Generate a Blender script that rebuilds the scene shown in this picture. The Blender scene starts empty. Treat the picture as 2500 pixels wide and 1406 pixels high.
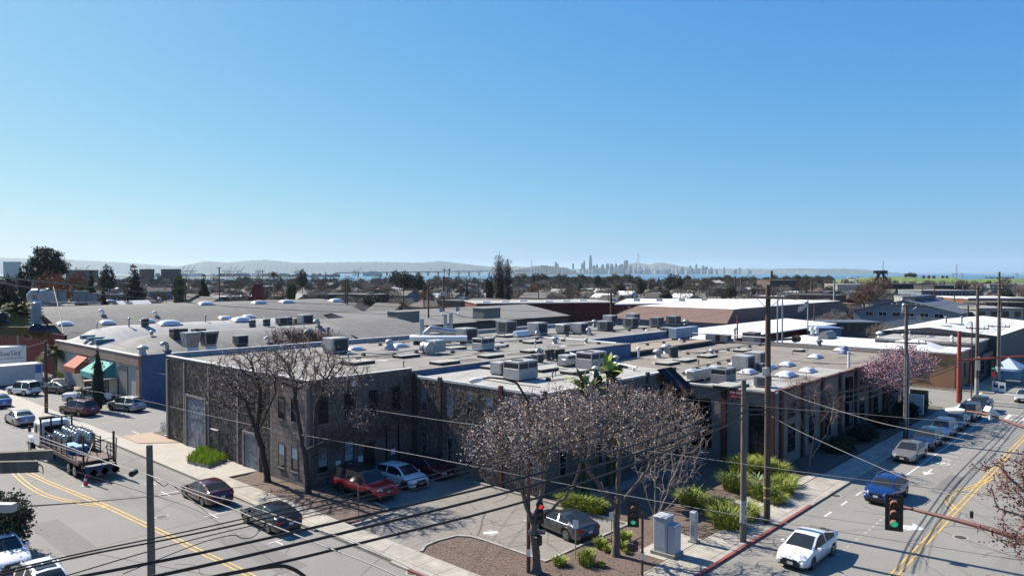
import bpy,math,random
import numpy as np
from mathutils import Vector,Matrix
R=math.radians
scene=bpy.context.scene
CAM_H=15.4;FOC=1800.0;CXP=1250.0;CYP=703.0;HZ=667.0
PITCH=math.atan((CYP-HZ)/FOC);YAW=R(42.5)
cam_d=bpy.data.cameras.new('camera');cam=bpy.data.objects.new('camera',cam_d)
scene.collection.objects.link(cam);scene.camera=cam
cam_d.sensor_width=36;cam_d.lens=36*FOC/2500.0;cam_d.clip_start=0.1;cam_d.clip_end=90000
cam.location=(0,0,CAM_H);cam.rotation_euler=(math.pi/2-PITCH,0,YAW-math.pi/2)
EXPO=1.0;KA=.72;SKY_C=((1.3,1.13),(1.23,.72),(1.02,.255))
SUN_EL=R(43);SUN_AZ=R(97.0)
w=bpy.data.worlds.new("World");scene.world=w;w.use_nodes=True
wn=w.node_tree;wn.nodes.clear()
sky=wn.nodes.new('ShaderNodeTexSky');sky.sky_type='NISHITA';sky.sun_disc=False
sky.sun_elevation=SUN_EL;sky.sun_rotation=math.pi/2-SUN_AZ
sky.altitude=0;sky.air_density=1.0;sky.dust_density=0.8;sky.ozone_density=4.0
bg=wn.nodes.new('ShaderNodeBackground');bg.inputs[1].default_value=0.1
wo=wn.nodes.new('ShaderNodeOutputWorld')
sx=wn.nodes.new('ShaderNodeSeparateXYZ');cx_=wn.nodes.new('ShaderNodeCombineXYZ');wn.links.new(sky.outputs[0],sx.inputs[0])
for i_,(a_,g_)in enumerate(SKY_C):
 m1=wn.nodes.new('ShaderNodeMath');m1.operation='MULTIPLY';m1.inputs[1].default_value=.0615
 m2=wn.nodes.new('ShaderNodeMath');m2.operation='POWER';m2.inputs[1].default_value=g_
 m3=wn.nodes.new('ShaderNodeMath');m3.operation='MULTIPLY';m3.inputs[1].default_value=a_*10/2**EXPO
 wn.links.new(sx.outputs[i_],m1.inputs[0]);wn.links.new(m1.outputs[0],m2.inputs[0]);wn.links.new(m2.outputs[0],m3.inputs[0]);wn.links.new(m3.outputs[0],cx_.inputs[i_])
wn.links.new(cx_.outputs[0],bg.inputs[0]);wn.links.new(bg.outputs[0],wo.inputs[0])
sl=bpy.data.lights.new('sun','SUN');sl.energy=5.0;sl.angle=R(0.5);sl.color=(1.0,0.915,0.79)
so=bpy.data.objects.new('sun',sl);scene.collection.objects.link(so)
sd=Vector((math.cos(SUN_AZ)*math.cos(SUN_EL),math.sin(SUN_AZ)*math.cos(SUN_EL),math.sin(SUN_EL)))
so.rotation_euler=sd.to_track_quat('Z','Y').to_euler();so.location=(0,0,60)
vs=scene.view_settings;vs.view_transform='Standard';vs.look='None';vs.gamma=1.0
vs.exposure=EXPO;vs.use_curve_mapping=False
scene.cycles.volume_bounces=1
_f=Vector((math.cos(YAW)*math.cos(PITCH),math.sin(YAW)*math.cos(PITCH),-math.sin(PITCH)))
_r=Vector((math.sin(YAW),-math.cos(YAW),0))
_u=_r.cross(_f)
def at(px,py,z=0.0):
 d=_f+_r*((px-CXP)/FOC)+_u*((CYP-py)/FOC)
 t=(z-CAM_H)/d.z
 return(d.x*t,d.y*t,z)
def atd(px,py,D):
 """point at horizontal depth D along the pixel's ray"""
 d=_f+_r*((px-CXP)/FOC)+_u*((CYP-py)/FOC)
 t=D/(d.x*math.cos(YAW)+d.y*math.sin(YAW))
 return(d.x*t,d.y*t,CAM_H+d.z*t)
def gz(x,y):
 r=math.hypot(x,y)
 return 0.0 if r<260 else-4.0*min(1.0,(r-260)/1300.0)
def polar(px,D):
 p=atd(px,HZ,D);return(p[0],p[1],gz(p[0],p[1]))
def ztop(py,D):return CAM_H+(HZ-py)/FOC*D
MATS={}
def dim(c):
 """photographic whites stay bright, everything else takes its measured albedo"""
 return tuple(v*(KA if max(c)<.6 else KA+.08)for v in c)
def mat(name,col,rough=0.8,metal=0.0,var=0.0,scale=4.0,bump=0.0,bscale=None,col2=None,spec=None,coord='Object',detail=6.0,stretch=None,emit=None):
 if name in MATS:return MATS[name]
 col=dim(col);col2=dim(col2)if col2 else None
 m=bpy.data.materials.new(name);m.use_nodes=True;MATS[name]=m
 nt=m.node_tree;b=nt.nodes['Principled BSDF']
 b.inputs['Roughness'].default_value=rough;b.inputs['Metallic'].default_value=metal
 if spec is not None:b.inputs['Specular IOR Level'].default_value=spec
 c=(col[0],col[1],col[2],1)
 b.inputs['Base Color'].default_value=c
 if emit:
  b.inputs['Emission Color'].default_value=(emit[0],emit[1],emit[2],1);b.inputs['Emission Strength'].default_value=emit[3]
 vec=None
 if var>0 or bump>0:
  tc=nt.nodes.new('ShaderNodeTexCoord');vec=tc.outputs[coord]
  if stretch:
   mp=nt.nodes.new('ShaderNodeMapping');mp.inputs['Scale'].default_value=stretch
   nt.links.new(vec,mp.inputs[0]);vec=mp.outputs[0]
 if var>0:
  n=nt.nodes.new('ShaderNodeTexNoise');n.inputs['Scale'].default_value=scale;n.inputs['Detail'].default_value=detail
  n.inputs['Roughness'].default_value=0.65
  nt.links.new(vec,n.inputs['Vector'])
  r=nt.nodes.new('ShaderNodeValToRGB');r.color_ramp.elements[0].position=0.33;r.color_ramp.elements[1].position=0.67
  c2=col2 if col2 else tuple(max(0,v*(1-var))for v in col)
  c1=col if col2 else tuple(min(1,v*(1+var*0.6))for v in col)
  r.color_ramp.elements[0].color=(c2[0],c2[1],c2[2],1);r.color_ramp.elements[1].color=(c1[0],c1[1],c1[2],1)
  nt.links.new(n.outputs[0],r.inputs[0]);nt.links.new(r.outputs[0],b.inputs['Base Color'])
 if bump>0:
  n2=nt.nodes.new('ShaderNodeTexNoise');n2.inputs['Scale'].default_value=bscale or scale*4;n2.inputs['Detail'].default_value=4
  nt.links.new(vec,n2.inputs['Vector'])
  bp=nt.nodes.new('ShaderNodeBump');bp.inputs['Strength'].default_value=min(1,bump);bp.inputs['Distance'].default_value=0.05
  nt.links.new(n2.outputs[0],bp.inputs['Height']);nt.links.new(bp.outputs[0],b.inputs['Normal'])
 return m
def layered(name,base,layers,rough=0.9,bump=0.0,bscale=20,stretch=None):
 """base colour with several mixed noise layers: (scale, lo, hi, colour, strength, kind)"""
 if name in MATS:return MATS[name]
 m=bpy.data.materials.new(name);m.use_nodes=True;MATS[name]=m
 nt=m.node_tree;b=nt.nodes['Principled BSDF'];b.inputs['Roughness'].default_value=rough
 tc=nt.nodes.new('ShaderNodeTexCoord');vec=tc.outputs['Object']
 cur=None;base=dim(base);layers=[(l[0],l[1],l[2],dim(l[3]),l[4],l[5])for l in layers]
 for(sc,lo,hi,col,st,kind)in layers:
  v=vec
  if kind.endswith('x')or kind.endswith('y')or kind.endswith('z'):
   mp=nt.nodes.new('ShaderNodeMapping')
   mp.inputs['Scale'].default_value={'x':(0.06,1,1),'y':(1,0.06,1),'z':(1,1,0.08)}[kind[-1]]
   nt.links.new(vec,mp.inputs[0]);v=mp.outputs[0]
  if kind.startswith('v'):
   t=nt.nodes.new('ShaderNodeTexVoronoi');t.feature='DISTANCE_TO_EDGE';t.inputs['Scale'].default_value=sc
   nz=nt.nodes.new('ShaderNodeTexNoise');nz.inputs['Scale'].default_value=sc*1.7;nz.inputs['Detail'].default_value=5
   nt.links.new(v,nz.inputs['Vector'])
   mx=nt.nodes.new('ShaderNodeMixRGB');mx.inputs[0].default_value=0.35 if sc>1 else 0.12
   nt.links.new(v,mx.inputs[1]);nt.links.new(nz.outputs['Color'],mx.inputs[2]);nt.links.new(mx.outputs[0],t.inputs['Vector'])
   out=t.outputs['Distance']
  else:
   t=nt.nodes.new('ShaderNodeTexNoise');t.inputs['Scale'].default_value=sc;t.inputs['Detail'].default_value=8;t.inputs['Roughness'].default_value=0.6
   nt.links.new(v,t.inputs['Vector']);out=t.outputs[0]
  mr=nt.nodes.new('ShaderNodeMapRange');mr.inputs['From Min'].default_value=lo;mr.inputs['From Max'].default_value=hi
  mr.inputs['To Min'].default_value=0;mr.inputs['To Max'].default_value=st
  nt.links.new(out,mr.inputs['Value'])
  mx=nt.nodes.new('ShaderNodeMixRGB');nt.links.new(mr.outputs[0],mx.inputs[0])
  if cur is None:mx.inputs[1].default_value=(base[0],base[1],base[2],1)
  else:nt.links.new(cur,mx.inputs[1])
  mx.inputs[2].default_value=(col[0],col[1],col[2],1);cur=mx.outputs[0]
 nt.links.new(cur,b.inputs['Base Color'])
 if bump>0:
  n2=nt.nodes.new('ShaderNodeTexNoise');n2.inputs['Scale'].default_value=bscale;n2.inputs['Detail'].default_value=5
  nt.links.new(vec,n2.inputs['Vector'])
  bp=nt.nodes.new('ShaderNodeBump');bp.inputs['Strength'].default_value=bump;bp.inputs['Distance'].default_value=0.04
  nt.links.new(n2.outputs[0],bp.inputs['Height']);nt.links.new(bp.outputs[0],b.inputs['Normal'])
 return m
def brickmat(name,c1,c2,mortar,scale=1.0,w_=0.4,h_=0.2,rough=0.9,ms=0.02,axis='xz'):
 if name in MATS:return MATS[name]
 m=bpy.data.materials.new(name);m.use_nodes=True;MATS[name]=m
 nt=m.node_tree;b=nt.nodes['Principled BSDF'];b.inputs['Roughness'].default_value=rough
 tc=nt.nodes.new('ShaderNodeTexCoord');sp=nt.nodes.new('ShaderNodeSeparateXYZ');cb=nt.nodes.new('ShaderNodeCombineXYZ')
 nt.links.new(tc.outputs['Object'],sp.inputs[0])
 if axis=='xz':
  ad=nt.nodes.new('ShaderNodeMath');ad.operation='ADD';nt.links.new(sp.outputs[0],ad.inputs[0]);nt.links.new(sp.outputs[1],ad.inputs[1])
  nt.links.new(ad.outputs[0],cb.inputs[0]);nt.links.new(sp.outputs[2],cb.inputs[1])
 else:
  nt.links.new(sp.outputs[0],cb.inputs[0]);nt.links.new(sp.outputs[1],cb.inputs[1])
 t=nt.nodes.new('ShaderNodeTexBrick');t.inputs['Scale'].default_value=scale
 t.inputs['Brick Width'].default_value=w_;t.inputs['Row Height'].default_value=h_;t.inputs['Mortar Size'].default_value=ms
 t.inputs['Color1'].default_value=(*dim(c1),1);t.inputs['Color2'].default_value=(*dim(c2),1);t.inputs['Mortar'].default_value=(*dim(mortar),1)
 nt.links.new(cb.outputs[0],t.inputs['Vector'])
 n=nt.nodes.new('ShaderNodeTexNoise');n.inputs['Scale'].default_value=1.3;n.inputs['Detail'].default_value=7;nt.links.new(tc.outputs['Object'],n.inputs['Vector'])
 mr=nt.nodes.new('ShaderNodeMapRange');mr.inputs['From Min'].default_value=.3;mr.inputs['From Max'].default_value=.7;mr.inputs['To Min'].default_value=.75;mr.inputs['To Max'].default_value=1.15
 nt.links.new(n.outputs[0],mr.inputs['Value'])
 mx=nt.nodes.new('ShaderNodeMixRGB');mx.blend_type='MULTIPLY';mx.inputs[0].default_value=1
 nt.links.new(t.outputs['Color'],mx.inputs[1]);nt.links.new(mr.outputs[0],mx.inputs[2]);nt.links.new(mx.outputs[0],b.inputs['Base Color'])
 return m
def paint(name,col,rough=0.25,metal=0.3):
 if name in MATS:return MATS[name]
 m=mat(name,col,rough,metal);b=m.node_tree.nodes['Principled BSDF']
 b.inputs['Coat Weight'].default_value=0.8;b.inputs['Coat Roughness'].default_value=0.06
 return m
glass=mat('dark_glass',(0.028,0.034,0.038),0.07,0.0,spec=0.4)
glassb=mat('window_glass',(0.02,0.024,0.03),0.06,0.0,spec=0.8)
paleglass=mat('pale_glass',(0.36,0.42,0.52),0.3,0.0,spec=0.5)
tyre=mat('rubber',(0.012,0.012,0.013),0.85)
rimm=mat('alloy',(0.42,0.43,0.45),0.3,0.8)
blk=mat('black_plastic',(0.012,0.012,0.014),0.5)
blkm=mat('black_metal',(0.014,0.013,0.013),0.45,0.3)
steel=mat('steel',(0.5,0.51,0.53),0.28,0.95,var=0.1,scale=3)
galv=mat('galvanised',(0.42,0.45,0.48),0.42,0.6,var=0.25,scale=2.5)
whitep=mat('white_paint',(0.78,0.78,0.77),0.45,var=0.08,scale=3)
chrome=mat('chrome',(0.7,0.7,0.72),0.12,1.0)
headl=mat('headlamp',(0.75,0.78,0.8),0.08,0.2)
taill=mat('tail_lamp',(0.42,0.012,0.012),0.15)
platem=mat('number_plate',(0.7,0.7,0.68),0.5)
C=scene.collection
class MB:
 def __init__(s):s.v=[];s.f=[];s.m=[];s.mats=[];s.sm=[]
 def mi(s,m):
  if m not in s.mats:s.mats.append(m)
  return s.mats.index(m)
 def add(s,vs,fs,m,smooth=False):
  o=len(s.v);s.v.extend(vs);k=s.mi(m)
  for f in fs:s.f.append([i+o for i in f]);s.m.append(k);s.sm.append(smooth)
  return s
 def poly(s,pts,m,smooth=False):return s.add(list(pts),[list(range(len(pts)))],m,smooth)
 def box(s,x0,x1,y0,y1,z0,z1,m):
  v=[(x0,y0,z0),(x1,y0,z0),(x1,y1,z0),(x0,y1,z0),(x0,y0,z1),(x1,y0,z1),(x1,y1,z1),(x0,y1,z1)]
  return s.add(v,[(0,3,2,1),(4,5,6,7),(0,1,5,4),(1,2,6,5),(2,3,7,6),(3,0,4,7)],m)
 def bbox(s,x0,x1,y0,y1,z0,z1,m,b=0.03):
  """box with a bevelled top and vertical edges"""
  pts=[]
  for(z,i)in((z0,0),(z1-b,0),(z1,b)):
   X0,X1,Y0,Y1=x0+i,x1-i,y0+i,y1-i
   pts+=[(X0+b,Y0,z),(X1-b,Y0,z),(X1,Y0+b,z),(X1,Y1-b,z),(X1-b,Y1,z),(X0+b,Y1,z),(X0,Y1-b,z),(X0,Y0+b,z)]
  f=[tuple(reversed(range(8))),tuple(range(16,24))]
  for k in(0,8):
   for i in range(8):j=(i+1)%8;f.append((k+i,k+j,k+8+j,k+8+i))
  return s.add(pts,f,m)
 def obox(s,c,sx,sy,sz,m,rz=0.0,tilt=None):
  mt=Matrix.Rotation(rz,4,'Z')
  if tilt:mt=mt@Matrix.Rotation(tilt[0],4,tilt[1])
  v=[]
  for z in(0,sz):
   for(a,b)in((-1,-1),(1,-1),(1,1),(-1,1)):
    p=mt@Vector((a*sx/2,b*sy/2,z));v.append((c[0]+p.x,c[1]+p.y,c[2]+p.z))
  return s.add(v,[(0,3,2,1),(4,5,6,7),(0,1,5,4),(1,2,6,5),(2,3,7,6),(3,0,4,7)],m)
 def prism(s,poly,z0,z1,m,mtop=None):
  n=len(poly);v=[(p[0],p[1],z0)for p in poly]+[(p[0],p[1],z1)for p in poly]
  a=sum(poly[i][0]*poly[(i+1)%n][1]-poly[(i+1)%n][0]*poly[i][1]for i in range(n))
  if a<0:v=[(p[0],p[1],z0)for p in reversed(poly)]+[(p[0],p[1],z1)for p in reversed(poly)]
  s.add(v,[(i,(i+1)%n,n+(i+1)%n,n+i)for i in range(n)],m)
  s.add(v,[tuple(range(n,2*n))],mtop or m);s.add(v,[tuple(reversed(range(n)))],m)
  return s
 def tube(s,pts,r,m,n=6,caps=True,smooth=True):
  pts=[Vector(p)for p in pts];k=len(pts)
  rr=r if isinstance(r,(list,tuple))else[r]*k
  v=[];up=Vector((0,0,1));prev=None
  for i,p in enumerate(pts):
   d=(pts[min(i+1,k-1)]-pts[max(i-1,0)])
   if d.length<1e-9:d=Vector((0,0,1))
   d.normalize()
   if prev is None:
    a=d.cross(up)
    if a.length<0.05:a=d.cross(Vector((1,0,0)))
   else:a=prev-d*prev.dot(d)
   if a.length<1e-6:a=d.orthogonal()
   a.normalize();prev=a;b=d.cross(a)
   for j in range(n):
    t=2*math.pi*j/n;q=p+(a*math.cos(t)+b*math.sin(t))*rr[i];v.append((q.x,q.y,q.z))
  f=[]
  for i in range(k-1):
   for j in range(n):j2=(j+1)%n;f.append((i*n+j2,i*n+j,(i+1)*n+j,(i+1)*n+j2))
  s.add(v,f,m,smooth)
  if caps and n>3:s.add(v[:n],[tuple(range(n))],m);s.add(v[-n:],[tuple(reversed(range(n)))],m)
  return s
 def cyl(s,p,r,h,m,n=16,r2=None,smooth=True):return s.lathe(p,[(r,0),(r if r2 is None else r2,h)],m,n,smooth)
 def lathe(s,c,prof,m,n=16,smooth=True,caps=True):
  v=[];f=[]
  for(r,z)in prof:
   for j in range(n):t=2*math.pi*j/n;v.append((c[0]+r*math.cos(t),c[1]+r*math.sin(t),c[2]+z))
  for i in range(len(prof)-1):
   for j in range(n):j2=(j+1)%n;f.append((i*n+j,i*n+j2,(i+1)*n+j2,(i+1)*n+j))
  s.add(v,f,m,smooth)
  if caps:s.add(v[:n],[tuple(reversed(range(n)))],m);s.add(v[-n:],[tuple(range(n))],m)
  return s
 def disc(s,c,r,axis,th,m,n=20,r2=None):
  """short cylinder along a horizontal axis 'x' or 'y'"""
  v=[]
  for k in(0,1):
   q=r if k==0 or r2 is None else r2
   for j in range(n):
    t=2*math.pi*j/n;a=q*math.cos(t);b=q*math.sin(t)
    v.append((c[0]+a,c[1]+k*th,c[2]+b)if axis=='y' else(c[0]+k*th,c[1]+a,c[2]+b))
  f=[(j,(j+1)%n,n+(j+1)%n,n+j)for j in range(n)]
  s.add(v,f,m,True);s.add(v,[tuple(range(n)),tuple(reversed(range(n,2*n)))],m);return s
 def grid(s,fn,nu,nv,m,smooth=True,flip=False):
  v=[fn(i/nu,j/nv)for i in range(nu+1)for j in range(nv+1)]
  f=[]
  for i in range(nu):
   for j in range(nv):
    a=i*(nv+1)+j;q=(a,a+nv+1,a+nv+2,a+1);f.append(tuple(reversed(q))if flip else q)
  return s.add(v,f,m,smooth)
 def mesh(s,name,off=(0,0,0)):
  me=bpy.data.meshes.new(name)
  v=s.v if off==(0,0,0)else[(a-off[0],b-off[1],c-off[2])for(a,b,c)in s.v]
  me.from_pydata([tuple(x)for x in v],[],s.f);me.validate(clean_customdata=False)if False else None
  for m in s.mats:me.materials.append(m)
  me.polygons.foreach_set('material_index',s.m);me.polygons.foreach_set('use_smooth',s.sm);me.update()
  return me
 def build(s,name,parent=None,world=False,label=None):
  """one mesh object; world=True: the coordinates are world ones, moved into the parent's frame"""
  off=(0,0,0)
  if parent is not None and world:off=tuple(parent.matrix_basis.translation)if parent.rotation_euler.z==0 else None
  if off is None:
   mi=(Matrix.Translation(parent.location)@Matrix.Rotation(parent.rotation_euler.z,4,'Z')).inverted()
   s.v=[tuple(mi@Vector(p))for p in s.v];off=(0,0,0)
  elif parent is not None and world:off=tuple(parent.location)
  o=bpy.data.objects.new(name,s.mesh(name,off));C.objects.link(o)
  if parent is not None:o.parent=parent
  if label:o['label']=label
  return o
 def top(s,name,label,cat,loc=(0,0,0),rz=0.0,group=None,world=False):
  o=bpy.data.objects.new(name,s.mesh(name,tuple(loc)if world else(0,0,0)));C.objects.link(o)
  o.location=loc;o.rotation_euler.z=rz;tag(o,label,cat,group);return o
 def struct(s,name,kind='structure',label=None,cat=None):
  o=bpy.data.objects.new(name,s.mesh(name));C.objects.link(o);o['kind']=kind
  if label:o['label']=label
  if cat:o['category']=cat
  return o
def tag(o,label,cat,group=None):
 o['label']=label;o['category']=cat
 if group:o['group']=group
 return o
def thing(name,label,cat,loc=(0,0,0),rz=0.0,group=None):
 o=bpy.data.objects.new(name,None);C.objects.link(o);o.location=loc;o.rotation_euler=(0,0,rz)
 return tag(o,label,cat,group)
def kids(o):return[c for c in bpy.data.objects if c.parent==o]
KID={}
def copy_tree(o,loc,rz=0.0,label=None,group=None,scale=None):
 def rec(src,par):
  c=src.copy();C.objects.link(c)
  if par is not None:c.parent=par
  if src.name not in KID:KID[src.name]=kids(src)
  for k in KID[src.name]:rec(k,c)
  return c
 c=rec(o,None);c.location=loc;c.rotation_euler=(0,0,rz)
 if scale:c.scale=scale if isinstance(scale,(tuple,list))else(scale,)*3
 if label:c['label']=label
 if group:c['group']=group
 return c
def text_mesh(txt,size,m,extrude=0.004,name='lettering',align='CENTER'):
 cu=bpy.data.curves.new('t','FONT');cu.body=txt;cu.size=size;cu.extrude=extrude;cu.align_x=align;cu.align_y='CENTER'
 cu.resolution_u=3
 ob=bpy.data.objects.new('t',cu);C.objects.link(ob);bpy.context.view_layer.update()
 me=bpy.data.meshes.new_from_object(ob.evaluated_get(bpy.context.evaluated_depsgraph_get()))
 bpy.data.objects.remove(ob);me.name=name;me.materials.clear();me.materials.append(m)
 return me
def put_text(txt,size,m,parent,mtx,name='lettering',align='CENTER'):
 me=text_mesh(txt,size,m,name=name,align=align);me.transform(mtx)
 o=bpy.data.objects.new(name,me);C.objects.link(o);o.parent=parent;return o
def face_x(x,y,z):
 return Matrix.Translation((x,y,z))@Matrix(((0,0,-1,0),(-1,0,0,0),(0,1,0,0),(0,0,0,1)))
def face_y(x,y,z):
 return Matrix.Translation((x,y,z))@Matrix(((1,0,0,0),(0,0,-1,0),(0,1,0,0),(0,0,0,1)))
HAZE=0.000023
# ============================================================ SETTING
asph=layered('asphalt',(0.212,0.2,0.186),[(0.25,.35,.65,(0.26,0.247,0.23),.7,'n'),(0.12,.5,.7,(0.17,0.165,0.16),.6,'nx'),(38,.45,.62,(0.33,0.32,0.31),.55,'n'),(60,.55,.68,(0.09,0.09,0.088),.5,'n'),(0.45,.56,.64,(0.15,0.145,0.14),.45,'ny'),(0.9,.66,.72,(0.11,0.105,0.1),.6,'n'),(0.09,0.004,0.0,(0.06,0.058,0.055),.75,'v')],0.9,0.15,90)
asph2=layered('asphalt_street',(0.24,0.228,0.2),[(0.3,.35,.65,(0.29,0.276,0.243),.7,'n'),(0.5,.52,.66,(0.165,0.16,0.15),.6,'nx'),(0.9,.66,.72,(0.12,0.115,0.108),.6,'n'),(38,.45,.62,(0.34,0.335,0.32),.5,'n'),(60,.55,.68,(0.1,0.1,0.095),.5,'n'),(0.1,0.005,0.0,(0.05,0.05,0.046),.8,'v')],0.9,0.15,90)
lotm=layered('old_asphalt',(0.225,0.205,0.18),[(0.35,.38,.62,(0.27,0.25,0.222),.8,'n'),(1.3,.5,.7,(0.16,0.148,0.13),.55,'n'),(30,.45,.62,(0.34,0.32,0.29),.45,'n'),(0.34,0.012,0.0,(0.045,0.042,0.038),.85,'v'),(0.8,0.008,0.0,(0.06,0.055,0.05),.5,'v')],0.92,0.2,50)
conc=layered('concrete',(0.42,0.39,0.34),[(0.5,.35,.65,(0.5,0.465,0.41),.7,'n'),(2.0,.5,.75,(0.3,0.275,0.24),.6,'n'),(45,.5,.65,(0.55,0.52,0.47),.3,'n'),(0.25,0.006,0.0,(0.15,0.14,0.12),.6,'v')],0.9,0.08,60)
concs=brickmat('pavement_slabs',(0.46,0.425,0.365),(0.40,0.37,0.32),(0.12,0.11,0.1),1.0,1.55,1.55,0.9,0.018,'xy')
MATS['pavement_slabs'].node_tree.nodes['Brick Texture'].offset=0
kerbm=mat('kerb_concrete',(0.4,0.37,0.32),.9,var=.3,scale=1.5)
redk=mat('red_kerb_paint',(0.33,0.06,0.055),.8,var=.45,scale=2.2,col2=(0.2,0.11,0.1))
mulch=layered('bark_mulch',(0.10,0.066,0.05),[(14,.42,.6,(0.21,0.145,0.115),.8,'n'),(0.7,.45,.7,(0.075,0.05,0.04),.5,'n'),(42,.5,.62,(0.32,0.25,0.21),.55,'n'),(26,.55,.64,(0.03,0.02,0.018),.6,'n')],0.95,0.9,16)
gravelm=layered('gravel',(0.42,0.32,0.23),[(18,.45,.6,(0.55,0.45,0.36),.8,'n'),(1,.5,.7,(0.5,0.28,0.16),.5,'n')],.95,.6,18)
yel=mat('yellow_line_paint',(0.62,0.40,0.10),.75,var=.3,scale=3.0)
wht=mat('white_line_paint',(0.66,0.65,0.62),.75,var=.3,scale=3.5)
whtw=mat('worn_white_paint',(0.55,0.54,0.51),.8,var=.5,scale=6.0,col2=(0.26,0.25,0.235))
blup=mat('blue_marking_paint',(0.12,0.24,0.46),.8,var=.5,scale=4.0,col2=(0.2,0.22,0.26))
terr=layered('town_ground',(0.12,0.11,0.088),[(0.02,.4,.6,(0.16,0.145,0.115),.8,'n'),(0.05,.5,.65,(0.075,0.09,0.045),.7,'n'),(0.3,.5,.65,(0.2,0.19,0.17),.4,'n')],.95)
mb=MB();NR,NA=40,72
def terr_f(u,v):
 r=0.5+1700*u**2.2;a=v*2*math.pi
 return(r*math.cos(a),r*math.sin(a),gz(r,0)-0.02)
mb.grid(terr_f,NR,NA,terr,True)
mb.struct('ground')
waterm=mat('bay_water',(0.07,0.15,0.22),.28,spec=.5,bump=.35,bscale=.02,var=.15,scale=0.002)
MB().poly([(-9000,-9000,-5.0),(32000,-9000,-5.0),(32000,32000,-5.0),(-9000,32000,-5.0)],waterm).struct('water')
shore=layered('shore_land',(0.12,0.115,0.09),[(0.004,.4,.6,(0.08,0.1,0.05),.8,'n'),(0.02,.5,.65,(0.25,0.23,0.2),.6,'n')],.95)
def landpatch(name,pxs,D0,D1,z,m,bumpf=None):
 mb=MB();n=60
 def fn(u,v):
  px=pxs[0]+(pxs[1]-pxs[0])*u;D=D0+(D1-D0)*v
  p=atd(px,HZ,D);e=min(1,4*u,4*(1-u),3*v+.2,3*(1-v)+.0)
  zz=z+(bumpf(px,D)if bumpf else 0)
  return(p[0],p[1],-9.5+(zz+9.5)*max(0,min(1,e*2)))
 mb.grid(fn,n,14,m,True);return mb.struct(name)
landpatch('port_land',(-400,830),3000,6200,-3.0,shore)
grassm=layered('hill_grass',(0.115,0.185,0.028),[(0.004,.4,.6,(0.16,0.22,0.045),.8,'n'),(0.02,.5,.7,(0.12,0.12,0.06),.55,'n'),(0.012,.55,.62,(0.07,0.1,0.03),.6,'nx')],.95)
GH=[(1940,701),(1985,692),(2030,685),(2070,679),(2130,677),(2200,675.5),(2270,679),(2330,677),(2355,683),(2400,681),(2440,680),(2500,680),(2600,680),(2800,681)]
def interp(P,x):
 if x<=P[0][0]:return P[0][1]
 for(a,b),(c,d)in zip(P,P[1:]):
  if x<=c:return b+(d-b)*(x-a)/(c-a)
 return P[-1][1]
def noise1(x,s=1.0,seed=0):
 return math.sin(x*.11*s+seed)*.5+math.sin(x*.27*s+seed*2.1)*.3+math.sin(x*.71*s+seed*3.7)*.2
def ridge(name,pts,D,th,m,base=-9.5,rough=0.6,n=160,rows=(0,.25,.55,.8,1,1.5,2),kind='structure'):
 mb=MB();x0,x1=pts[0][0],pts[-1][0]
 def fn(u,v):
  px=x0+(x1-x0)*u;t=v*(len(rows)-1);i=min(int(t),len(rows)-2);rr=rows[i]+(rows[i+1]-rows[i])*(t-i)
  top=ztop(interp(pts,px)+noise1(px,2.2,D*.01)*rough,D)
  if rr<=1:k=math.sin(rr*math.pi/2)**1.1;DD=D-th*(1-rr)
  else:k=1-(rr-1)**1.5;DD=D+th*(rr-1)
  k=max(0,k);k+=(noise1(px*1.7+rr*37,2,5)*.13 if 0<rr<1 else 0)
  p=atd(px,HZ,DD)
  return(p[0],p[1],base+(top-base)*min(1,max(0,k)))
 mb.grid(fn,n,len(rows)-1,m,True);return mb.struct(name,kind)
ridge('green_hill',GH,1750,330,grassm,rough=.5)
hillm=layered('far_hill',(0.035,0.05,0.06),[(0.0006,.4,.6,(0.06,0.07,0.06),.8,'n'),(0.003,.45,.6,(0.025,0.04,0.05),.7,'n')],.95)  # haze blue of the distance is mixed into the hill colour
citym=layered('city_hillside',(0.05,0.065,0.075),[(0.002,.42,.58,(0.035,0.05,0.055),.9,'n'),(0.02,.52,.6,(0.4,0.4,0.4),.7,'n'),(0.012,.55,.62,(0.2,0.2,0.2),.6,'n')],.95)  # bluish base also carries painted distance haze
ridge('hill',[(-60,628),(60,631),(170,634),(300,641),(380,647),(450,652),(540,664)],19500,1800,hillm)
ridge('hill',[(400,664),(440,650),(500,637.5),(560,641),(610,636),(650,634.5),(720,641),(790,641),(850,640),(920,639),(1000,642),(1050,652),(1120,664)],18800,1800,hillm)
ridge('hill',[(730,664),(770,656),(830,645),(880,641),(960,640),(1030,641),(1075,637),(1100,640),(1150,646),(1200,651),(1260,655),(1320,660),(1380,665)],18500,1800,hillm)
ridge('hill',[(1180,664),(1240,651),(1262,650),(1300,655),(1400,658),(1500,650),(1530,644),(1560,642),(1585,646),(1609,640.5),(1640,645),(1660,650),(1700,655),(1760,656.5),(1830,656),(1900,657),(1960,660),(2000,664)],16500,1400,citym)
ridge('hill',[(1780,665),(1830,658),(1900,656),(1960,655.5),(2010,656.5),(2060,656),(2110,658),(2160,663),(2215,668)],18500,1300,hillm)
ridge('island_hill',[(1235,668),(1262,657),(1290,652),(1320,648),(1352,650),(1385,654),(1400,660),(1412,667)],9800,500,hillm,rough=.8)
def sheet(name,polys,z,m,kind='structure'):
 mb=MB()
 for p in polys:mb.poly([(a[0],a[1],z)for a in p],m)
 return mb.struct(name,kind)
def rect(x0,x1,y0,y1):return[(x0,y0),(x1,y0),(x1,y1),(x0,y1)]
sheet('road',[rect(-40,330,4.2,18.05)],0.014,asph2)
sheet('road',[rect(11.0,24.3,-40,4.2),rect(11.0,24.3,4.2,300)],0.006,asph)
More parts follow.
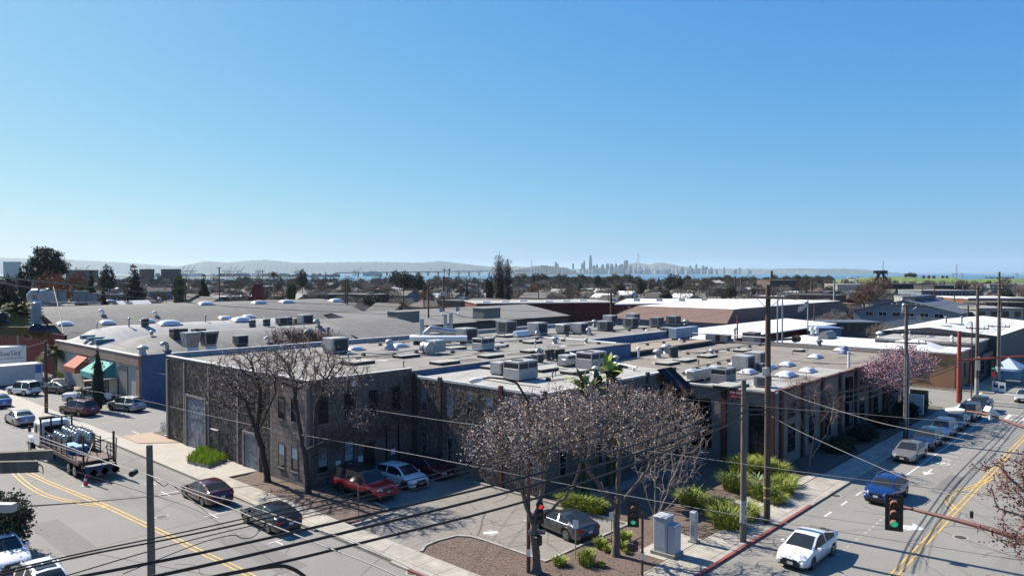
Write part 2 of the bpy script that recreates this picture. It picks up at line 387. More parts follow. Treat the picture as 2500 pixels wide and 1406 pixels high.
sheet('road',[rect(96,110,-60,150)],0.008,asph2)
sheet('parking_lot',[[(26.0,31.0),(29.9,31.0),(29.9,25.0),(37.75,25.0),(37.75,38.4),(38.3,39.0),(38.3,46.0),(30.6,46.0),(29.5,38.2),(26.0,37.3)]],0.02,lotm)
sheet('parking_lot',[rect(25.9,34.2,73.4,170)],0.018,asph)
mb=MB()
mb.prism([(24.45,19.5),(26.2,19.5),(26.2,53),(24.45,53)],-.05,.13,concs)
mb.struct('pavement')
mb=MB();mb.prism([(24.45,53.0),(25.9,53),(28.75,53),(28.75,69.6),(28.6,73.4),(24.45,73.4)],-.05,.11,conc)
mb.prism([(22.9,73.45),(25.85,73.45),(25.85,170),(22.9,170)],-.05,.13,conc);mb.struct('driveway')
mb=MB();mb.prism(rect(30,95.2,18.25,20.3),-.05,.13,concs)
mb.prism([(24.45,19.45),(24.45,18.6),(25.0,18.3),(29.95,18.3),(29.95,19.45)],-.05,.13,concs)
mb.prism(rect(110.9,300,18.25,21.2),-.05,.13,concs);mb.prism(rect(110.9,114.5,21.25,60),-.05,.13,concs)
mb.prism(rect(25.0,95.0,1.2,4.0),-.05,.13,concs);mb.prism(rect(110.9,300,1.2,4.0),-.05,.13,concs)
mb.prism(rect(7.5,10.8,22,170),-.05,.13,concs)
mb.struct('pavement')
mb=MB();mb.prism([(34.2,20.35),(38.4,20.35),(38.4,22.1),(34.2,22.1)],-.05,.14,conc);mb.prism([(46,22.3),(56,21.0),(57.5,20.4),(45,20.4)],-.05,.12,conc)
mb.prism([(38.6,30.8),(56,30.0),(56,28.8),(38.6,29.4)],-.05,.10,lotm);mb.struct('path')  # walk by the wing wall takes the darker asphalt colour to paint in its shade
mb=MB()
mb.box(24.22,24.45,20.2,31,-.05,.13,kerbm);mb.box(24.22,24.45,38.2,52,-.05,.13,kerbm);mb.box(22.7,22.9,73.5,170,-.05,.13,kerbm)
mb.box(10.8,11.0,22,170,-.05,.13,kerbm);mb.box(25,95,4.0,4.18,-.05,.13,kerbm);mb.box(49,94,18.05,18.25,-.05,.13,kerbm);mb.box(110.7,300,18.05,18.25,-.05,.13,kerbm)
def kerb_path(mb,pts,wd=.16,z=.16,m=kerbm):
 for a,b in zip(pts,pts[1:]):
  d=Vector((b[0]-a[0],b[1]-a[1]));L=d.length;d /= L;nn=Vector((-d.y,d.x))*wd/2;e=d*wd*.3
  mb.prism([(a[0]-nn.x-e.x,a[1]-nn.y-e.y),(b[0]-nn.x+e.x,b[1]-nn.y+e.y),(b[0]+nn.x+e.x,b[1]+nn.y+e.y),(a[0]+nn.x-e.x,a[1]+nn.y-e.y)],-.05,z+random.uniform(0,.004),m)
kerb_path(mb,[(26.35,30.9),(27.0,31.35),(28.0,31.45),(29.3,31.2),(29.75,30.5),(29.85,29.5),(29.85,24.95),(37.75,24.95),(37.85,30),(37.85,38.4)])
kerb_path(mb,[(26.3,37.25),(27.6,37.15),(29.3,37.3),(29.7,38.5),(30.35,43.0),(30.65,45.9)])
kerb_path(mb,[(26.0,73.3),(28.6,73.3)]);mb.struct('kerb')
mb=MB();mb.box(28,49,18.05,18.25,-.05,.134,redk);mb.box(24.2,24.43,26,29.5,-.05,.136,redk);mb.struct('kerb')
mb=MB();mb.prism(rect(113.5,117.5,18.3,19.6),.1,.14,yel);mb.prism(rect(92.5,94.8,18.3,19.8),.1,.14,yel);mb.struct('kerb_ramp')
def bedmesh(poly,z0,name,m,n=1):
 mb=MB();mb.prism(poly,-.05,z0,m);return mb.struct(name)
bedmesh([(26.2,38),(27.6,37.25),(29.2,37.4),(29.6,38.5),(30.25,43),(30.5,45.95),(28.75,45.95),(28.75,53),(26.2,51.8)],.12,'soil',mulch)
bedmesh([(26.2,30.7),(27.0,31.25),(28.0,31.35),(29.2,31.1),(29.65,30.5),(29.75,29.4),(29.75,24.86),(37.8,24.86),(37.95,30),(37.95,32.4),(38.25,32.4),(56,32.4),(56,22.2),(58,20.4),(26.2,20.4)],.09,'soil',mulch)
bedmesh([(56.4,20.5),(92,20.5),(92,23.4),(56.4,23.4)],.1,'soil',mulch)
bedmesh([(25.95,69.3),(28.6,67.0),(28.6,73.2),(25.95,73.2)],.16,'gravel',gravelm)
def ribbon(mb,pts,wd,z,m):
 P=[Vector((p[0],p[1]))for p in pts]
 L=[];Rr=[]
 for i,p in enumerate(P):
  d=(P[min(i+1,len(P)-1)]-P[max(i-1,0)]).normalized();n=Vector((-d.y,d.x))*wd/2
  L.append((p.x+n.x,p.y+n.y,z));Rr.append((p.x-n.x,p.y-n.y,z))
 for i in range(len(P)-1):mb.add([Rr[i],Rr[i+1],L[i+1],L[i]],[(0,1,2,3)],m)
def offs(pts,o):
 P=[Vector((p[0],p[1]))for p in pts];out=[]
 for i,p in enumerate(P):
  d=(P[min(i+1,len(P)-1)]-P[max(i-1,0)]).normalized();out.append((p.x-d.y*o,p.y+d.x*o))
 return out
def smoothp(pts,n=6):
 out=[]
 P=[Vector((p[0],p[1]))for p in pts]
 for i in range(len(P)-1):
  p0,p1,p2,p3=P[max(i-1,0)],P[i],P[i+1],P[min(i+2,len(P)-1)]
  for k in range(n):
   t=k/n;q=0.5*((2*p1)+(-p0+p2)*t+(2*p0-5*p1+4*p2-p3)*t*t+(-p0+3*p1-3*p2+p3)*t**3);out.append((q.x,q.y))
 out.append((P[-1].x,P[-1].y));return out
def dbl(mb,pts,z,gap=.15,wd=.11,m=yel):
 s=smoothp(pts)
 ribbon(mb,offs(s,gap),wd,z,m);ribbon(mb,offs(s,-gap),wd,z,m)
mb=MB();Z=.0185
def A2(px,py):p=at(px,py);return(p[0],p[1])
dbl(mb,[(18.35,22),A2(609,1404),A2(500,1352),A2(400,1302),A2(270,1240)],Z)
dbl(mb,[A2(270,1240),A2(190,1207),A2(119,1178),A2(70,1155),A2(22,1134),A2(-30,1112),(16.2,90),(17,120),(17,200)],Z+.003)
dbl(mb,[A2(262,1238),A2(198,1229),A2(138,1217),A2(99,1203),A2(59,1177),A2(22,1141)],Z+.006)
dbl(mb,[(29,10.85),(40.7,10.85),(60,10.95),(83,11.1),(95,11.1)],Z+.006)
dbl(mb,[A2(2335,1247),A2(2322,1235),A2(2313,1218),A2(2340,1198),A2(2398,1180),A2(2440,1150)],Z+.009)
dbl(mb,[(112,11.1),(200,11.3)],Z+.003)
mb.struct('road_marking')
mb=MB()
for x in(47.6,50.6,53.6):ribbon(mb,[(x,16.75),(x+1.2,16.75)],.13,Z+.003,wht)
ribbon(mb,[(55.2,16.6),(57.0,16.3),(60.5,15.85)],.12,Z+.003,wht)
ribbon(mb,[(61.5,15.62),(94,15.55)],.13,Z+.003,wht)
def mark(px):return[(*A2(a,b),)for a,b in px]
for poly in([(2186,1279),(2229,1284),(2227,1277),(2261,1293),(2205,1295),(2222,1289),(2184,1294)],):
 p=mark(poly);mb.poly([(a,b,Z+.003)for a,b in p][::-1],wht)
for k in range(16):
 x=41.5+k*.75;ribbon(mb,[(x,13.9),(x+.42,13.9)],.12,Z+.003,whtw)
for k in range(14):
 x=66+k*1.3;ribbon(mb,[(x,13.6),(x+.6,13.6)],.09,Z+.003,whtw)
def ringm(cx,cy,r,wd,a=1.6):
 pts=[(cx+a*r*math.cos(t),cy+r*math.sin(t))for t in[i*math.pi/7 for i in range(15)]];ribbon(mb,pts,wd,Z+.003,wht)
for bx,by in((67.3,14.6),(89,14.5)):
 ringm(bx,by-.38,.26,.1);ringm(bx,by+.38,.26,.1);ribbon(mb,[(bx,by-.35),(bx+.7,by-.1),(bx+.1,by+.35)],.09,Z+.006,wht);ribbon(mb,[(bx+1.5,by-.5),(bx+1.8,by),(bx+1.5,by+.5)],.16,Z+.003,wht)
for(bx,by)in((63.8,14.6),):mb.poly([(bx-.2,by-.1,Z+.003),(bx-.2,by-.4,Z+.003),(bx-1.3,by,Z+.003),(bx-.2,by+.4,Z+.003)][::-1],wht);ribbon(mb,[(bx-.2,by),(bx+1,by)],.16,Z+.006,wht)
for bx in(70.6,72.2):ribbon(mb,[(bx,13.9),(bx,15.2)],.3,Z+.003,whtw)
for x in(95.6,):ribbon(mb,[(x,4.5),(x,17.9)],.3,Z+.003,wht);ribbon(mb,[(x-3.2,4.5),(x-3.2,17.9)],.3,Z+.003,wht)
for k in range(9):ribbon(mb,[(92.6,5+k*1.5),(95.4,5+k*1.5)],.35,Z+.003,wht)
ribbon(mb,[(96.8,19.4),(111,19.4)],.3,Z+.003,wht);ribbon(mb,[(111.5,4.5),(111.5,17.9)],.35,Z+.003,wht)
mb.struct('road_marking')
mb=MB()
for(cx,cy,kind)in((*A2(520,1257),'x'),(*A2(676,1321),'t'),(22.1,70.5,'t'),(21.9,56.0,'t'),(*A2(406,1205),'x')):
 ribbon(mb,[(cx-.05,cy-.75),(cx-.05,cy+(.75 if kind=='x' else .1))],.11,Z,wht);ribbon(mb,[(cx-.55,cy),(cx+.9,cy)],.11,Z+.003,wht)
for px in((2,1141,26,1143),(68,1045,90,1047)):
 ribbon(mb,[A2(px[0],px[1]),A2(px[2],px[3])],.1,Z,wht)
random.seed(4)
for i in range(26):
 x=random.uniform(12,23);y=random.uniform(28,70);ribbon(mb,[(x,y),(x+random.uniform(.08,.25),y+random.uniform(-.1,.1))],.07,Z,whtw)
mb.struct('road_marking')
mb=MB()
ribbon(mb,[A2(323,1053),A2(352,1063)],.12,.024,wht)
for k in range(8):ribbon(mb,[(27.2,82+k*5.5),(31.8,82+k*5.5)],.11,.022,whtw)
for(a,b)in(((1178,1300),(1215,1312)),((1275,1270),(1310,1282))):
 p=[A2(*a),A2(a[0]+18,a[1]-7),A2(a[0]+45,a[1]+1),A2(a[0]+25,a[1]+9)];mb.poly([(x,y,.024)for x,y in p][::-1],whtw)
ribbon(mb,[A2(1180,1302),A2(1216,1299)],.35,.028,wht)
ribbon(mb,[(30.0,40.6),(32.5,40.9)],.1,.024,whtw);ribbon(mb,[(33.6,40.3),(36,40.5)],.1,.024,whtw)
p=[A2(1335,1249),A2(1352,1243),A2(1368,1250),A2(1350,1257)];mb.poly([(x,y,.024)for x,y in p][::-1],blup)
ribbon(mb,[A2(1330,1258),A2(1375,1262)],.25,.028,blup)
mb.struct('road_marking')
seal=mat('crack_sealant',(.05,.048,.045),.8);ptch=layered('asphalt_patch',(.185,.176,.163),[(2,.4,.6,(.215,.204,.188),.7,'n'),(40,.5,.62,(.1,.095,.09),.5,'n')],.9);rng=random.Random(15)
mb=MB()
def crack(x,y,a,L,zz):
 P=[(x,y)]
 for k in range(int(L/.35)):a+=rng.gauss(0,.35);x+=.35*math.cos(a);y+=.35*math.sin(a);P.append((x,y))
 ribbon(mb,P,rng.uniform(.025,.05),zz,seal)
for k in range(16):crack(rng.uniform(12,23),rng.uniform(26,75),rng.choice((0,1.57,3.1)),rng.uniform(2,7),.0105)
for k in range(20):crack(rng.uniform(33,90),rng.uniform(5,17),rng.choice((0,.2,1.57)),rng.uniform(1.5,6),.0175)
for k in range(5):crack(49.5+rng.uniform(-2,3),14+rng.uniform(-.7,.7),rng.uniform(0,6),2.2,.0178)
for k in range(9):crack(rng.uniform(27,37),rng.uniform(27,44),rng.uniform(0,6),rng.uniform(2,4),.0235)
mb.struct('crack_seal')
mb=MB()
for(a,b,c,d,zz)in((19.6,21.2,34,41,.0095),(13,14.6,44,52,.0095),(20.5,23,60,63,.0095),(36,44,6.2,7.4,.0172),(58,64,12.2,13.2,.0172),(70,82,7,8.3,.0172)):mb.poly([(a,c,zz),(b,c,zz),(b,d,zz),(a,d,zz)],ptch)
mb.struct('road_patch')
for i,(px,py)in enumerate(((395,1262),(2345,1312),(1010,1398),(2040,1210))):
 p=at(px,py);mb=MB();mb.cyl((0,0,0),.33,.012,mat('cast_iron',(.09,.085,.08),.7,.4,var=.4,scale=12),20);mb.lathe((0,0,0),[(.42,0),(.42,.008),(.335,.008)],conc,20,False,False)
 mb.top('manhole_cover',('round iron manhole cover left of the double yellow line','round iron manhole cover below the mast arm on the right street','round iron manhole cover beside the near pavement corner','round iron manhole cover ahead of the blue crossover')[i],'manhole cover',(p[0],p[1],.0165))
# ============================================================ NEAR BUILDINGS
ivy=layered('ivy_wall',(0.2,0.163,0.138),[(1.1,.42,.6,(0.1,0.08,0.068),.75,'n'),(6,.5,.6,(0.4,0.33,0.28),.7,'n'),(22,.52,.62,(0.03,0.025,0.022),.7,'n'),(5,0.03,0.0,(0.035,0.03,0.027),.5,'v')],.95,.8,14)
blockw=brickmat('block_wall',(0.31,0.25,0.215),(0.26,0.205,0.178),(0.17,0.14,0.12),1.0,.84,.42,.95,.05)
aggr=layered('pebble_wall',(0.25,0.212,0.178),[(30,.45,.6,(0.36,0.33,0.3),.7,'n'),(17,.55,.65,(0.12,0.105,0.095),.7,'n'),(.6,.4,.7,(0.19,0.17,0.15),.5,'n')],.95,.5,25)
redpil=mat('dark_red_steel',(0.11,0.028,0.025),.6,var=.35,scale=2)
brownpil=mat('weathered_pilaster',(0.09,0.06,0.05),.8,var=.3,scale=3)
conpil=mat('grey_pilaster',(0.26,0.235,0.215),.85,var=.3,scale=3)
coping=mat('white_coping',(0.66,0.65,0.63),.5,var=.2,scale=2)
rooftan=layered('rolled_roofing',(0.345,0.31,0.27),[(0.35,.35,.65,(0.40,0.365,0.32),.8,'n'),(1.2,.5,.68,(0.27,0.24,0.205),.6,'nx'),(0.8,.55,.7,(0.47,0.435,0.385),.6,'n'),(25,.5,.62,(0.26,0.235,0.2),.35,'n'),(0.5,.62,.66,(0.14,0.125,0.11),.5,'nx')],.95)
def seamed(name,base,dark,pitch=1.0,axis=1,rough=.9,var=.25):
 if name in MATS:return MATS[name]
 m=layered(name,base,[(0.4,.35,.65,tuple(c*(1-var)for c in base),.8,'n'),(1.4,.5,.7,tuple(min(1,c*1.18)for c in base),.7,'nx' if axis==1 else 'ny'),(0.9,.6,.68,tuple(c*.5 for c in base),.45,'nx' if axis==1 else 'ny'),(20,.5,.62,tuple(c*.8 for c in base),.3,'n')],rough)
 nt=m.node_tree;b=nt.nodes['Principled BSDF'];prev=b.inputs['Base Color'].links[0].from_socket
 tc=nt.nodes.new('ShaderNodeTexCoord');sp=nt.nodes.new('ShaderNodeSeparateXYZ');nt.links.new(tc.outputs['Object'],sp.inputs[0])
 nz=nt.nodes.new('ShaderNodeTexNoise');nz.inputs['Scale'].default_value=.8;nt.links.new(tc.outputs['Object'],nz.inputs['Vector'])
 a0=nt.nodes.new('ShaderNodeMath');a0.operation='MULTIPLY_ADD';a0.inputs[1].default_value=.12;nt.links.new(nz.outputs[0],a0.inputs[0]);nt.links.new(sp.outputs[axis],a0.inputs[2])
 a=nt.nodes.new('ShaderNodeMath');a.operation='DIVIDE';a.inputs[1].default_value=pitch;nt.links.new(a0.outputs[0],a.inputs[0])
 f=nt.nodes.new('ShaderNodeMath');f.operation='FRACT';nt.links.new(a.outputs[0],f.inputs[0])
 c=nt.nodes.new('ShaderNodeMath');c.operation='LESS_THAN';c.inputs[1].default_value=.06;nt.links.new(f.outputs[0],c.inputs[0])
 k=nt.nodes.new('ShaderNodeMath');k.operation='MULTIPLY';k.inputs[1].default_value=.55;nt.links.new(c.outputs[0],k.inputs[0])
 mx=nt.nodes.new('ShaderNodeMixRGB');nt.links.new(k.outputs[0],mx.inputs[0]);nt.links.new(prev,mx.inputs[1]);mx.inputs[2].default_value=(*dark,1)
 nt.links.new(mx.outputs[0],b.inputs['Base Color']);return m
roof1=seamed('seamed_roofing',(0.295,0.278,0.252),(0.12,0.108,0.095),0.95,var=.45)
roofw=seamed('pale_roofing',(0.44,0.425,0.395),(0.27,0.27,0.255),1.9,var=.3)
rooft=seamed('tan_roofing',(0.285,0.25,0.21),(0.15,0.145,0.12),1.9,var=.36)
rooft2=seamed('sand_roofing',(0.37,0.31,0.245),(0.25,0.2,0.16),2.2)
bluemet=seamed('parapet_sheet',(0.34,0.38,0.43),(0.1,0.12,0.16),1.95,0,.5,.2)
bluewall=mat('blue_painted_wall',(0.10,0.16,0.29),.8,var=.2,scale=1.2)
rollm=seamed('roll_door_sheet',(0.21,0.235,0.285),(0.1,0.115,0.15),.2,2,.6,.04)
winf=mat('window_frame',(0.035,0.03,0.028),.5)
winfl=mat('pale_window_frame',(0.4,0.36,0.33),.6)
door_m=mat('dark_door',(0.05,0.022,0.02),.6)
grdoor=mat('grey_door',(0.15,0.125,0.105),.7)
def window(parent,face,c,k,z0,z1,w_,g=glassb,fm=winf,mid=True,vert=False,blind=None,proud=.03):
 """face 'x': wall plane x=c facing -x, centre y=k; face 'y': wall plane y=c facing -y, centre x=k"""
 mb=MB();fr=MB();t=.055
 def bx(b,a0,a1,q0,q1,d0,d1,m):
  if face=='x':b.box(c-d1,c-d0,a0,a1,q0,q1,m)
  else:b.box(a0,a1,c-d1,c-d0,q0,q1,m)
 a0,a1=k-w_/2,k+w_/2
 bx(mb,a0+t,a1-t,z0+t,z1-t,.0,.012,g)
 if blind:bx(mb,a0+t+.01,a1-t-.01,z1-t-(z1-z0)*blind,z1-t-.01,.0,.016,paleglass)
 o=mb.build('window',parent,True)
 bx(fr,a0,a0+t,z0,z1,-.02,proud,fm);bx(fr,a1-t,a1,z0,z1,-.02,proud,fm)
 bx(fr,a0+t,a1-t,z0,z0+t,-.02,proud,fm);bx(fr,a0+t,a1-t,z1-t,z1,-.02,proud,fm)
 if mid:
  for q in([.5]if z1-z0<2.2 else[.25,.5,.75]):
   zz=z0+(z1-z0)*q;bx(fr,a0+t,a1-t,zz-.022,zz+.022,-.01,proud-.006,fm)
 if vert:bx(fr,k-.022,k+.022,z0+t,z1-t,-.01,proud-.003,fm)
 f=fr.build('frame',parent,True);bpy_parent(f,o)
 sl_=MB();bx(sl_,a0-.06,a1+.06,z0-.08,z0-.004,-.02,.07,conpil);s_=sl_.build('sill',parent,True);bpy_parent(s_,o)
 return o
def bpy_parent(ch,par):
 ch.parent=par
S1=thing('warehouse','long ivy-covered two-storey block building with grey roll-up doors, nearest building on the left street','building',(28.7,46,0))
mb=MB()
mb.prism([(28.7,46),(38.3,46),(69.7,46.2),(69.7,52.5),(95,52.5),(95,67.4),(28.7,69.5)],0,7.48,ivy)
mb.build('wall',S1,True)
mb=MB();mb.prism([(28.95,46.25),(69.5,46.45),(69.5,52.7),(94.8,52.7),(94.8,67.2),(28.95,69.25)],7.3,7.52,roof1);mb.build('roof',S1,True)
mb=MB()
mb.box(28.62,28.98,46,69.6,7.49,7.74,ivy);mb.box(28.99,38.2,45.94,46.22,7.49,7.74,ivy);mb.build('parapet',S1,True)
mb=MB();mb.box(28.58,29.02,45.9,69.7,7.745,7.80,coping);mb.box(29.03,38.25,45.9,46.26,7.745,7.79,coping);mb.build('coping',S1,True)
mb=MB();y0,y1=69.45,67.35
mb.prism([(29.02,69.3),(95,67.2),(95,67.45),(29.02,69.55)],7.5,7.95,bluemet);mb.prism([(29.0,69.24),(95,67.14),(95,67.5),(29.0,69.6)],7.955,8.02,coping);mb.build('back_parapet',S1,True)
mb=MB();mb.box(38.4,69.9,45.95,46.15,6.0,7.50,bluewall);mb.box(38.4,69.9,45.9,46.2,7.505,7.56,rooftan);mb.box(69.6,69.95,46.3,52.4,6.0,7.52,bluewall)
mb.box(70.0,95,52.35,52.5,6.3,7.5,bluewall);mb.box(70,95,52.3,52.6,7.505,7.56,coping);mb.build('step_wall',S1,True)
for i,y in enumerate((65.9,61.2,56.1,50.8)):
 mb=MB();mb.box(28.56,28.72,y-.14,y+.14,0,7.45,conpil);mb.build('pilaster',S1,True)
mb=MB();mb.box(28.5,28.74,69.2,69.55,0,7.48,conpil);mb.build('pilaster',S1,True)
mb=MB();mb.box(28.55,28.72,46.0,50.6,0,7.47,blockw);mb.build('block_panel',S1,True)
mb=MB();mb.box(28.52,28.8,45.86,46.1,0,7.46,conpil);mb.build('pilaster',S1,True)
for(ya,yb,zt)in((61.8,65.3,4.5),(52.75,54.95,2.75)):
 mb=MB();mb.box(28.6,28.69,ya,yb,.06,zt,rollm);d=mb.build('roll_up_door',S1,True)
 fr=MB();fr.box(28.5,28.72,ya-.22,ya-.003,0,zt+.2,conpil);fr.box(28.5,28.72,yb+.003,yb+.22,0,zt+.2,conpil);fr.box(28.52,28.71,ya,yb,zt+.002,zt+.2,conpil)
 f=fr.build('frame',S1,True);bpy_parent(f,d)
mb=MB();mb.box(28.62,28.69,59.4,60.5,.05,2.25,grdoor);d=mb.build('door',S1,True)
mb=MB();mb.box(28.42,28.72,59.35,60.55,2.3,2.34,coping);f=mb.build('canopy',S1,True);bpy_parent(f,d)
for y in(49.3,47.5,52.4,54.0):
 window(S1,'x',28.55 if y<50 else 28.7,y,4.62,6.3,.9)
 if y<50:window(S1,'x',28.55,y,1.05,2.85,.9,blind=.45)
for x in(29.97,32.2,34.42,36.65):window(S1,'y',46,x,4.5,6.45,.85,vert=x>33)
for x in(29.9,32.15):window(S1,'y',46,x,1.0,2.95,.82,g=glassb,blind=.75)
mb=MB();mb.box(33.5,34.5,45.93,45.99,.03,2.5,door_m);mb.build('door',S1,True)
mb=MB();mb.box(35.6,35.68,45.9,46,0,3.6,blk);mb.box(36.8,36.88,45.9,46,0,3.9,blk);mb.build('downpipe',S1,True)
mb=MB();mb.box(32.3,32.85,45.7,46.0,7.0,7.3,whitep);mb.build('floodlight',S1,True)
for x in(31.0,33.0,36.1):mb=MB();mb.box(x,x+.42,45.955,45.985,1.15,1.6,whitep);mb.build('notice',S1,True)
S2=thing('warehouse','set-back ivy-covered wing with pale flat roof and narrow windows behind the parking lot','building',(38.3,32.4,0))
mb=MB();mb.prism([(38.3,32.4),(56.0,32.4),(56.0,45.9),(38.3,45.9)],0,7.02,ivy);mb.build('wall',S2,True)
mb=MB();mb.prism([(38.4,32.5),(56.0,32.5),(56.0,45.85),(38.4,45.85)],6.9,7.08,roofw);mb.build('roof',S2,True)
mb=MB();mb.box(38.24,38.5,32.3,45.9,7.03,7.2,coping);mb.box(38.51,56.05,32.3,32.6,7.03,7.18,coping);mb.build('coping',S2,True)
for y,m in((45.6,brownpil),(42.6,brownpil),(36.1,redpil)):
 mb=MB();mb.box(38.12,38.32,y-.17,y+.17,0,7.35,m);mb.build('pilaster',S2,True)
dagg=layered('shaded_block',(0.15,0.13,0.115),[(9,.45,.6,(0.2,0.175,0.155),.7,'n'),(17,.55,.65,(0.05,0.045,0.04),.7,'n')],.95,.5,25)  # darker copy of the pebble wall; the wall's shade is put into the colour
for x in(38.5,42.6,47.0,51.6,55.8):
 mb=MB();mb.box(x-.18,x+.18,32.2,32.42,0,7.35,brownpil if x<55 else redpil);mb.build('pilaster',S2,True)
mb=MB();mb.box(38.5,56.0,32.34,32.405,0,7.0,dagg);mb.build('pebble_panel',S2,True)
for i,y in enumerate((44.5,41.5,39.35,37.3,34.8,33.4)):
 window(S2,'x',38.3,y,4.5,6.4,.66,g=glassb,fm=winfl if i!=0 else winfl,blind=(.6,.97,.3,.35,.2,.2)[i],vert=False)
 window(S2,'x',38.3,y,1.0,2.85,.66,fm=winfl,blind=(0.01,.01,.6,.2,.2,.2)[i])
for x in(40.6,45,49,50.4,53.8):
 window(S2,'y',32.34,x,4.6,6.2,.8,fm=winfl);window(S2,'y',32.34,x,1.1,2.9,.8,fm=winfl)
sol=thing('solar_awning','dark glass solar awning panel tilted over the wing wall window','solar panel',(54.4,32.2,6.3))
mb=MB();mb.add([(52.9,32.25,7.45),(55.3,32.25,7.45),(55.9,30.7,5.9),(53.5,30.7,5.9),(52.9,32.2,7.38),(55.3,32.2,7.38),(55.9,30.65,5.83),(53.5,30.65,5.83)],[(0,3,2,1),(4,5,6,7),(0,1,5,4),(1,2,6,5),(2,3,7,6),(3,0,4,7)],mat('solar_glass',(0.015,0.018,0.03),.7,spec=.1));mb.build('panel',sol,True)
mb=MB();mb.tube([(53.6,30.72,5.9),(53.6,32.2,5.6)],.03,galv);mb.tube([(55.7,30.72,5.9),(55.7,32.2,5.6)],.03,galv);mb.tube([(54.1,32.28,7.48),(54.7,30.68,5.92)],.02,galv);mb.build('bracket',sol,True)
S3=thing('warehouse','single-storey pebble-walled corner building with dark red pilasters along the right street','building',(56,23.6,0))
mb=MB();mb.prism([(56.0,23.6),(93,23.6),(93,45.9),(56.05,45.9),(56.05,32.45),(56.0,32.45)],0,5.95,aggr);mb.build('wall',S3,True)
mb=MB();mb.prism([(56.3,23.9),(92.8,23.9),(92.8,45.8),(56.3,45.8)],5.8,6.0,rooft);mb.build('roof',S3,True)
mb=MB();mb.prism([(57,24.1),(62.5,24.1),(62.5,27.5),(57,30.2)],6.0,6.03,roofw);mb.prism([(67.5,24.2),(74.5,24.2),(74.5,27.2),(68,27.2)],6.0,6.03,roofw);mb.build('roof_patch',S3,True)
mb=MB();mb.box(55.85,56.45,23.45,32.3,5.98,6.12,roofw);mb.build('coping',S3,True)
mb=MB();mb.box(56.5,93.1,23.48,23.78,5.96,6.22,mat('rust_coping',(0.2,0.09,0.075),.8,var=.4,scale=1.5));mb.box(92.75,93.1,23.8,46,5.96,6.3,rooftan);mb.build('coping',S3,True)
for y in(23.75,27.75,31.9):
 mb=MB();mb.box(55.72,56.02,y-.22,y+.22,0,6.2,redpil);mb.build('pilaster',S3,True)
for i in range(8):
 x=57.1+i*4.45;mb=MB();mb.box(x-.2,x+.2,23.36,23.62,0,6.3,brownpil if i else redpil);mb.build('pilaster',S3,True)
window(S3,'x',56,29.95,.9,5.0,2.1,g=mat('deep_glass',(0.006,0.006,0.007),.1),vert=False,mid=False)
window(S3,'x',56,25.0,.9,5.0,1.35,fm=winf,vert=True)
for x in(59.4,63.9,67.6,77,81.4,85.8,90):window(S3,'y',23.6,x,.9,3.2,1.5,vert=True);window(S3,'y',23.6,x,3.7,4.9,1.5)
mb=MB()
for z in(4.2,4.5,4.8,5.1,5.4):mb.box(72.2,73.2,23.3,23.4,z,z+.1,blkm)
mb.box(72.15,72.3,23.25,23.6,1.0,5.6,blkm);mb.box(73.1,73.25,23.25,23.6,1.0,5.6,blkm);mb.box(72.3,73.1,23.28,23.34,1.2,3.2,mat('blue_screen',(0.05,0.08,0.18),.5));mb.build('metal_screen',S3,True)
mb=MB();mb.box(71.0,72.0,23.5,23.58,3.3,4.3,mat('sign_red',(0.2,0.02,0.03),.5));pl=mb.build('number_sign',S3,True)
t_=put_text('8',.8,whitep,S3,face_y(71.5-56,23.49-23.6,3.8));t_.parent=pl
fr=thing('rental_sign','red for-rent sign board standing on the corner of the tan roof','sign',(55.6,26.6,5.4))
mb=MB();mb.box(55.55,55.6,25.95,27.1,5.35,6.05,mat('sign_red2',(0.28,0.015,0.04),.5));mb.build('board',fr,True)
put_text('FOR RENT',.235,whitep,fr,face_x(-.06,-.08,.42));put_text('TRI Commercial',.12,whitep,fr,face_x(-.06,-.08,.12))
mb=MB();mb.box(55.6,55.66,26.1,26.16,5.0,6.0,blkm);mb.box(55.6,55.66,26.9,26.96,5.0,6.0,blkm);mb.build('post',fr,True)
S4=thing('roof_annex','low annex with sand-coloured flat roof between the stepped parapets','building',(70,46,0))
mb=MB();mb.prism([(70.0,46.0),(89,46.0),(89,52.3),(70.0,52.3)],0,6.45,mat('dark_fascia',(0.05,0.05,0.055),.8,var=.3));mb.build('wall',S4,True)
mb=MB();mb.prism([(69.98,45.85),(89.1,45.85),(89.1,52.28),(69.98,52.28)],6.46,6.62,rooft2);mb.build('roof',S4,True)
def vault_mesh(mb,x0,x1,y0,y1,zb,h,m,hip0=4.0,hip1=.0,n=18,nx=12,p=.5):
 def fn(u,v):
  x=x0+(x1-x0)*u;y=y0+(y1-y0)*v
  s=1.0
  if hip0:s=min(1,((x-x0)/hip0));s=math.sin(s*math.pi/2)
  if hip1:s2=min(1,(x1-x)/hip1);s*=math.sin(s2*math.pi/2)
  return(x,y,zb+h*s*(math.sin(math.pi*v)**(p*2)))
 mb.grid(fn,nx,n,m,True)
 if not hip1:
  e=[fn(1,v/n)for v in range(n+1)];mb.poly([(a,b,zb)for a,b,_ in(e[0],e[-1])]+list(reversed(e[1:-1]))if False else[e[0]]+e[1:],m)
VL=[(34,64,89.6,104.3,5.75,1.95,4.5,.5),(34,64,104.3,119.4,5.75,2.2,4.0,.5),(35.5,92,121,163,5.6,4.1,0,.42),(66,82,90,124,5.3,2.3,0,.5)]
def surf(x,y):
 z=5.5
 for(a,b,c,d,zb,h,hip,p)in VL:
  if a<=x<=b and c<y<d:z=max(z,zb+h*(math.sin(min(1,(x-a)/hip)*math.pi/2)if hip else 1)*math.sin(math.pi*(y-c)/(d-c))**(2*p))
 return z
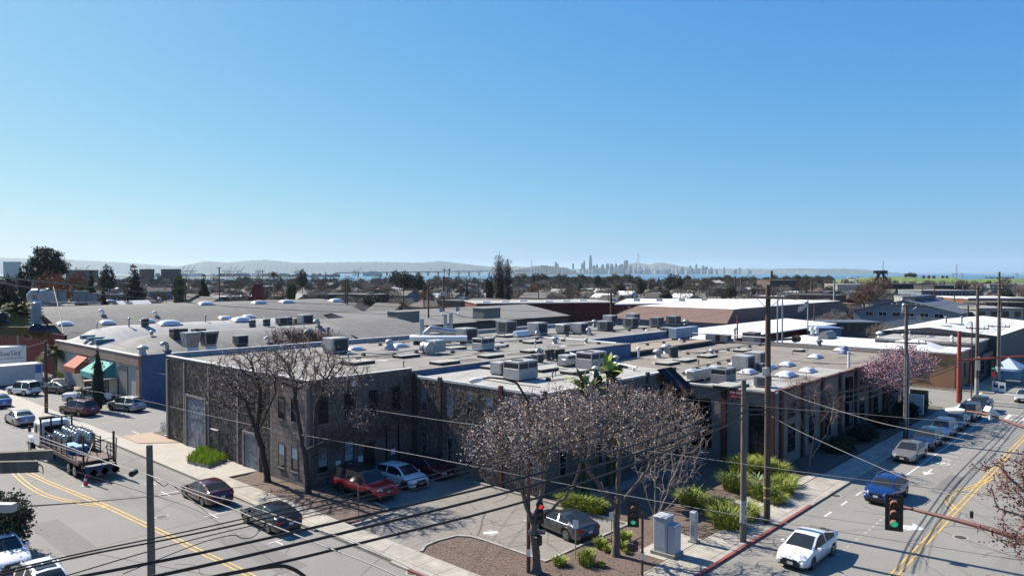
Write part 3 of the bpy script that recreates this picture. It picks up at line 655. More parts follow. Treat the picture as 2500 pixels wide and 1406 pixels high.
def atv(px,py):
 d=_f+_r*((px-CXP)/FOC)+_u*((CYP-py)/FOC);t=40.0
 while t<260:
  p=Vector((0,0,CAM_H))+d*t
  if p.z<surf(p.x,p.y):return(p.x,p.y,p.z)
  t+=.15
 return at(px,py,6)
vroof=seamed('vault_roofing',(0.42,0.41,0.405),(0.31,0.305,0.3),.95,0,.9,.2)
vroofd=seamed('grey_vault_roofing',(0.175,0.17,0.162),(0.125,0.122,0.118),.95,0,.9,.35)
vroofm=seamed('mid_vault_roofing',(0.27,0.262,0.25),(0.2,0.195,0.185),.95,0,.9,.35)
salmon=mat('salmon_fascia',(0.36,0.235,0.19),.85,var=.18,scale=.8)
creamw=mat('cream_wall',(0.5,0.48,0.43),.85,var=.12,scale=1)
W1=thing('warehouse','low warehouse with pale twin vaulted roof, salmon fascia and coloured awnings beside the blue wall','building',(33.8,89.5,0))
mb=MB();mb.prism([(33.8,89.5),(64,89.5),(64,119.5),(33.8,119.5)],0,5.6,creamw);mb.build('wall',W1,True)
mb=MB();vault_mesh(mb,34,64,89.6,104.3,5.75,1.95,vroofm,4.5);vault_mesh(mb,34,64,104.3,119.4,5.75,2.2,vroof,4.0);mb.build('roof',W1,True)
mb=MB();mb.box(33.55,34.0,89.4,119.6,4.6,5.78,salmon);mb.box(33.5,34.05,89.35,119.65,5.785,5.87,coping);mb.box(33.6,33.99,89.35,90.3,0,4.6,salmon);mb.build('fascia',W1,True)
mb=MB();mb.box(33.9,45,89.3,89.48,0,5.9,bluewall);mb.build('blue_wall',W1,True)
mb=MB();mb.box(33.68,33.78,93.2,95.9,.05,4.2,mat('tan_door',(0.3,0.27,0.235),.7,var=.1));mb.build('roll_up_door',W1,True)
mb=MB();mb.box(33.7,33.78,99.5,100.6,0.05,2.3,grdoor);mb.box(33.7,33.78,105.8,108,.05,2.6,mat('dark_red_door',(0.12,0.03,0.03),.6));mb.build('door',W1,True)
def awning(parent,y0,y1,z0,z1,d,m,name='awning'):
 mb=MB();x=33.75
 mb.add([(x,y0,z1),(x,y1,z1),(x-d,y1+.4,z0+.7),(x-d,y0-.4,z0+.7),(x-d,y1+.4,z0),(x-d,y0-.4,z0)],[(0,3,2,1),(3,5,4,2)],m)
 mb.add([(x,y0,z1),(x-d,y0-.4,z0+.7),(x-d,y0-.4,z0),(x,y0-.4,z0)],[(0,3,2,1)],m);mb.add([(x,y1,z1),(x-d,y1+.4,z0+.7),(x-d,y1+.4,z0),(x,y1+.4,z0)],[(0,1,2,3)],m)
 return mb.build(name,parent,True)
awning(W1,97.4,102.9,2.4,4.5,2.0,mat('teal_canvas',(0.10,0.42,0.38),.8,var=.1)).__setitem__('label','turquoise canvas awning')
awning(W1,106.5,110.2,2.4,4.5,1.8,mat('rust_canvas',(0.45,0.12,0.07),.8,var=.15)).__setitem__('label','rust-red canvas awning')
for y in(94.6,97.2,104.6):
 mb=MB();mb.tube([(33.7,y,4.5),(33.3,y,4.7),(33.2,y,4.5)],.03,blk);mb.lathe((33.2,y,4.3),[(.16,0),(.05,.2)],whitep,8);mb.build('wall_lamp',W1,True)
W3=thing('warehouse','very long grey vaulted warehouse roof with white skylights, behind the twin vaults','building',(36,122,0))
mb=MB();mb.prism([(36,122),(88,122),(88,152),(36,152)],0,6.0,creamw);mb.prism([(60,96),(88,96),(88,122),(66,122)],0,5.2,creamw);mb.build('wall',W3,True)
mb=MB()
vault_mesh(mb,35.5,92,121,163,5.6,4.1,vroofd,0,0,n=26,nx=10,p=.42)
vault_mesh(mb,66,82,90,124,5.3,2.3,vroofd,0,0,n=20,nx=6,p=.5)
mb.build('roof',W3,True)
mb=MB();mb.box(35.2,35.5,121,163,0,6.3,mat('maroon_wall',(0.075,0.006,0.012),.9,spec=.1));mb.build('front_wall',W3,True)
sidg=layered('stained_siding',(0.36,0.35,0.33),[(3,.45,.6,(0.2,0.19,0.18),.7,'nx'),(12,.5,.6,(0.5,0.49,0.47),.6,'nx')],.9)
B4=thing('warehouse','long grey-roofed building with dark side wall just behind the metal parapet','building',(82,108.5,0))
mb=MB();mb.add([(82,108.5,0),(82,136,0),(82,136,5.3),(82,122.3,7.5),(82,108.5,5.3)],[(0,4,3,2,1)],sidg);mb.build('end_wall',B4,True)
mb=MB();mb.box(82,138,108.4,108.6,0,5.35,mat('slate_wall',(0.1,0.105,0.115),.8,var=.15));mb.box(137.8,138,108.6,136,0,5.3,mat('slate_wall',(0.1,0.105,0.115)));mb.build('wall',B4,True)
greyr=seamed('grey_sheet_roof',(0.21,0.205,0.195),(0.24,0.235,0.225),1.2,0,.85,.1)
mb=MB();mb.add([(81.7,107.9,5.35),(138.4,107.9,5.35),(138.4,122.3,7.65),(81.7,122.3,7.65),(138.4,136.6,5.35),(81.7,136.6,5.35)],[(0,1,2,3),(3,2,4,5)],greyr)
mb.box(81.7,138.4,107.8,107.92,5.15,5.38,winf);mb.build('roof',B4,True)
for(px,py,w_)in((985,772,5.2),(1188,762,5.0)):
 p=at(px,py+8,6.6);mb=MB();mb.box(p[0]-w_/2,p[0]+w_/2,p[1]-1.6,p[1]+1.6,6.0,8.1,mat('green_grey_box',(0.2,0.215,0.2),.8));mb.box(p[0]-w_/2-.1,p[0]+w_/2+.1,p[1]-1.7,p[1]+1.7,8.105,8.2,greyr);mb.build('roof_housing',B4,True)
redb=mat('dark_red_wall',(0.15,0.03,0.025),.85,var=.25,scale=.5)
whiteroof=mat('white_membrane',(0.72,0.72,0.71),.7,var=.08,scale=.3)
pa,pb=at(1165,741,7.2),at(1505,738,7.2)
B5=thing('warehouse','dark red painted building with flat white roof beyond the roof equipment','building',(pa[0],pa[1],0))
d=Vector((pb[0]-pa[0],pb[1]-pa[1],0)).normalized();nrm=Vector((-d.y,d.x,0));nrm=nrm if nrm.dot(_f)>0 else-nrm
q=[Vector((pa[0],pa[1],0)),Vector((pb[0],pb[1],0))];q+=[q[1]+nrm*22,q[0]+nrm*22]
mb=MB();mb.prism([(a.x,a.y)for a in q],0,7.0,redb);mb.build('wall',B5,True)
q2=[q[0]-nrm*.3-d*.3,q[1]-nrm*.3+d*.3,q[2]+d*.3,q[3]-d*.3]
mb=MB();mb.prism([(a.x,a.y)for a in q2],7.01,7.3,roofw);mb.build('roof',B5,True)
for k in(.36,.68):
 c_=q[0]+(q[1]-q[0])*k-nrm*.12;mb=MB();mb.obox((c_.x,c_.y,0),.6,.5,7.0,mat('dark_maroon',(0.07,.015,.013)),math.atan2(d.y,d.x));mb.build('downpipe',B5,True)
for i in range(6):
 c_=q[0]+(q[1]-q[0])*(.08+.15*i)+nrm*(4+3*(i%3));mb=MB();mb.obox((c_.x,c_.y,7.3),2.2,1.2,.35,whitep,math.atan2(d.y,d.x));mb.build('skylight',B5,True)
brn=mat('brown_shingle',(0.2,0.125,0.105),.9,var=.15,scale=1.2)
bc=at(1775,789,4.6);tc_=at(1692,763,7.4)
B6=thing('warehouse','brown mansard-sided building with broad white flat roof in the middle distance','building',(bc[0],bc[1],0))
x0,y0=bc[0],bc[1];x1,y1=at(1940,770,4.6)[0]+40,at(1470,776,4.6)[1]
X0,Y0=tc_[0],tc_[1];X1,Y1=x1-6,y1-5
if Y0<y0:Y0=y0+3
if X0<x0:X0=x0+5
mb=MB();mb.prism([(x0+.6,y0+.6),(x1-.6,y0+.6),(x1-.6,y1-.6),(x0+.6,y1-.6)],0,4.6,mat('blue_grey_base',(0.16,0.19,0.25),.8));mb.build('wall',B6,True)
mb=MB();mb.add([(x0,y0,4.5),(x1,y0,4.5),(x1,y1,4.5),(x0,y1,4.5),(X0,Y0,7.4),(X1,Y0,7.4),(X1,Y1,7.4),(X0,Y1,7.4)],[(0,1,5,4),(1,2,6,5),(2,3,7,6),(3,0,4,7)],brn);mb.build('mansard',B6,True)
mb=MB();mb.add([(X0,Y0,7.42),(X1,Y0,7.42),(X1,Y1,7.42),(X0,Y1,7.42),((X0+X1)/2,Y0+2,7.9),((X0+X1)/2,Y1-2,7.9)],[(0,1,4),(1,2,5,4),(2,3,5),(3,0,4,5)],whiteroof);mb.build('roof',B6,True)
c0,c1=at(1705,812,4.3),at(2040,781,5.0)
B7=thing('shed','long low shed with white sloping roof and dark red louvred side behind the tan roof','building',(110,58,0))
mb=MB();mb.add([(105,57.5,4.2),(170,57.5,4.2),(170,69,4.9),(105,69,4.9),(105,57.5,4.0),(170,57.5,4.0),(170,69,4.7),(105,69,4.7)],[(0,1,2,3),(7,6,5,4),(0,4,5,1),(1,5,6,2),(2,6,7,3),(3,7,4,0)],whiteroof);mb.build('roof',B7,True)
mb=MB();mb.box(106,168,59,68,0,4.1,seamed('louvred_red',(0.14,0.03,0.03),(0.03,.01,.01),.8,1,.8,.2));mb.build('wall',B7,True)
ochre=mat('ochre_stucco',(0.42,0.23,0.12),.9,var=.12,scale=.6)
B8=thing('shop','ochre stucco corner shop with white roof past the far crossing','building',(111,23,0))
mb=MB();mb.prism([(111,22.5),(120,22.5),(120,35.2),(125.8,35.2),(125.8,47.8),(111,47.8)],0,4.7,ochre);mb.build('wall',B8,True)
mb=MB();mb.prism([(110.8,22.3),(120,22.3),(120,35.1),(126,35.1),(126,48),(110.8,48)],4.71,4.9,whiteroof);vault_mesh(mb,112.5,119.5,25,33,4.89,1.0,whiteroof,2,2);mb.build('roof',B8,True)
for y in(26.5,30.5,34.5):window(B8,'x',111,y,1.1,3.2,1.6,vert=True,fm=ochre)
for x in(113,117):window(B8,'y',22.5,x,1.1,3.2,1.3,vert=True)
put_text('926',.7,winf,B8,face_x(-.03,.9,3.2))
mb=MB();mb.box(110.9,110.99,28,33,3.5,4.5,mat('teal_band',(0.2,0.33,0.34),.8));mb.build('shop_sign',B8,True)
B9=thing('shop','grey-roofed shop with roof drums between the ochre corner shop and the big white roof','building',(120,22,0))
dkw=mat('shaded_shopfront',(0.07,0.075,0.085),.7,var=.2)  # street-side shadow on the shop fronts is put into this dark colour
mb=MB();mb.prism([(120.05,22),(130,22),(130,35),(120.05,35)],0,5.3,dkw);mb.build('wall',B9,True)
mb=MB();mb.prism([(120.05,21.8),(130,21.8),(130,35),(120.05,35)],5.31,5.6,mat('stone_roof',(0.4,0.385,0.36),.95,var=.35,scale=.4));mb.build('roof',B9,True)
for(px,py)in((2308,806),(2320,800),(2338,801)):
 p=at(px,py+8,5.6);mb=MB();mb.cyl((p[0],p[1],5.6),.5,.8,galv,12);mb.cyl((p[0],p[1],6.4),.9,.5,galv,14);mb.build('roof_fan',B9,True)
for x in(122,126):window(B9,'y',22,x,.6,3.2,2.2)
mb=MB();mb.box(122,129,21.2,21.9,3.2,3.9,blk);mb.build('awning',B9,True)
B10=thing('warehouse','large bright white roofed warehouse at the right edge along the street','building',(130,21,0))
mb=MB();mb.prism([(130.05,20.8),(172,20.8),(172,37),(130.05,37)],0,6.0,dkw);mb.build('wall',B10,True)
mb=MB();mb.add([(129.9,20.6,6.02),(172,20.6,6.02),(172,30,6.9),(129.9,30,6.9),(172,37,6.0),(129.9,37,6.0)],[(0,1,2,3),(3,2,4,5)],whiteroof);mb.add([(129.9,20.6,6.02),(129.9,30,6.9),(129.9,37,6.0)],[(0,1,2)],dkw);mb.build('roof',B10,True)
mb=MB()
for k in range(9):x=133+k*3.2;mb.add([(x,22,6.19),(x+.35,22,6.19),(x+.35,28,6.76),(x,28,6.76)],[(0,1,2,3)],mat('fibreglass',(.42,.42,.38),.6))
mb.build('skylight_strip',B10,True)
bgw=seamed('blue_grey_siding',(0.24,0.28,0.34),(0.17,0.2,0.25),.5,2,.8,.08)
bgr=mat('slate_blue_roof',(0.1,0.12,0.15),.7,var=.1)
a_,b_,c_=at(2083,778,3.5),at(2168,742,8.0),at(2252,764,5.0)
g0=Vector(at(2084,757,5.4));g1=Vector((g0.x+4,g0.y-22.5,5.4))
B11=thing('hall','blue-grey gabled hall with a row of square windows and ridge vent','building',(g0.x,g0.y,0))
x0=g0.x;ya,yb=g0.y,g0.y-25;ym=(ya+yb)/2
mb=MB();mb.add([(x0,yb,0),(x0,ya,0),(x0,ya,5.4),(x0,ym,8.3),(x0,yb,5.4),(x0+30,yb,0),(x0+30,ya,0),(x0+30,ya,5.4),(x0+30,ym,8.3),(x0+30,yb,5.4)],[(0,4,3,2,1),(0,5,9,4),(1,2,7,6),(5,6,7,8,9)],bgw);mb.build('wall',B11,True)
mb=MB();mb.add([(x0-.5,yb-.5,5.35),(x0+31,yb-.5,5.35),(x0+31,ym,8.45),(x0-.5,ym,8.45),(x0+31,ya+.5,5.35),(x0-.5,ya+.5,5.35)],[(0,1,2,3),(3,2,4,5)],bgr);mb.box(x0+4,x0+26,ym-1.5,ym+1.5,8.3,9.3,bgr);mb.build('roof',B11,True)
for i in range(6):window(B11,'x',x0,ya-4-i*3.3,4.1,5.2,2.0,g=glassb,fm=whitep,mid=False,vert=True)
hvt0=mat('unit_grey',(.4,.4,.4),.6)
B12=thing('warehouse','wide white-roofed warehouse behind the brown mansard building','building',(165,112,0))
q=[at(1500,742,7.0),at(1700,739,7.0),at(1860,730,7.0),at(1530,729,7.0)];mb=MB();mb.prism([(a[0],a[1])for a in q],0,6.7,redb);mb.build('wall',B12,True);mb=MB();mb.prism([(a[0],a[1])for a in q],6.71,7.0,whiteroof);mb.build('roof',B12,True)
for i in range(5):a=at(1500+i*55,735,7.0);mb=MB();mb.obox((a[0],a[1],7.0),2.5,1.5,.8,hvt0,.4);mb.build('roof_unit',B12,True)
# ============================================================ VEHICLES
def car_parts(root,body,L=4.7,W=1.82,prof=None,cab=(1.3,2.1,3.4,4.2),wb=2.7,fo=.92,r=.33,zb=.2,belt=(.86,.98),roofm=None,rail=False,trim=None,sunroof=False,boxy=0.0,rimc=None,lights='f',hatch=False,pillar=None,coupe=False):
 """x runs from the rear (-L/2) to the front (+L/2); profile given as distance from the front"""
 xc,xr,xb,xt=cab;hw=W/2
 xs=set(np.linspace(0,L,30).tolist())
 wheels=(fo,fo+wb);ra=r+.065
 for xw in wheels:
  for t in np.linspace(0,math.pi,11):xs.add(xw+ra*math.cos(t))
 bp=(xr+xb)/2+.08
 for q in(xc,xr,xb,xt,bp-.05,bp+.05,xc+.28*(xr-xc),xb+.55*(xt-xb),.03,.1,L-.03,L-.1):xs.add(q)
 xs=sorted(x for x in xs if 0<=x<=L);X=[xs[0]]
 for x in xs[1:]:
  if x-X[-1]>.012:X.append(x)
 def topz(x):return interp(prof,x)
 def half(x):
  d=min(x,L-x);return hw*(1-(.2-.1*boxy)*(max(0,1-d/.65))**2.2)
 rows=[]
 for x in X:
  w_=half(x);zt=topz(x);bl=belt[0]+(belt[1]-belt[0])*x/L
  if x<xc or x>xt:bl=zt-.045
  bl=min(bl,zt-.045);d=min(x,L-x);zlo=zb+.1*max(0,1-d/.3)
  P=[(w_*.82,zlo),(w_*.975,zlo+.07),(w_,zlo+.45*(bl-zlo)),(w_*.99,zlo+.78*(bl-zlo)),(w_*.955,bl)]
  incab=xc<x<xt
  th=.36-.2*boxy
  y5=w_*.925;y6=y5-(max(0,zt-.06-bl))*th if incab else w_*.9
  P+=[(y5,bl+.015),(y6,max(bl+.02,zt-.05)),(y6-.1*(1-.5*boxy),zt-.012),(0,zt+.012)]
  for xw in wheels:
   if abs(x-xw)<ra:
    za=r+math.sqrt(max(0,ra*ra-(x-xw)**2));P=[(max(a,w_*.93)if b<za else a,max(b,za))for a,b in P]
  rows.append(P)
 nb=len(rows[0]);B=MB();parts={}
 def G(k):return parts.setdefault(k,MB())
 def pt(i,j,s):y,z=rows[i][j];return(L/2-X[i],s*y,z)
 vid={}
 for i in range(len(X)):
  for s in(1,-1):
   for j in range(nb):
    if j==nb-1 and s==-1:vid[(i,j,s)]=vid[(i,j,1)];continue
    vid[(i,j,s)]=len(B.v);B.v.append(pt(i,j,s))
 mats_=[body,roofm or body,trim or blk];B.mats=mats_
 for i in range(len(X)-1):
  xm=(X[i]+X[i+1])/2
  for j in range(nb-1):
   for s in(1,-1):
    key=None
    if j in(6,7)and xc<xm<xr:key='windscreen' if j==7 else None
    elif j==7 and xb<xm<xt:key='rear_window'
    elif j==6 and xb<xm<xt and boxy>.5:key=None
    elif j==5 and xc+.28*(xr-xc)<xm<xb+.55*(xt-xb)and abs(xm-bp)>.05:key=('F' if xm<bp else 'R')+('l' if s>0 else 'r')
    if key:
     q=[pt(i,j,s),pt(i+1,j,s),pt(i+1,j+1,s),pt(i,j+1,s)]
     if s<0:q.reverse()
     G(key).poly([tuple(c)for c in q],glass,True)
    else:
     f=[vid[(i,j,s)],vid[(i+1,j,s)],vid[(i+1,j+1,s)],vid[(i,j+1,s)]]
     if s<0:f.reverse()
     B.f.append(f);m=0
     if j>=6 and xr-.02<xm<xb+.02:m=1
     if j==0 and trim is not None or(trim is not None and j==1):m=2
     B.m.append(m);B.sm.append(True)
 for i in(0,len(X)-1):
  lp=[vid[(i,j,1)]for j in range(nb)]+[vid[(i,j,-1)]for j in range(nb-2,-1,-1)]
  if i:lp.reverse()
  B.f.append(lp[::-1]);B.m.append(0);B.sm.append(False)
 for xq in(xc+.12,bp,min(xt-.35,fo+wb-.32)):
  i=min(range(len(X)),key=lambda k:abs(X[k]-xq))
  for s in(1,-1):
   for j in range(1,4):
    a,b=pt(i,j,s),pt(i,j+1,s);q=[(a[0]-.009,a[1]+s*.004,a[2]),(a[0]+.009,a[1]+s*.004,a[2]),(b[0]+.009,b[1]+s*.004,b[2]),(b[0]-.009,b[1]+s*.004,b[2])]
    B.add(q,[(0,1,2,3),(3,2,1,0)],blk)
 for s in(1,-1):
  for xq in(bp-.12,bp+.85):
   if xq<xt-.1:i=min(range(len(X)),key=lambda k:abs(X[k]-xq));a=pt(i,3,s);B.box(a[0]-.09,a[0]+.09,a[1]-.02,a[1]+.02,a[2]-.015,a[2]+.02,body)
 B.build('body',root)
 for k,g in parts.items():g.build({'F':'side_window','R':'side_window'}.get(k[0],k),root)
 u=MB();u.box(-L/2+.15,L/2-.15,-hw*.8,hw*.8,zb-.02,min(.62,prof[2][1]),blk)
 u.box(-L/2+.4,L/2-.9,-hw*.62,hw*.62,.5,max(.75,belt[0]-.05),blk);u.build('underbody',root)
 for xw in wheels:
  for s in(1,-1):
   xx=L/2-xw;T=MB();y0=s*(hw-.02)
   T.disc((xx,y0-s*.22 if s>0 else y0,r),r,'y',.22,tyre,22);w_=T.build('wheel',root)
   Rm=MB();ya=y0 if s>0 else y0-.012
   Rm.disc((xx,ya,r),r*.66,'y',.012,rimc or rimm,18)
   yb=y0+.0125 if s>0 else y0-.0185
   for k in range(5):
    t=k*2*math.pi/5+.5;pts=[]
    for(rr_,dt)in((r*.2,-.2),(r*.58,-.38),(r*.58,.38),(r*.2,.2)):pts.append((xx+rr_*math.cos(t+dt),yb+(.004 if s>0 else-.0005),r+rr_*math.sin(t+dt)))
    Rm.poly(pts,blk)
   q=Rm.build('rim',root);q.parent=w_
 zf=prof[2][1]
 for s in(1,-1):
  hl=MB();w1=half(.12)
  hl.add([(L/2-.02,s*(w1*.62),zf-.17),(L/2-.16,s*(w1*1.0),zf-.13),(L/2-.42,s*(half(.42)*.975),zf+.0),(L/2-.14,s*(w1*.62),zf-.02)],[(0,1,2,3)if s>0 else(3,2,1,0)],headl)
  hl.add([(L/2+.004,s*(w1*.58),zf-.19),(L/2-.10,s*(w1*1.01),zf-.15),(L/2-.12,s*w1*1.01,zf-.05),(L/2+.002,s*w1*.58,zf-.07)],[(0,1,2,3)if s>0 else(3,2,1,0)],headl);hl.build('headlight',root)
  tz=topz(L-.12)-.2 if not hatch else belt[1]-.08;tl=MB();w2=half(L-.08)
  tl.add([(-L/2-.006,s*w2*.55,tz-.04),(-L/2-.006,s*w2*.55,tz+.09),(-L/2+.02,s*w2*1.0,tz+.1),(-L/2+.02,s*w2*1.0,tz-.07),(-L/2+.28,s*half(L-.28)*1.008,tz+.09),(-L/2+.28,s*half(L-.28)*1.008,tz+.02)],[(0,1,2,3)if s<0 else(3,2,1,0),(3,2,4,5)if s<0 else(5,4,2,3)],taill);tl.build('tail_light',root)
  mr=MB();mx=L/2-(xc+.45*(xr-xc));mr.bbox(mx-.06,mx+.1,min(s*(hw+.0),s*(hw+.2)),max(s*(hw+.0),s*(hw+.2)),belt[0]+.03,belt[0]+.17,body if not roofm else blk,.02);mr.build('wing_mirror',root)
 g=MB();w1=half(.02)*.72
 g.box(L/2-.01,L/2+.012,-w1*.75,w1*.75,zf-.24,zf-.1,blk);g.box(L/2-.01,L/2+.014,-w1,w1,zb+.1,zb+.3,blk)
 g.build('grille',root)
 p=MB();p.box(L/2+.014,L/2+.026,-.15,.15,zf-.36,zf-.22,platem);p.build('number_plate',root)
 p=MB();pz=topz(L-.1)-.38 if not hatch else .75;p.box(-L/2-.018,-L/2-.004,-.15,.15,pz,pz+.14,platem);p.build('number_plate',root)
 b=MB();b.box(-L/2-.012,-L/2+.02,-w1*1.05,w1*1.05,zb+.03,zb+.2,blk);b.build('rear_bumper',root)
 if rail:
  for s in(1,-1):
   rl=MB();zt=topz((xr+xb)/2)
   rl.tube([(L/2-xr-.1,s*(hw*.66),topz(xr+.1)+.0),(L/2-xr-.25,s*hw*.66,zt+.07),(L/2-xb+.1,s*hw*.66,zt+.06),(L/2-xb,s*hw*.66,topz(xb))],.022,blk if rail=='b' else chrome,5);rl.build('roof_rail',root)
 if sunroof:
  sr=MB();z=topz(xr+.6)+.014;sr.box(L/2-xr-1.0,L/2-xr-.2,-.42,.42,z-.02,z+.006,glass);sr.build('sunroof',root)
def P_sedan(L=4.75,H=1.44):return[(0,.5),(.03,.62),(.2,.72),(.7,.84),(1.3,.93),(1.95,H-.13),(2.3,H-.03),(2.75,H),(3.2,H-.03),(3.55,H-.1),(4.25,1.07),(L-.15,1.04),(L-.04,.92),(L,.55)]
def P_coupe(L=4.7,H=1.39):return[(0,.48),(.03,.6),(.2,.7),(.8,.82),(1.5,.9),(2.2,H-.1),(2.55,H-.01),(2.9,H),(3.3,H-.05),(4.15,1.02),(L-.15,1.0),(L-.04,.9),(L,.5)]
def P_suv(L=4.7,H=1.7):return[(0,.6),(.03,.78),(.2,.9),(.7,1.0),(1.2,1.08),(1.8,H-.14),(2.15,H-.03),(2.9,H),(L-.75,H-.04),(L-.5,H-.1),(L-.14,1.12),(L-.04,.95),(L,.5)]
def P_boxy(L=4.7,H=1.75):return[(0,.6),(.03,.9),(.2,1.0),(.7,1.05),(1.25,1.1),(1.75,H-.1),(2.0,H-.02),(2.9,H),(L-.5,H-.01),(L-.3,H-.05),(L-.09,1.1),(L-.04,.9),(L,.5)]
def P_hatch(L=4.3,H=1.5):return[(0,.55),(.03,.68),(.2,.8),(.6,.92),(1.0,.99),(1.65,H-.1),(2.0,H-.02),(2.6,H),(L-.75,H-.05),(L-.5,H-.1),(L-.12,1.02),(L-.04,.85),(L,.5)]
def P_prius(L=4.55,H=1.47):return[(0,.5),(.03,.6),(.2,.7),(.6,.86),(1.05,.97),(1.85,H-.1),(2.2,H-.01),(2.5,H),(3.0,H-.03),(3.6,H-.17),(L-.2,1.13),(L-.08,1.08),(L-.03,.9),(L,.5)]
def A3(px,py,z=0):return Vector(at(px,py,z))
def car(name,label,cat,px,py,dx,dy,group=None,z=0.015,**kw):
 """px,py: photo pixel of the car's ground centre; (dx,dy) heading in street axes"""
 p=at(px,py,0)if not isinstance(px,tuple)else px
 root=thing(name,label,cat,(p[0],p[1],z),math.atan2(dy,dx),group);car_parts(root,**kw);return root
white_p=paint('car_white',(0.8,0.8,0.8),.25,0);silv=paint('car_silver',(0.42,0.43,0.45),.28,.6);champ=paint('car_champagne',(0.34,0.30,0.24),.3,.5)
navy=paint('car_navy',(0.012,0.05,0.22),.25,.4);paleb=paint('car_pale_blue',(0.16,0.27,0.45),.28,.5);darkb=paint('car_dark_blue',(0.02,0.035,0.08),.25,.4)
marn=paint('car_maroon',(0.09,0.012,0.025),.22,.3);maro2=paint('car_burgundy',(0.18,0.015,0.03),.25,.3);redc=paint('car_red',(0.85,0.006,0.012),.22,.2)
black_c=paint('car_black',(0.012,0.012,0.016),.2,.3);graph=paint('car_graphite',(0.07,0.075,0.09),.25,.5);greyc=paint('car_grey',(0.14,0.145,0.155),.28,.5);tanc=paint('car_pearl',(0.55,0.53,0.5),.28,.3)
blackroof=paint('roof_black',(0.015,0.015,0.017),.2,.1)
SED=dict(L=4.75,prof=P_sedan(),cab=(1.3,2.15,3.4,4.25))
G1='cars parked along the left street kerb';G2='cars parked along the right street kerb';G3='cars in the side parking lots';G4='cars in the corner parking lot'
car('sedan','dark maroon sedan parked at the left street kerb ahead of the black sedan','car',(22.75,49.05),0,0,1,G1,body=marn,**SED)
car('sedan','black sedan with lit red tail lamp parked nearest at the left street kerb','car',(23.05,41.15),0,0,1,G1,body=black_c,**SED)
car('sedan','silver fastback sedan parked beyond the flatbed truck cab','car',(21.4,88.0),0,0,1,G1,body=silv,**SED)
car('sedan','white sedan nose showing at bottom left under the bush','car',(10.35,46.3),0,0,-1,G1,body=white_p,**SED)
car('crossover','white crossover with dark sunroof at the bottom left edge','car',(10.5,39.2),0,0,-1,G1,body=white_p,L=4.6,prof=P_suv(4.6,1.66),cab=(1.2,2.0,3.9,4.45),hatch=True,sunroof=True,rail=True,trim=blk)
car('suv','bright red boxy SUV with black roof parked in the corner lot','suv',(30.62,41.95),0,.05,-1,G4,body=redc,L=5.1,W=1.98,prof=[(0,.6),(.03,.95),(.2,1.06),(.9,1.13),(1.35,1.17),(1.95,1.78),(2.2,1.86),(3.2,1.88),(4.6,1.86),(4.85,1.78),(5.03,1.15),(5.06,.9),(5.1,.5)],cab=(1.35,2.05,4.7,5.0),wb=3.08,fo=.9,r=.4,zb=.28,belt=(1.08,1.16),roofm=blackroof,boxy=.8,hatch=True,rail='b',trim=blk,rimc=blk)
car('hatchback','white electric hatchback parked in the shade between the two red cars','car',(33.95,42.1),0,.06,-1,G4,body=white_p,L=4.3,prof=P_hatch(),cab=(1.0,1.85,3.6,4.2),wb=2.7,fo=.85,r=.35,hatch=True)
car('sedan','dark red sedan in deep shade by the wing wall','car',(36.95,42.6),0,.1,-1,G4,body=maro2,**SED)
car('coupe','dark grey coupe parked in the corner lot stall beside the shrubs','car',(34.25,27.25),0,.18,1,G4,body=graph,L=4.7,W=1.86,prof=P_coupe(),cab=(1.5,2.3,3.2,4.15),wb=2.73,fo=.88,r=.35)
car('hatchback','white hybrid hatchback driving towards us in the right street','car',(40.0,14.95),0,-1,.02,None,body=white_p,L=4.65,W=1.76,prof=P_prius(4.65),cab=(1.05,1.95,3.45,4.4),wb=2.7,fo=.95,r=.32,hatch=True)
car('crossover','deep blue crossover driving towards us behind the hanging traffic signal','car',(54.3,15.0),0,-1,.03,None,body=navy,L=4.4,W=1.8,prof=P_suv(4.4,1.55),cab=(1.15,1.9,3.7,4.25),wb=2.7,fo=.87,r=.34,hatch=True,rail=True,trim=blk)
rowc=[('sedan','champagne sedan, nearest of the cars parked along the right street kerb',champ,67.4,SED),('crossover','dark blue crossover parked just behind the champagne sedan',darkb,73.0,dict(L=4.6,prof=P_suv(4.6,1.66),cab=(1.2,2.0,3.9,4.45),hatch=True,trim=blk)),('crossover','pale blue crossover, third car parked along the right street',paleb,78.6,dict(L=4.6,prof=P_suv(4.6,1.7),cab=(1.2,2.0,3.9,4.45),hatch=True)),('sedan','small dark sedan parked behind the pale blue crossover',darkb,84.0,SED)]
for n_,l_,c_,x_,k_ in rowc:car(n_,l_,'car',(x_,16.85),0,-1,0,G2,body=c_,**k_)
car('suv','black SUV parked beneath the street lamp head on the right','suv',(89.6,16.8),0,-1,0,G2,body=black_c,L=4.7,prof=P_boxy(4.7,1.72),cab=(1.25,1.9,4.3,4.6),hatch=True,boxy=.7,rail=True)
car('pickup','dark pickup with a blue cover, last car parked before the far crossing','pickup',(95.6,16.8),0,-1,0,G2,body=darkb,L=5.2,prof=[(0,.6),(.03,.9),(.2,1.0),(1.2,1.1),(1.8,1.7),(2.2,1.75),(3.0,1.74),(3.3,1.2),(4.2,1.18),(5.1,1.18),(5.16,.9),(5.2,.5)],cab=(1.25,1.85,3.0,3.35),hatch=True,boxy=.6)
car('sedan','white sedan at the right edge waiting beyond the far crosswalk','car',(107.0,14.2),0,-1,0,None,body=tanc,**SED)
car('suv','white boxy SUV with dark rear window in front of the white container','suv',(26.9,108.6),0,-.35,1,G3,body=white_p,L=4.6,prof=P_boxy(4.6,1.8),cab=(1.25,1.75,4.25,4.52),hatch=True,boxy=.8,rail=True,zb=.3,r=.38)
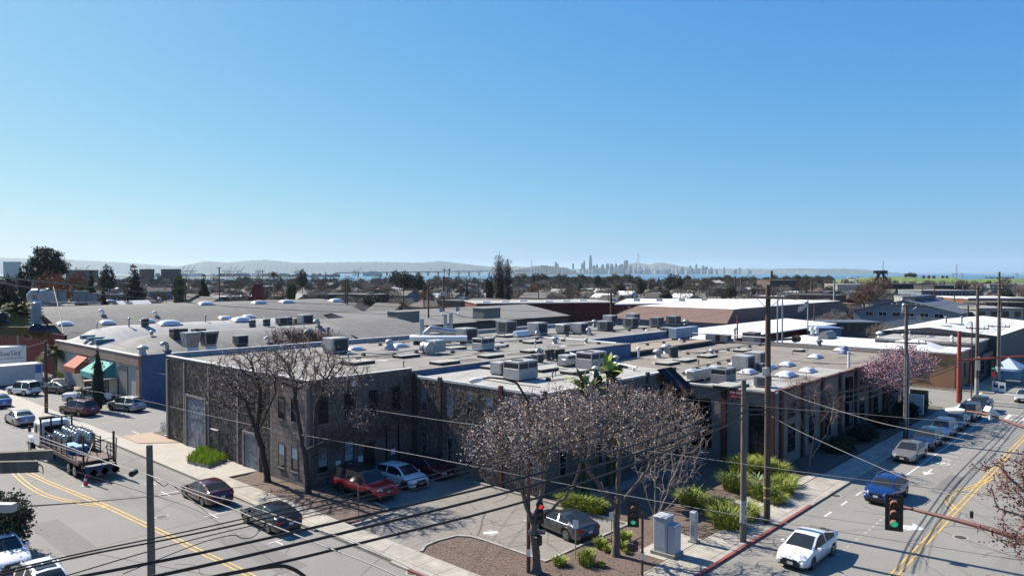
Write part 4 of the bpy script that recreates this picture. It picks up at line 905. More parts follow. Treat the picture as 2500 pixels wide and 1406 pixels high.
car('hatchback','dark grey hatchback between the white SUV and the utility pole','car',(30.3,107.3),0,-.3,1,G3,body=greyc,L=4.5,prof=P_prius(4.5,1.5),cab=(1.05,1.95,3.0,4.3),hatch=True)
car('crossover','burgundy crossover with black rear window in the side lot','car',(27.15,88.9),0,-.3,1,G3,body=maro2,L=4.7,prof=P_suv(4.7,1.72),cab=(1.2,2.0,4.0,4.55),hatch=True,rail='b',trim=blk)
car('crossover','silver crossover with white roof parked beside the column cypress','car',(31.6,87.7),0,-.3,1,G3,body=silv,roofm=white_p,L=4.75,prof=P_suv(4.75,1.62),cab=(1.25,2.1,4.0,4.6),hatch=True,rail='b')
car('pickup','white pickup truck parked behind the column cypress','pickup',(30.6,96.6),0,1,-.75,G3,body=white_p,L=5.4,prof=[(0,.6),(.03,.95),(.2,1.05),(1.3,1.12),(1.9,1.72),(2.2,1.8),(3.2,1.79),(3.35,1.22),(4.2,1.2),(5.3,1.2),(5.36,.9),(5.4,.5)],cab=(1.3,1.95,3.15,3.4),wb=3.5,fo=.95,hatch=True,boxy=.6,zb=.3,r=.38)
car('sedan','pale sedan parked nose-in under the rust-red awning','car',(31.5,110.8),0,.4,1,G3,body=tanc,**SED)
car('sedan','grey sedan at the far left edge on the pavement','car',(22.6,101.5),0,0,1,G3,body=paleb,**SED)
for i,(px,D,c_)in enumerate(((2295,178,white_p),(2330,182,greyc),(2365,186,silv),(2010,168,paleb),(2055,170,white_p),(1985,165,graph))):
 p=polar(px,D);car('sedan',['small white car parked behind the grey shop roofs','small grey car in the yard behind the shop roofs','small silver car in the yard behind the shop roofs','pale blue car by the blue shed in the middle distance','white car by the bare tree and blue shed','dark car beside the white canopy roof'][i],'car',(p[0],p[1]),0,math.cos(i),math.sin(i),None,body=c_,**SED)
T=thing('flatbed_truck','white-cab flatbed truck with stake sides, loaded with steel cylinders, in the left street','truck',(19.65,66.9,.015),math.pi/2)
mb=MB()
mb.bbox(3.4,5.15,-1.15,1.15,1.0,2.95,white_p,.14)
mb.bbox(5.1,7.1,-.85,.85,1.0,1.9,white_p,.2)
for s in(1,-1):mb.bbox(5.6,6.9,s*1.0-.22,s*1.0+.22,.95,1.45,white_p,.12)
cb_=mb.build('cab',T)
mb=MB();mb.add([(5.155,-1.0,2.0),(5.155,1.0,2.0),(5.155,1.0,2.75),(5.155,-1.0,2.75)],[(0,1,2,3)],glass);mb.build('windscreen',T)
for s in(1,-1):mb=MB();y=s*1.155;mb.add([(4.0,y,1.95),(4.95,y,1.95),(4.8,y,2.7),(4.0,y,2.7)],[(0,1,2,3)if s<0 else(3,2,1,0)],glass);mb.build('side_window',T)
mb=MB();mb.box(3.39-.012,3.395,-.8,.8,1.9,2.6,glass);mb.build('rear_window',T)
for s in(1,-1):mb=MB();mb.bbox(5.0,5.12,s*1.45-.1,s*1.45+.1,1.9,2.5,blk,.02);mb.tube([(5.05,s*1.15,2.3),(5.05,s*1.42,2.3)],.02,chrome);mb.build('wing_mirror',T)
mb=MB();mb.box(7.1,7.16,-.7,.7,1.05,1.8,chrome);mb.bbox(7.0,7.3,-1.15,1.15,.55,.95,chrome,.06);mb.build('grille',T)
for s in(1,-1):
 mb=MB();mb.disc((4.6,s*1.0-.3,.85),.3,'x',1.1,steel,16);mb.box(3.9,5.3,s*1.15-.12,s*1.15+.12,.42,.5,steel);mb.build('fuel_tank',T)
wood=mat('worn_deck_wood',(0.16,0.10,0.09),.85,var=.4,scale=3)
mb=MB();mb.box(-6.4,3.1,-1.22,1.22,1.15,1.32,wood);mb.box(-6.4,7.0,-.45,.45,.75,1.1,blkm);mb.box(-6.42,3.1,1.221,1.27,1.08,1.34,wood);mb.box(-6.42,3.1,-1.27,-1.221,1.08,1.34,wood);mb.build('deck',T)
mb=MB();mb.box(3.05,3.15,-1.2,1.2,1.32,1.4,blkm)
for y in(-1.15,-.4,.4,1.15):mb.box(3.02,3.12,y-.06,y+.06,1.35,3.3,blkm)
mb.box(2.95,3.2,-1.25,1.25,3.25,3.35,blkm);mb.box(2.6,3.2,.2,1.25,3.36,3.5,blkm);mb.build('headboard',T)
for s in(1,-1):
 mb=MB()
 for x in np.linspace(-3.6,2.9,6):mb.box(x-.04,x+.04,s*1.2-.03,s*1.2+.03,1.33,2.55,blkm)
 for z in(1.5,1.72,1.94,2.16,2.38):mb.box(-3.65,2.95,s*1.165-.015 if s>0 else s*1.165-.015,s*1.165+.015,z,z+.09,blkm)
 mb.build('stake_side',T)
mb=MB()
for s in(1,-1):
 mb.box(-6.9,-6.75,s*1.05-.06,s*1.05+.06,.9,3.4,blkm)
 for z in(1.5,2.0,2.5):mb.tube([(-6.9,s*1.0,z),(-5.6,s*1.1,z-.2)],.03,blkm)
 mb.tube([(-5.7,s*1.2,1.3),(-5.7,s*1.2,2.2),(-5.0,s*1.2,2.2),(-5.0,s*1.2,1.3)],.03,blkm)
hvdk=mat('scuffed_gate',(.2,.2,.21),.6,.3,var=.4,scale=6);mb.tube([(-6.8,.9,1.2),(-6.5,.3,2.6),(-6.0,-.2,1.5),(-6.6,-.6,2.3),(-6.3,-.9,1.2)],.05,blkm);mb.tube([(-6.9,-1.15,.9),(-7.1,-1.15,2.9),(-6.4,-1.15,2.9),(-6.4,-1.15,1.0)],.045,blkm)
for z in(1.8,2.1,2.4):mb.tube([(-6.9,-1.1,z),(-5.4,-1.1,z)],.04,blkm)
mb.box(-7.25,-6.5,-1.1,1.1,1.0,1.08,hvdk);mb.add([(-7.25,-1.1,1.05),(-7.25,1.1,1.05),(-7.9,1.1,.5),(-7.9,-1.1,.5)],[(0,1,2,3),(3,2,1,0)],hvdk);mb.build('lift_gate',T)
random.seed(5)
for(x,y)in((6.25,1.0),(6.25,-1.0),(-3.9,1.02),(-3.9,-1.02),(-5.25,1.02),(-5.25,-1.02)):
 mb=MB();s=1 if y>0 else-1;mb.disc((x,y-.16,.5),.5,'y',.32,tyre,24);w_=mb.build('wheel',T)
 mb=MB();mb.disc((x,y+s*.165-(.01 if s<0 else 0),.5),.3,'y',.01,steel,18);mb.disc((x,y+s*.18-(.03 if s<0 else 0),.5),.12,'y',.03,chrome,12);q=mb.build('rim',T);q.parent=w_
mb=MB();mb.box(-5.9,-3.2,.7,1.2,1.02,1.06,blk);mb.box(-5.9,-3.2,-1.2,-.7,1.02,1.06,blk);mb.build('mudguard',T)
placd=mat('placard',(0.35,0.37,0.36),.6)
for i,(x,s)in enumerate(((-1.0,1),(-.4,1),(-6.0,1))):
 mb=MB();y=1.26*s;mb.add([(x,y+.02,.55),(x+.25,y+.02,.8),(x,y+.02,1.05),(x-.25,y+.02,.8)],[(0,1,2,3),(3,2,1,0)],placd);mb.build('placard',T)
mb=MB()
for k in range(3):yy=-.8+k*.75;mb.add([(-7.93,yy-.3,.75),(-7.93,yy,1.05),(-7.93,yy+.3,.75),(-7.93,yy,.45)],[(0,1,2,3),(3,2,1,0)],placd)
mb.build('placard',T)
for s in(1,-1):mb=MB();mb.box(-6.45,-6.4,s*.95-.12,s*.95+.12,.85,.97,taill);mb.build('tail_light',T)
def tank(x,y,r,h,lab,kind='dewar'):
 wx,wy=19.65-y,66.9+x
 t=thing('gas_cylinder',lab,'gas cylinder',(wx,wy,1.335),random.uniform(0,6),'steel gas cylinders on the flatbed truck')
 mb=MB();mb.lathe((0,0,0),[(r*.9,0),(r,.06),(r,h-.14),(r*.85,h-.04),(r*.45,h)],steel,16);mb.build('vessel',t)
 mb=MB();mb.lathe((0,0,h+.05),[(r*.7,0),(r*.72,.06)],chrome,12,caps=False)
 for k in range(3):a=k*2.1;mb.tube([(r*.6*math.cos(a),r*.6*math.sin(a),h-.05),(r*.7*math.cos(a),r*.7*math.sin(a),h+.12)],.02,chrome)
 mb.cyl((0,0,h-.02),.06,.16,chrome,8);mb.build('valve_guard',t);return t
lab_t=['polished steel cylinder on the truck, rear of the right-hand row','steel cylinder with white cap on the truck bed']
k=0
where=('next to the truck cab','second from the cab','midway along the load','just past the middle','fourth from the rear','third from the rear','second from the rear','last towards the lift gate')
for i in range(8):
 x=2.3-i*.72
 if i<7:tank(x-.4,-.82,.28,1.4 if i>2 else 1.25,'steel cylinder in the far-side row, '+where[i])
 if 1<=i<6:tank(x,-.2,.28,1.35,'steel cylinder in the middle row of the truck bed, '+where[i])
 if 1<=i<5:tank(x-.1,.45,.28,1.1,'shorter steel cylinder in the road-side row, '+where[i])
blueb=mat('blue_crate',(0.05,0.15,0.4),.6,var=.15)
for(x,y,l,lab,pal)in((2.3,.55,1.1,'blue crate behind the truck cab',0),(2.3,0,.5,'small blue crate in the middle behind the cab',0),(-2.5,.55,1.3,'blue crate with pale blue lid at the truck tail',1),(-3.5,.2,.8,'second blue crate beside the lift gate',1)):
 cr=thing('crate',lab,'crate',(19.65-y,66.9+x,1.335),0,'blue crates on the flatbed truck')
 mb=MB();mb.bbox(-.4,.4,-l/2,l/2,0,.6,blueb,.03);mb.build('box',cr);mb=MB();mb.bbox(-.42,.42,-l/2-.02,l/2+.02,.605,.68,mat('pale_blue_lid',(.2,.4,.72),.5),.02);mb.build('lid',cr)
bx=thing('box_trailer','white box trailer lettered BlueSky behind the container','trailer',(36.5,132,0))
p0=at(-60,930,0);mb=MB();Yt=124.5
mb.box(19.5,31.2,Yt,Yt+2.6,1.15,4.75,whitep);mb.build('box',bx,True)
mb=MB();mb.box(19.4,31.3,Yt-.05,Yt+2.65,4.755,4.85,coping);mb.build('roof_edge',bx,True)
for x in(20.5,28.5,29.7):mb=MB();mb.disc((x,Yt,.5),.5,'y',.3,tyre,16);mb.build('wheel',bx,True)
put_text('BlueSky',1.0,mat('logo_navy',(0.04,0.05,0.11),.6),bx,face_y(29.0-36.5,Yt-.02-132,3.9))
put_text('environmental services',.32,MATS['logo_navy'],bx,face_y(29.3-36.5,Yt-.02-132,3.2));put_text('1-800-555-0100',.28,MATS['logo_navy'],bx,face_y(29.0-36.5,Yt-.02-132,2.8))if False else None
mb=MB()
for k in range(5):z=3.1+k*.24;w_=math.sqrt(max(.05,.7**2-(z-3.58)**2));mb.add([(26.1-w_,Yt-.02,z),(26.1+w_,Yt-.02,z+.07),(26.1+w_,Yt-.02,z+.2),(26.1-w_,Yt-.02,z+.13)],[(0,1,2,3)],MATS['logo_navy'])
mb.build('emblem',bx,True)
ct=thing('container','ribbed white shipping container in front of the lettered trailer','container',(20,118,0))
ribw=seamed('ribbed_white',(0.62,0.63,0.60),(0.42,0.43,0.42),.45,0,.7,.06)
mb=MB();mb.box(12,31.4,117.6,120.0,.25,2.75,ribw);mb.build('body',ct,True)
mb=MB();mb.box(11.9,31.5,117.5,120.1,2.755,2.9,whitep);mb.build('roof',ct,True)
# ============================================================ ROOF EQUIPMENT
hv=mat('hvac_cream',(0.42,0.42,0.41),.55,var=.15,scale=2.5);hvd=mat('hvac_coil',(0.05,0.052,0.056),.7,var=.3,scale=30);hvg=mat('hvac_grey',(0.24,0.25,0.26),.6,var=.15,scale=2)
hvt=mat('vent_alu',(0.5,0.5,0.49),.45,.3,var=.15,scale=3);dome=mat('skylight_dome',(0.68,0.70,0.72),.25,var=.06,scale=2);curb=mat('dark_curb',(0.055,0.052,0.047),.85,var=.2);hatchm=mat('hatch_top',(0.42,0.41,0.37),.8,var=.2,scale=2)
def P_package(t,s=1.0,m=hv):
 mb=MB();mb.bbox(-1.0*s,1.0*s,-.75*s,.75*s,.12,.85*s,m,.02);mb.bbox(-1.0*s,1.0*s,-.75*s,.75*s,1.22*s,1.36*s,m,.02)
 for a,b in((-.96,-.71),(.96,-.71),(.96,.71),(-.96,.71),(0,-.72),(0,.72)):mb.obox((a*s,b*s,.85*s),.07,.07,.38*s,m)
 mb.build('cabinet',t)
 mb=MB();mb.box(-.93*s,.93*s,-.69*s,.69*s,.855*s,1.215*s,hvd);mb.build('coil',t)
 mb=MB();mb.cyl((-.35*s,0,1.361*s),.42*s,.05,hvd,16);mb.build('fan_grille',t)
 mb=MB();mb.box(-1.0*s,1.0*s,-.6*s,-.5*s,0,.12,curb);mb.box(-1.0*s,1.0*s,.5*s,.6*s,0,.12,curb);mb.build('skid',t)
def P_side(t,s=1.0,m=hv):
 mb=MB();mb.bbox(-.75*s,.75*s,-.7*s,.7*s,.12,1.25*s,m,.02);mb.box(-.75*s,.75*s,-.5*s,-.4*s,0,.12,curb);mb.box(-.75*s,.75*s,.4*s,.5*s,0,.12,curb);mb.build('cabinet',t)
 mb=MB();mb.box(-.6*s,.62*s,-.712*s,-.702*s,.25*s,1.12*s,hvd);mb.box(-.762*s,-.752*s,-.55*s,.3*s,.3*s,1.1*s,hvd if m is hvg else m);mb.build('coil',t)
def P_round(t,s=1.0,m=hvg):
 mb=MB();mb.lathe((0,0,.1),[(.5*s,0),(.5*s,.08),(.46*s,.081),(.46*s,.85*s),(.52*s,.851*s),(.5*s,.95*s),(.3*s,1.0*s)],m,18);mb.build('casing',t)
 mb=MB();mb.lathe((0,0,.2),[(.475*s,0),(.475*s,.3*s)],hvd,18,caps=False);mb.lathe((0,0,.6*s),[(.475*s,0),(.475*s,.3*s)],hvd,18,caps=False);mb.build('coil',t)
def P_sky(t,s=1.0,m=dome,n=1):
 mb=MB();mb.bbox(-1.0*s,1.0*s,-.65*s,.65*s,0,.16,hvt,.02);mb.build('curb',t)
 mb=MB();h=.32*s
 mb.grid(lambda u,v:((u*2-1)*.93*s,(v*2-1)*.58*s,.16+h*(1-abs(u*2-1)**2.6)**.6*(1-abs(v*2-1)**2.6)**.6*(1 if n==1 else .6+.4*abs(math.sin(u*math.pi*n)))),12 if n==1 else 18,8,m);mb.build('dome',t)
def P_hatch(t,s=1.0,m=hatchm):
 mb=MB();mb.box(-1.1*s,1.1*s,-.7*s,.7*s,0,.2,curb);mb.build('curb',t);mb=MB();mb.bbox(-1.13*s,1.13*s,-.73*s,.73*s,.201,.27,m,.01);mb.build('lid',t)
def P_mush(t,s=1.0,m=hvt):
 mb=MB();mb.lathe((0,0,0),[(.3*s,0),(.22*s,.1*s),(.2*s,.38*s)],m,14);mb.build('stack',t);mb=MB();mb.lathe((0,0,.36*s),[(.36*s,0),(.4*s,.08*s),(.3*s,.2*s),(.1*s,.3*s)],m,14);mb.build('cap',t)
def P_dometop(t,s=1.0,m=hvt):
 mb=MB();mb.obox((0,0,0),1.3*s,1.3*s,.1,m);mb.lathe((0,0,.1),[(.62*s,0),(.6*s,.3*s),(.45*s,.5*s)],m,16);mb.build('base',t);mb=MB();mb.lathe((0,0,.6*s),[(.42*s,0),(.42*s,.35*s),(.3*s,.5*s),(.1*s,.55*s)],m,16);mb.build('cap',t)
def P_pipe(t,s=1.0,m=whitep):
 mb=MB();mb.cyl((0,0,0),.09*s,.9*s,m,8);mb.build('pipe',t);mb=MB();mb.lathe((0,0,.9*s),[(.2*s,0),(.2*s,.12*s),(.05,.2*s)],m,8);mb.build('cap',t)
def P_goose(t,s=1.0,m=galv):
 mb=MB();mb.tube([(0,0,0),(0,0,.7*s),(-.1*s,0,.95*s),(-.35*s,0,1.05*s),(-.6*s,0,.95*s),(-.68*s,0,.75*s)],.24*s,m,10);mb.build('duct',t);mb=MB();mb.obox((0,0,0),.8*s,.8*s,.25*s,hvg);mb.build('curb',t)
def P_hduct(t,s=1.0,m=whitep):
 mb=MB();n_=12;v=[]
 mb.grid(lambda u,q:((u*2-1)*1.1*s,-.42*s*math.cos(math.pi*q),.1+.62*s*math.sin(math.pi*q)),4,10,m);mb.poly([(-1.1*s,-.42*s*math.cos(math.pi*q/10),.1+.62*s*math.sin(math.pi*q/10))for q in range(11)],m);mb.poly([(1.1*s,-.42*s*math.cos(math.pi*q/10),.1+.62*s*math.sin(math.pi*q/10))for q in range(10,-1,-1)],m)
 mb.build('hood',t);mb=MB();mb.box(-1.15*s,1.15*s,-.47*s,.47*s,0,.1,curb);mb.build('curb',t)
def P_blower(t,s=1.0,m=galv):
 for k in(0,1):
  mb=MB();y=-.55*s+k*.6*s;mb.disc((0,y,.65*s),.62*s,'y',.4*s,m,22);mb.build('drum',t)
 mb=MB();mb.obox((0,.1,0),1.3*s,1.5*s,.15,m);mb.bbox(.5*s,1.9*s,-.6*s,.7*s,.2,1.35*s,hv,.02);mb.build('cabinet',t)
def P_ductrun(t,s=1.0,m=galv):
 mb=MB()
 for k in range(3):mb.bbox(-1.9*s+k*1.25*s,-.68*s+k*1.25*s,-.35*s,.35*s,.2,.95*s,m,.03)
 mb.build('duct',t);mb=MB()
 for k in range(3):mb.obox((-1.6*s+k*1.3*s,0,0),.1,.7,.2,curb)
 mb.build('leg',t)
def P_hood(t,s=1.0,m=galv):
 for k in(0,1):
  mb=MB();x=k*2.4*s;v=[(x-.7*s,-.7*s,.3),(x+.7*s,-.7*s,.3),(x+.7*s,.7*s,.3),(x-.7*s,.7*s,.3),(x-1.0*s,-1.0*s,2.3*s),(x+1.0*s,-1.0*s,2.3*s),(x+1.0*s,.9*s,2.3*s),(x-1.0*s,.9*s,2.3*s)]
  mb.add(v,[(0,1,5,4),(1,2,6,5),(2,3,7,6),(3,0,4,7),(4,5,6,7)],m);mb.build('hood',t);mb=MB();mb.box(x-.75*s,x+.75*s,-.75*s,.75*s,-.3,.3,whitep);mb.build('base',t)
  if k:mb=MB();mb.add([(x-.55*s,-.76*s,.6),(x+.55*s,-.76*s,.6),(x+.8*s,-.96*s,2.0*s),(x-.8*s,-.96*s,2.0*s)],[(0,1,2,3)],hvd);mb.build('filter',t)
def P_dish(t,s=1.0,m=hvt):
 mb=MB();mb.tube([(0,0,0),(0,0,1.1*s)],.05,hvg);mb.build('mast',t);mb=MB()
 mb.grid(lambda u,v:(-.15*s-.25*s*(u*u)+.0,.6*s*u*math.cos(2*math.pi*v),1.3*s+.6*s*u*math.sin(2*math.pi*v)),4,14,m);mb.build('dish',t)
KINDS={'package':(P_package,'hvac_unit','air conditioner'),'side':(P_side,'hvac_unit','air conditioner'),'round':(P_round,'condenser','condenser'),'sky':(P_sky,'skylight','skylight'),'hatch':(P_hatch,'roof_hatch','roof hatch'),'mush':(P_mush,'roof_vent','vent'),'dometop':(P_dometop,'roof_fan','roof fan'),'pipe':(P_pipe,'vent_pipe','vent pipe'),'goose':(P_goose,'gooseneck_duct','duct'),'hduct':(P_hduct,'vent_hood','vent hood'),'blower':(P_blower,'blower_unit','blower'),'ductrun':(P_ductrun,'duct','duct'),'hood':(P_hood,'intake_hood','intake hood'),'dish':(P_dish,'satellite_dish','satellite dish')}
PROT={}
def equip(kind,px,py,z,label,s=1.0,m=None,rz=0.0,group=None,loc=None,sc=None):
 """px,py: the pixel of the unit's base on a roof at height z"""
 p=loc or(atv(px,py)if(px<900 and 6.2<z<10 and z not in(Z1,Z2))else at(px,py,z));key=(kind,s,m.name if m else '')
 tilt=math.atan((surf(p[0],p[1]+.3)-surf(p[0],p[1]-.3))/.6)if kind=='sky' and px<900 and z>7.6 else 0
 if key not in PROT:
  fn,nm,cat=KINDS[kind];t=thing(nm,label,cat,p,rz,group)
  fn(t,s,m)if m else fn(t,s)
  PROT[key]=t;t.rotation_euler.x=tilt;return t
 t=copy_tree(PROT[key],p,rz,label);t.rotation_euler.x=tilt
 if group:t['group']=group
 elif 'group' in t:del t['group']
 return t
Z1,Z2,Z3=7.52,7.08,6.0
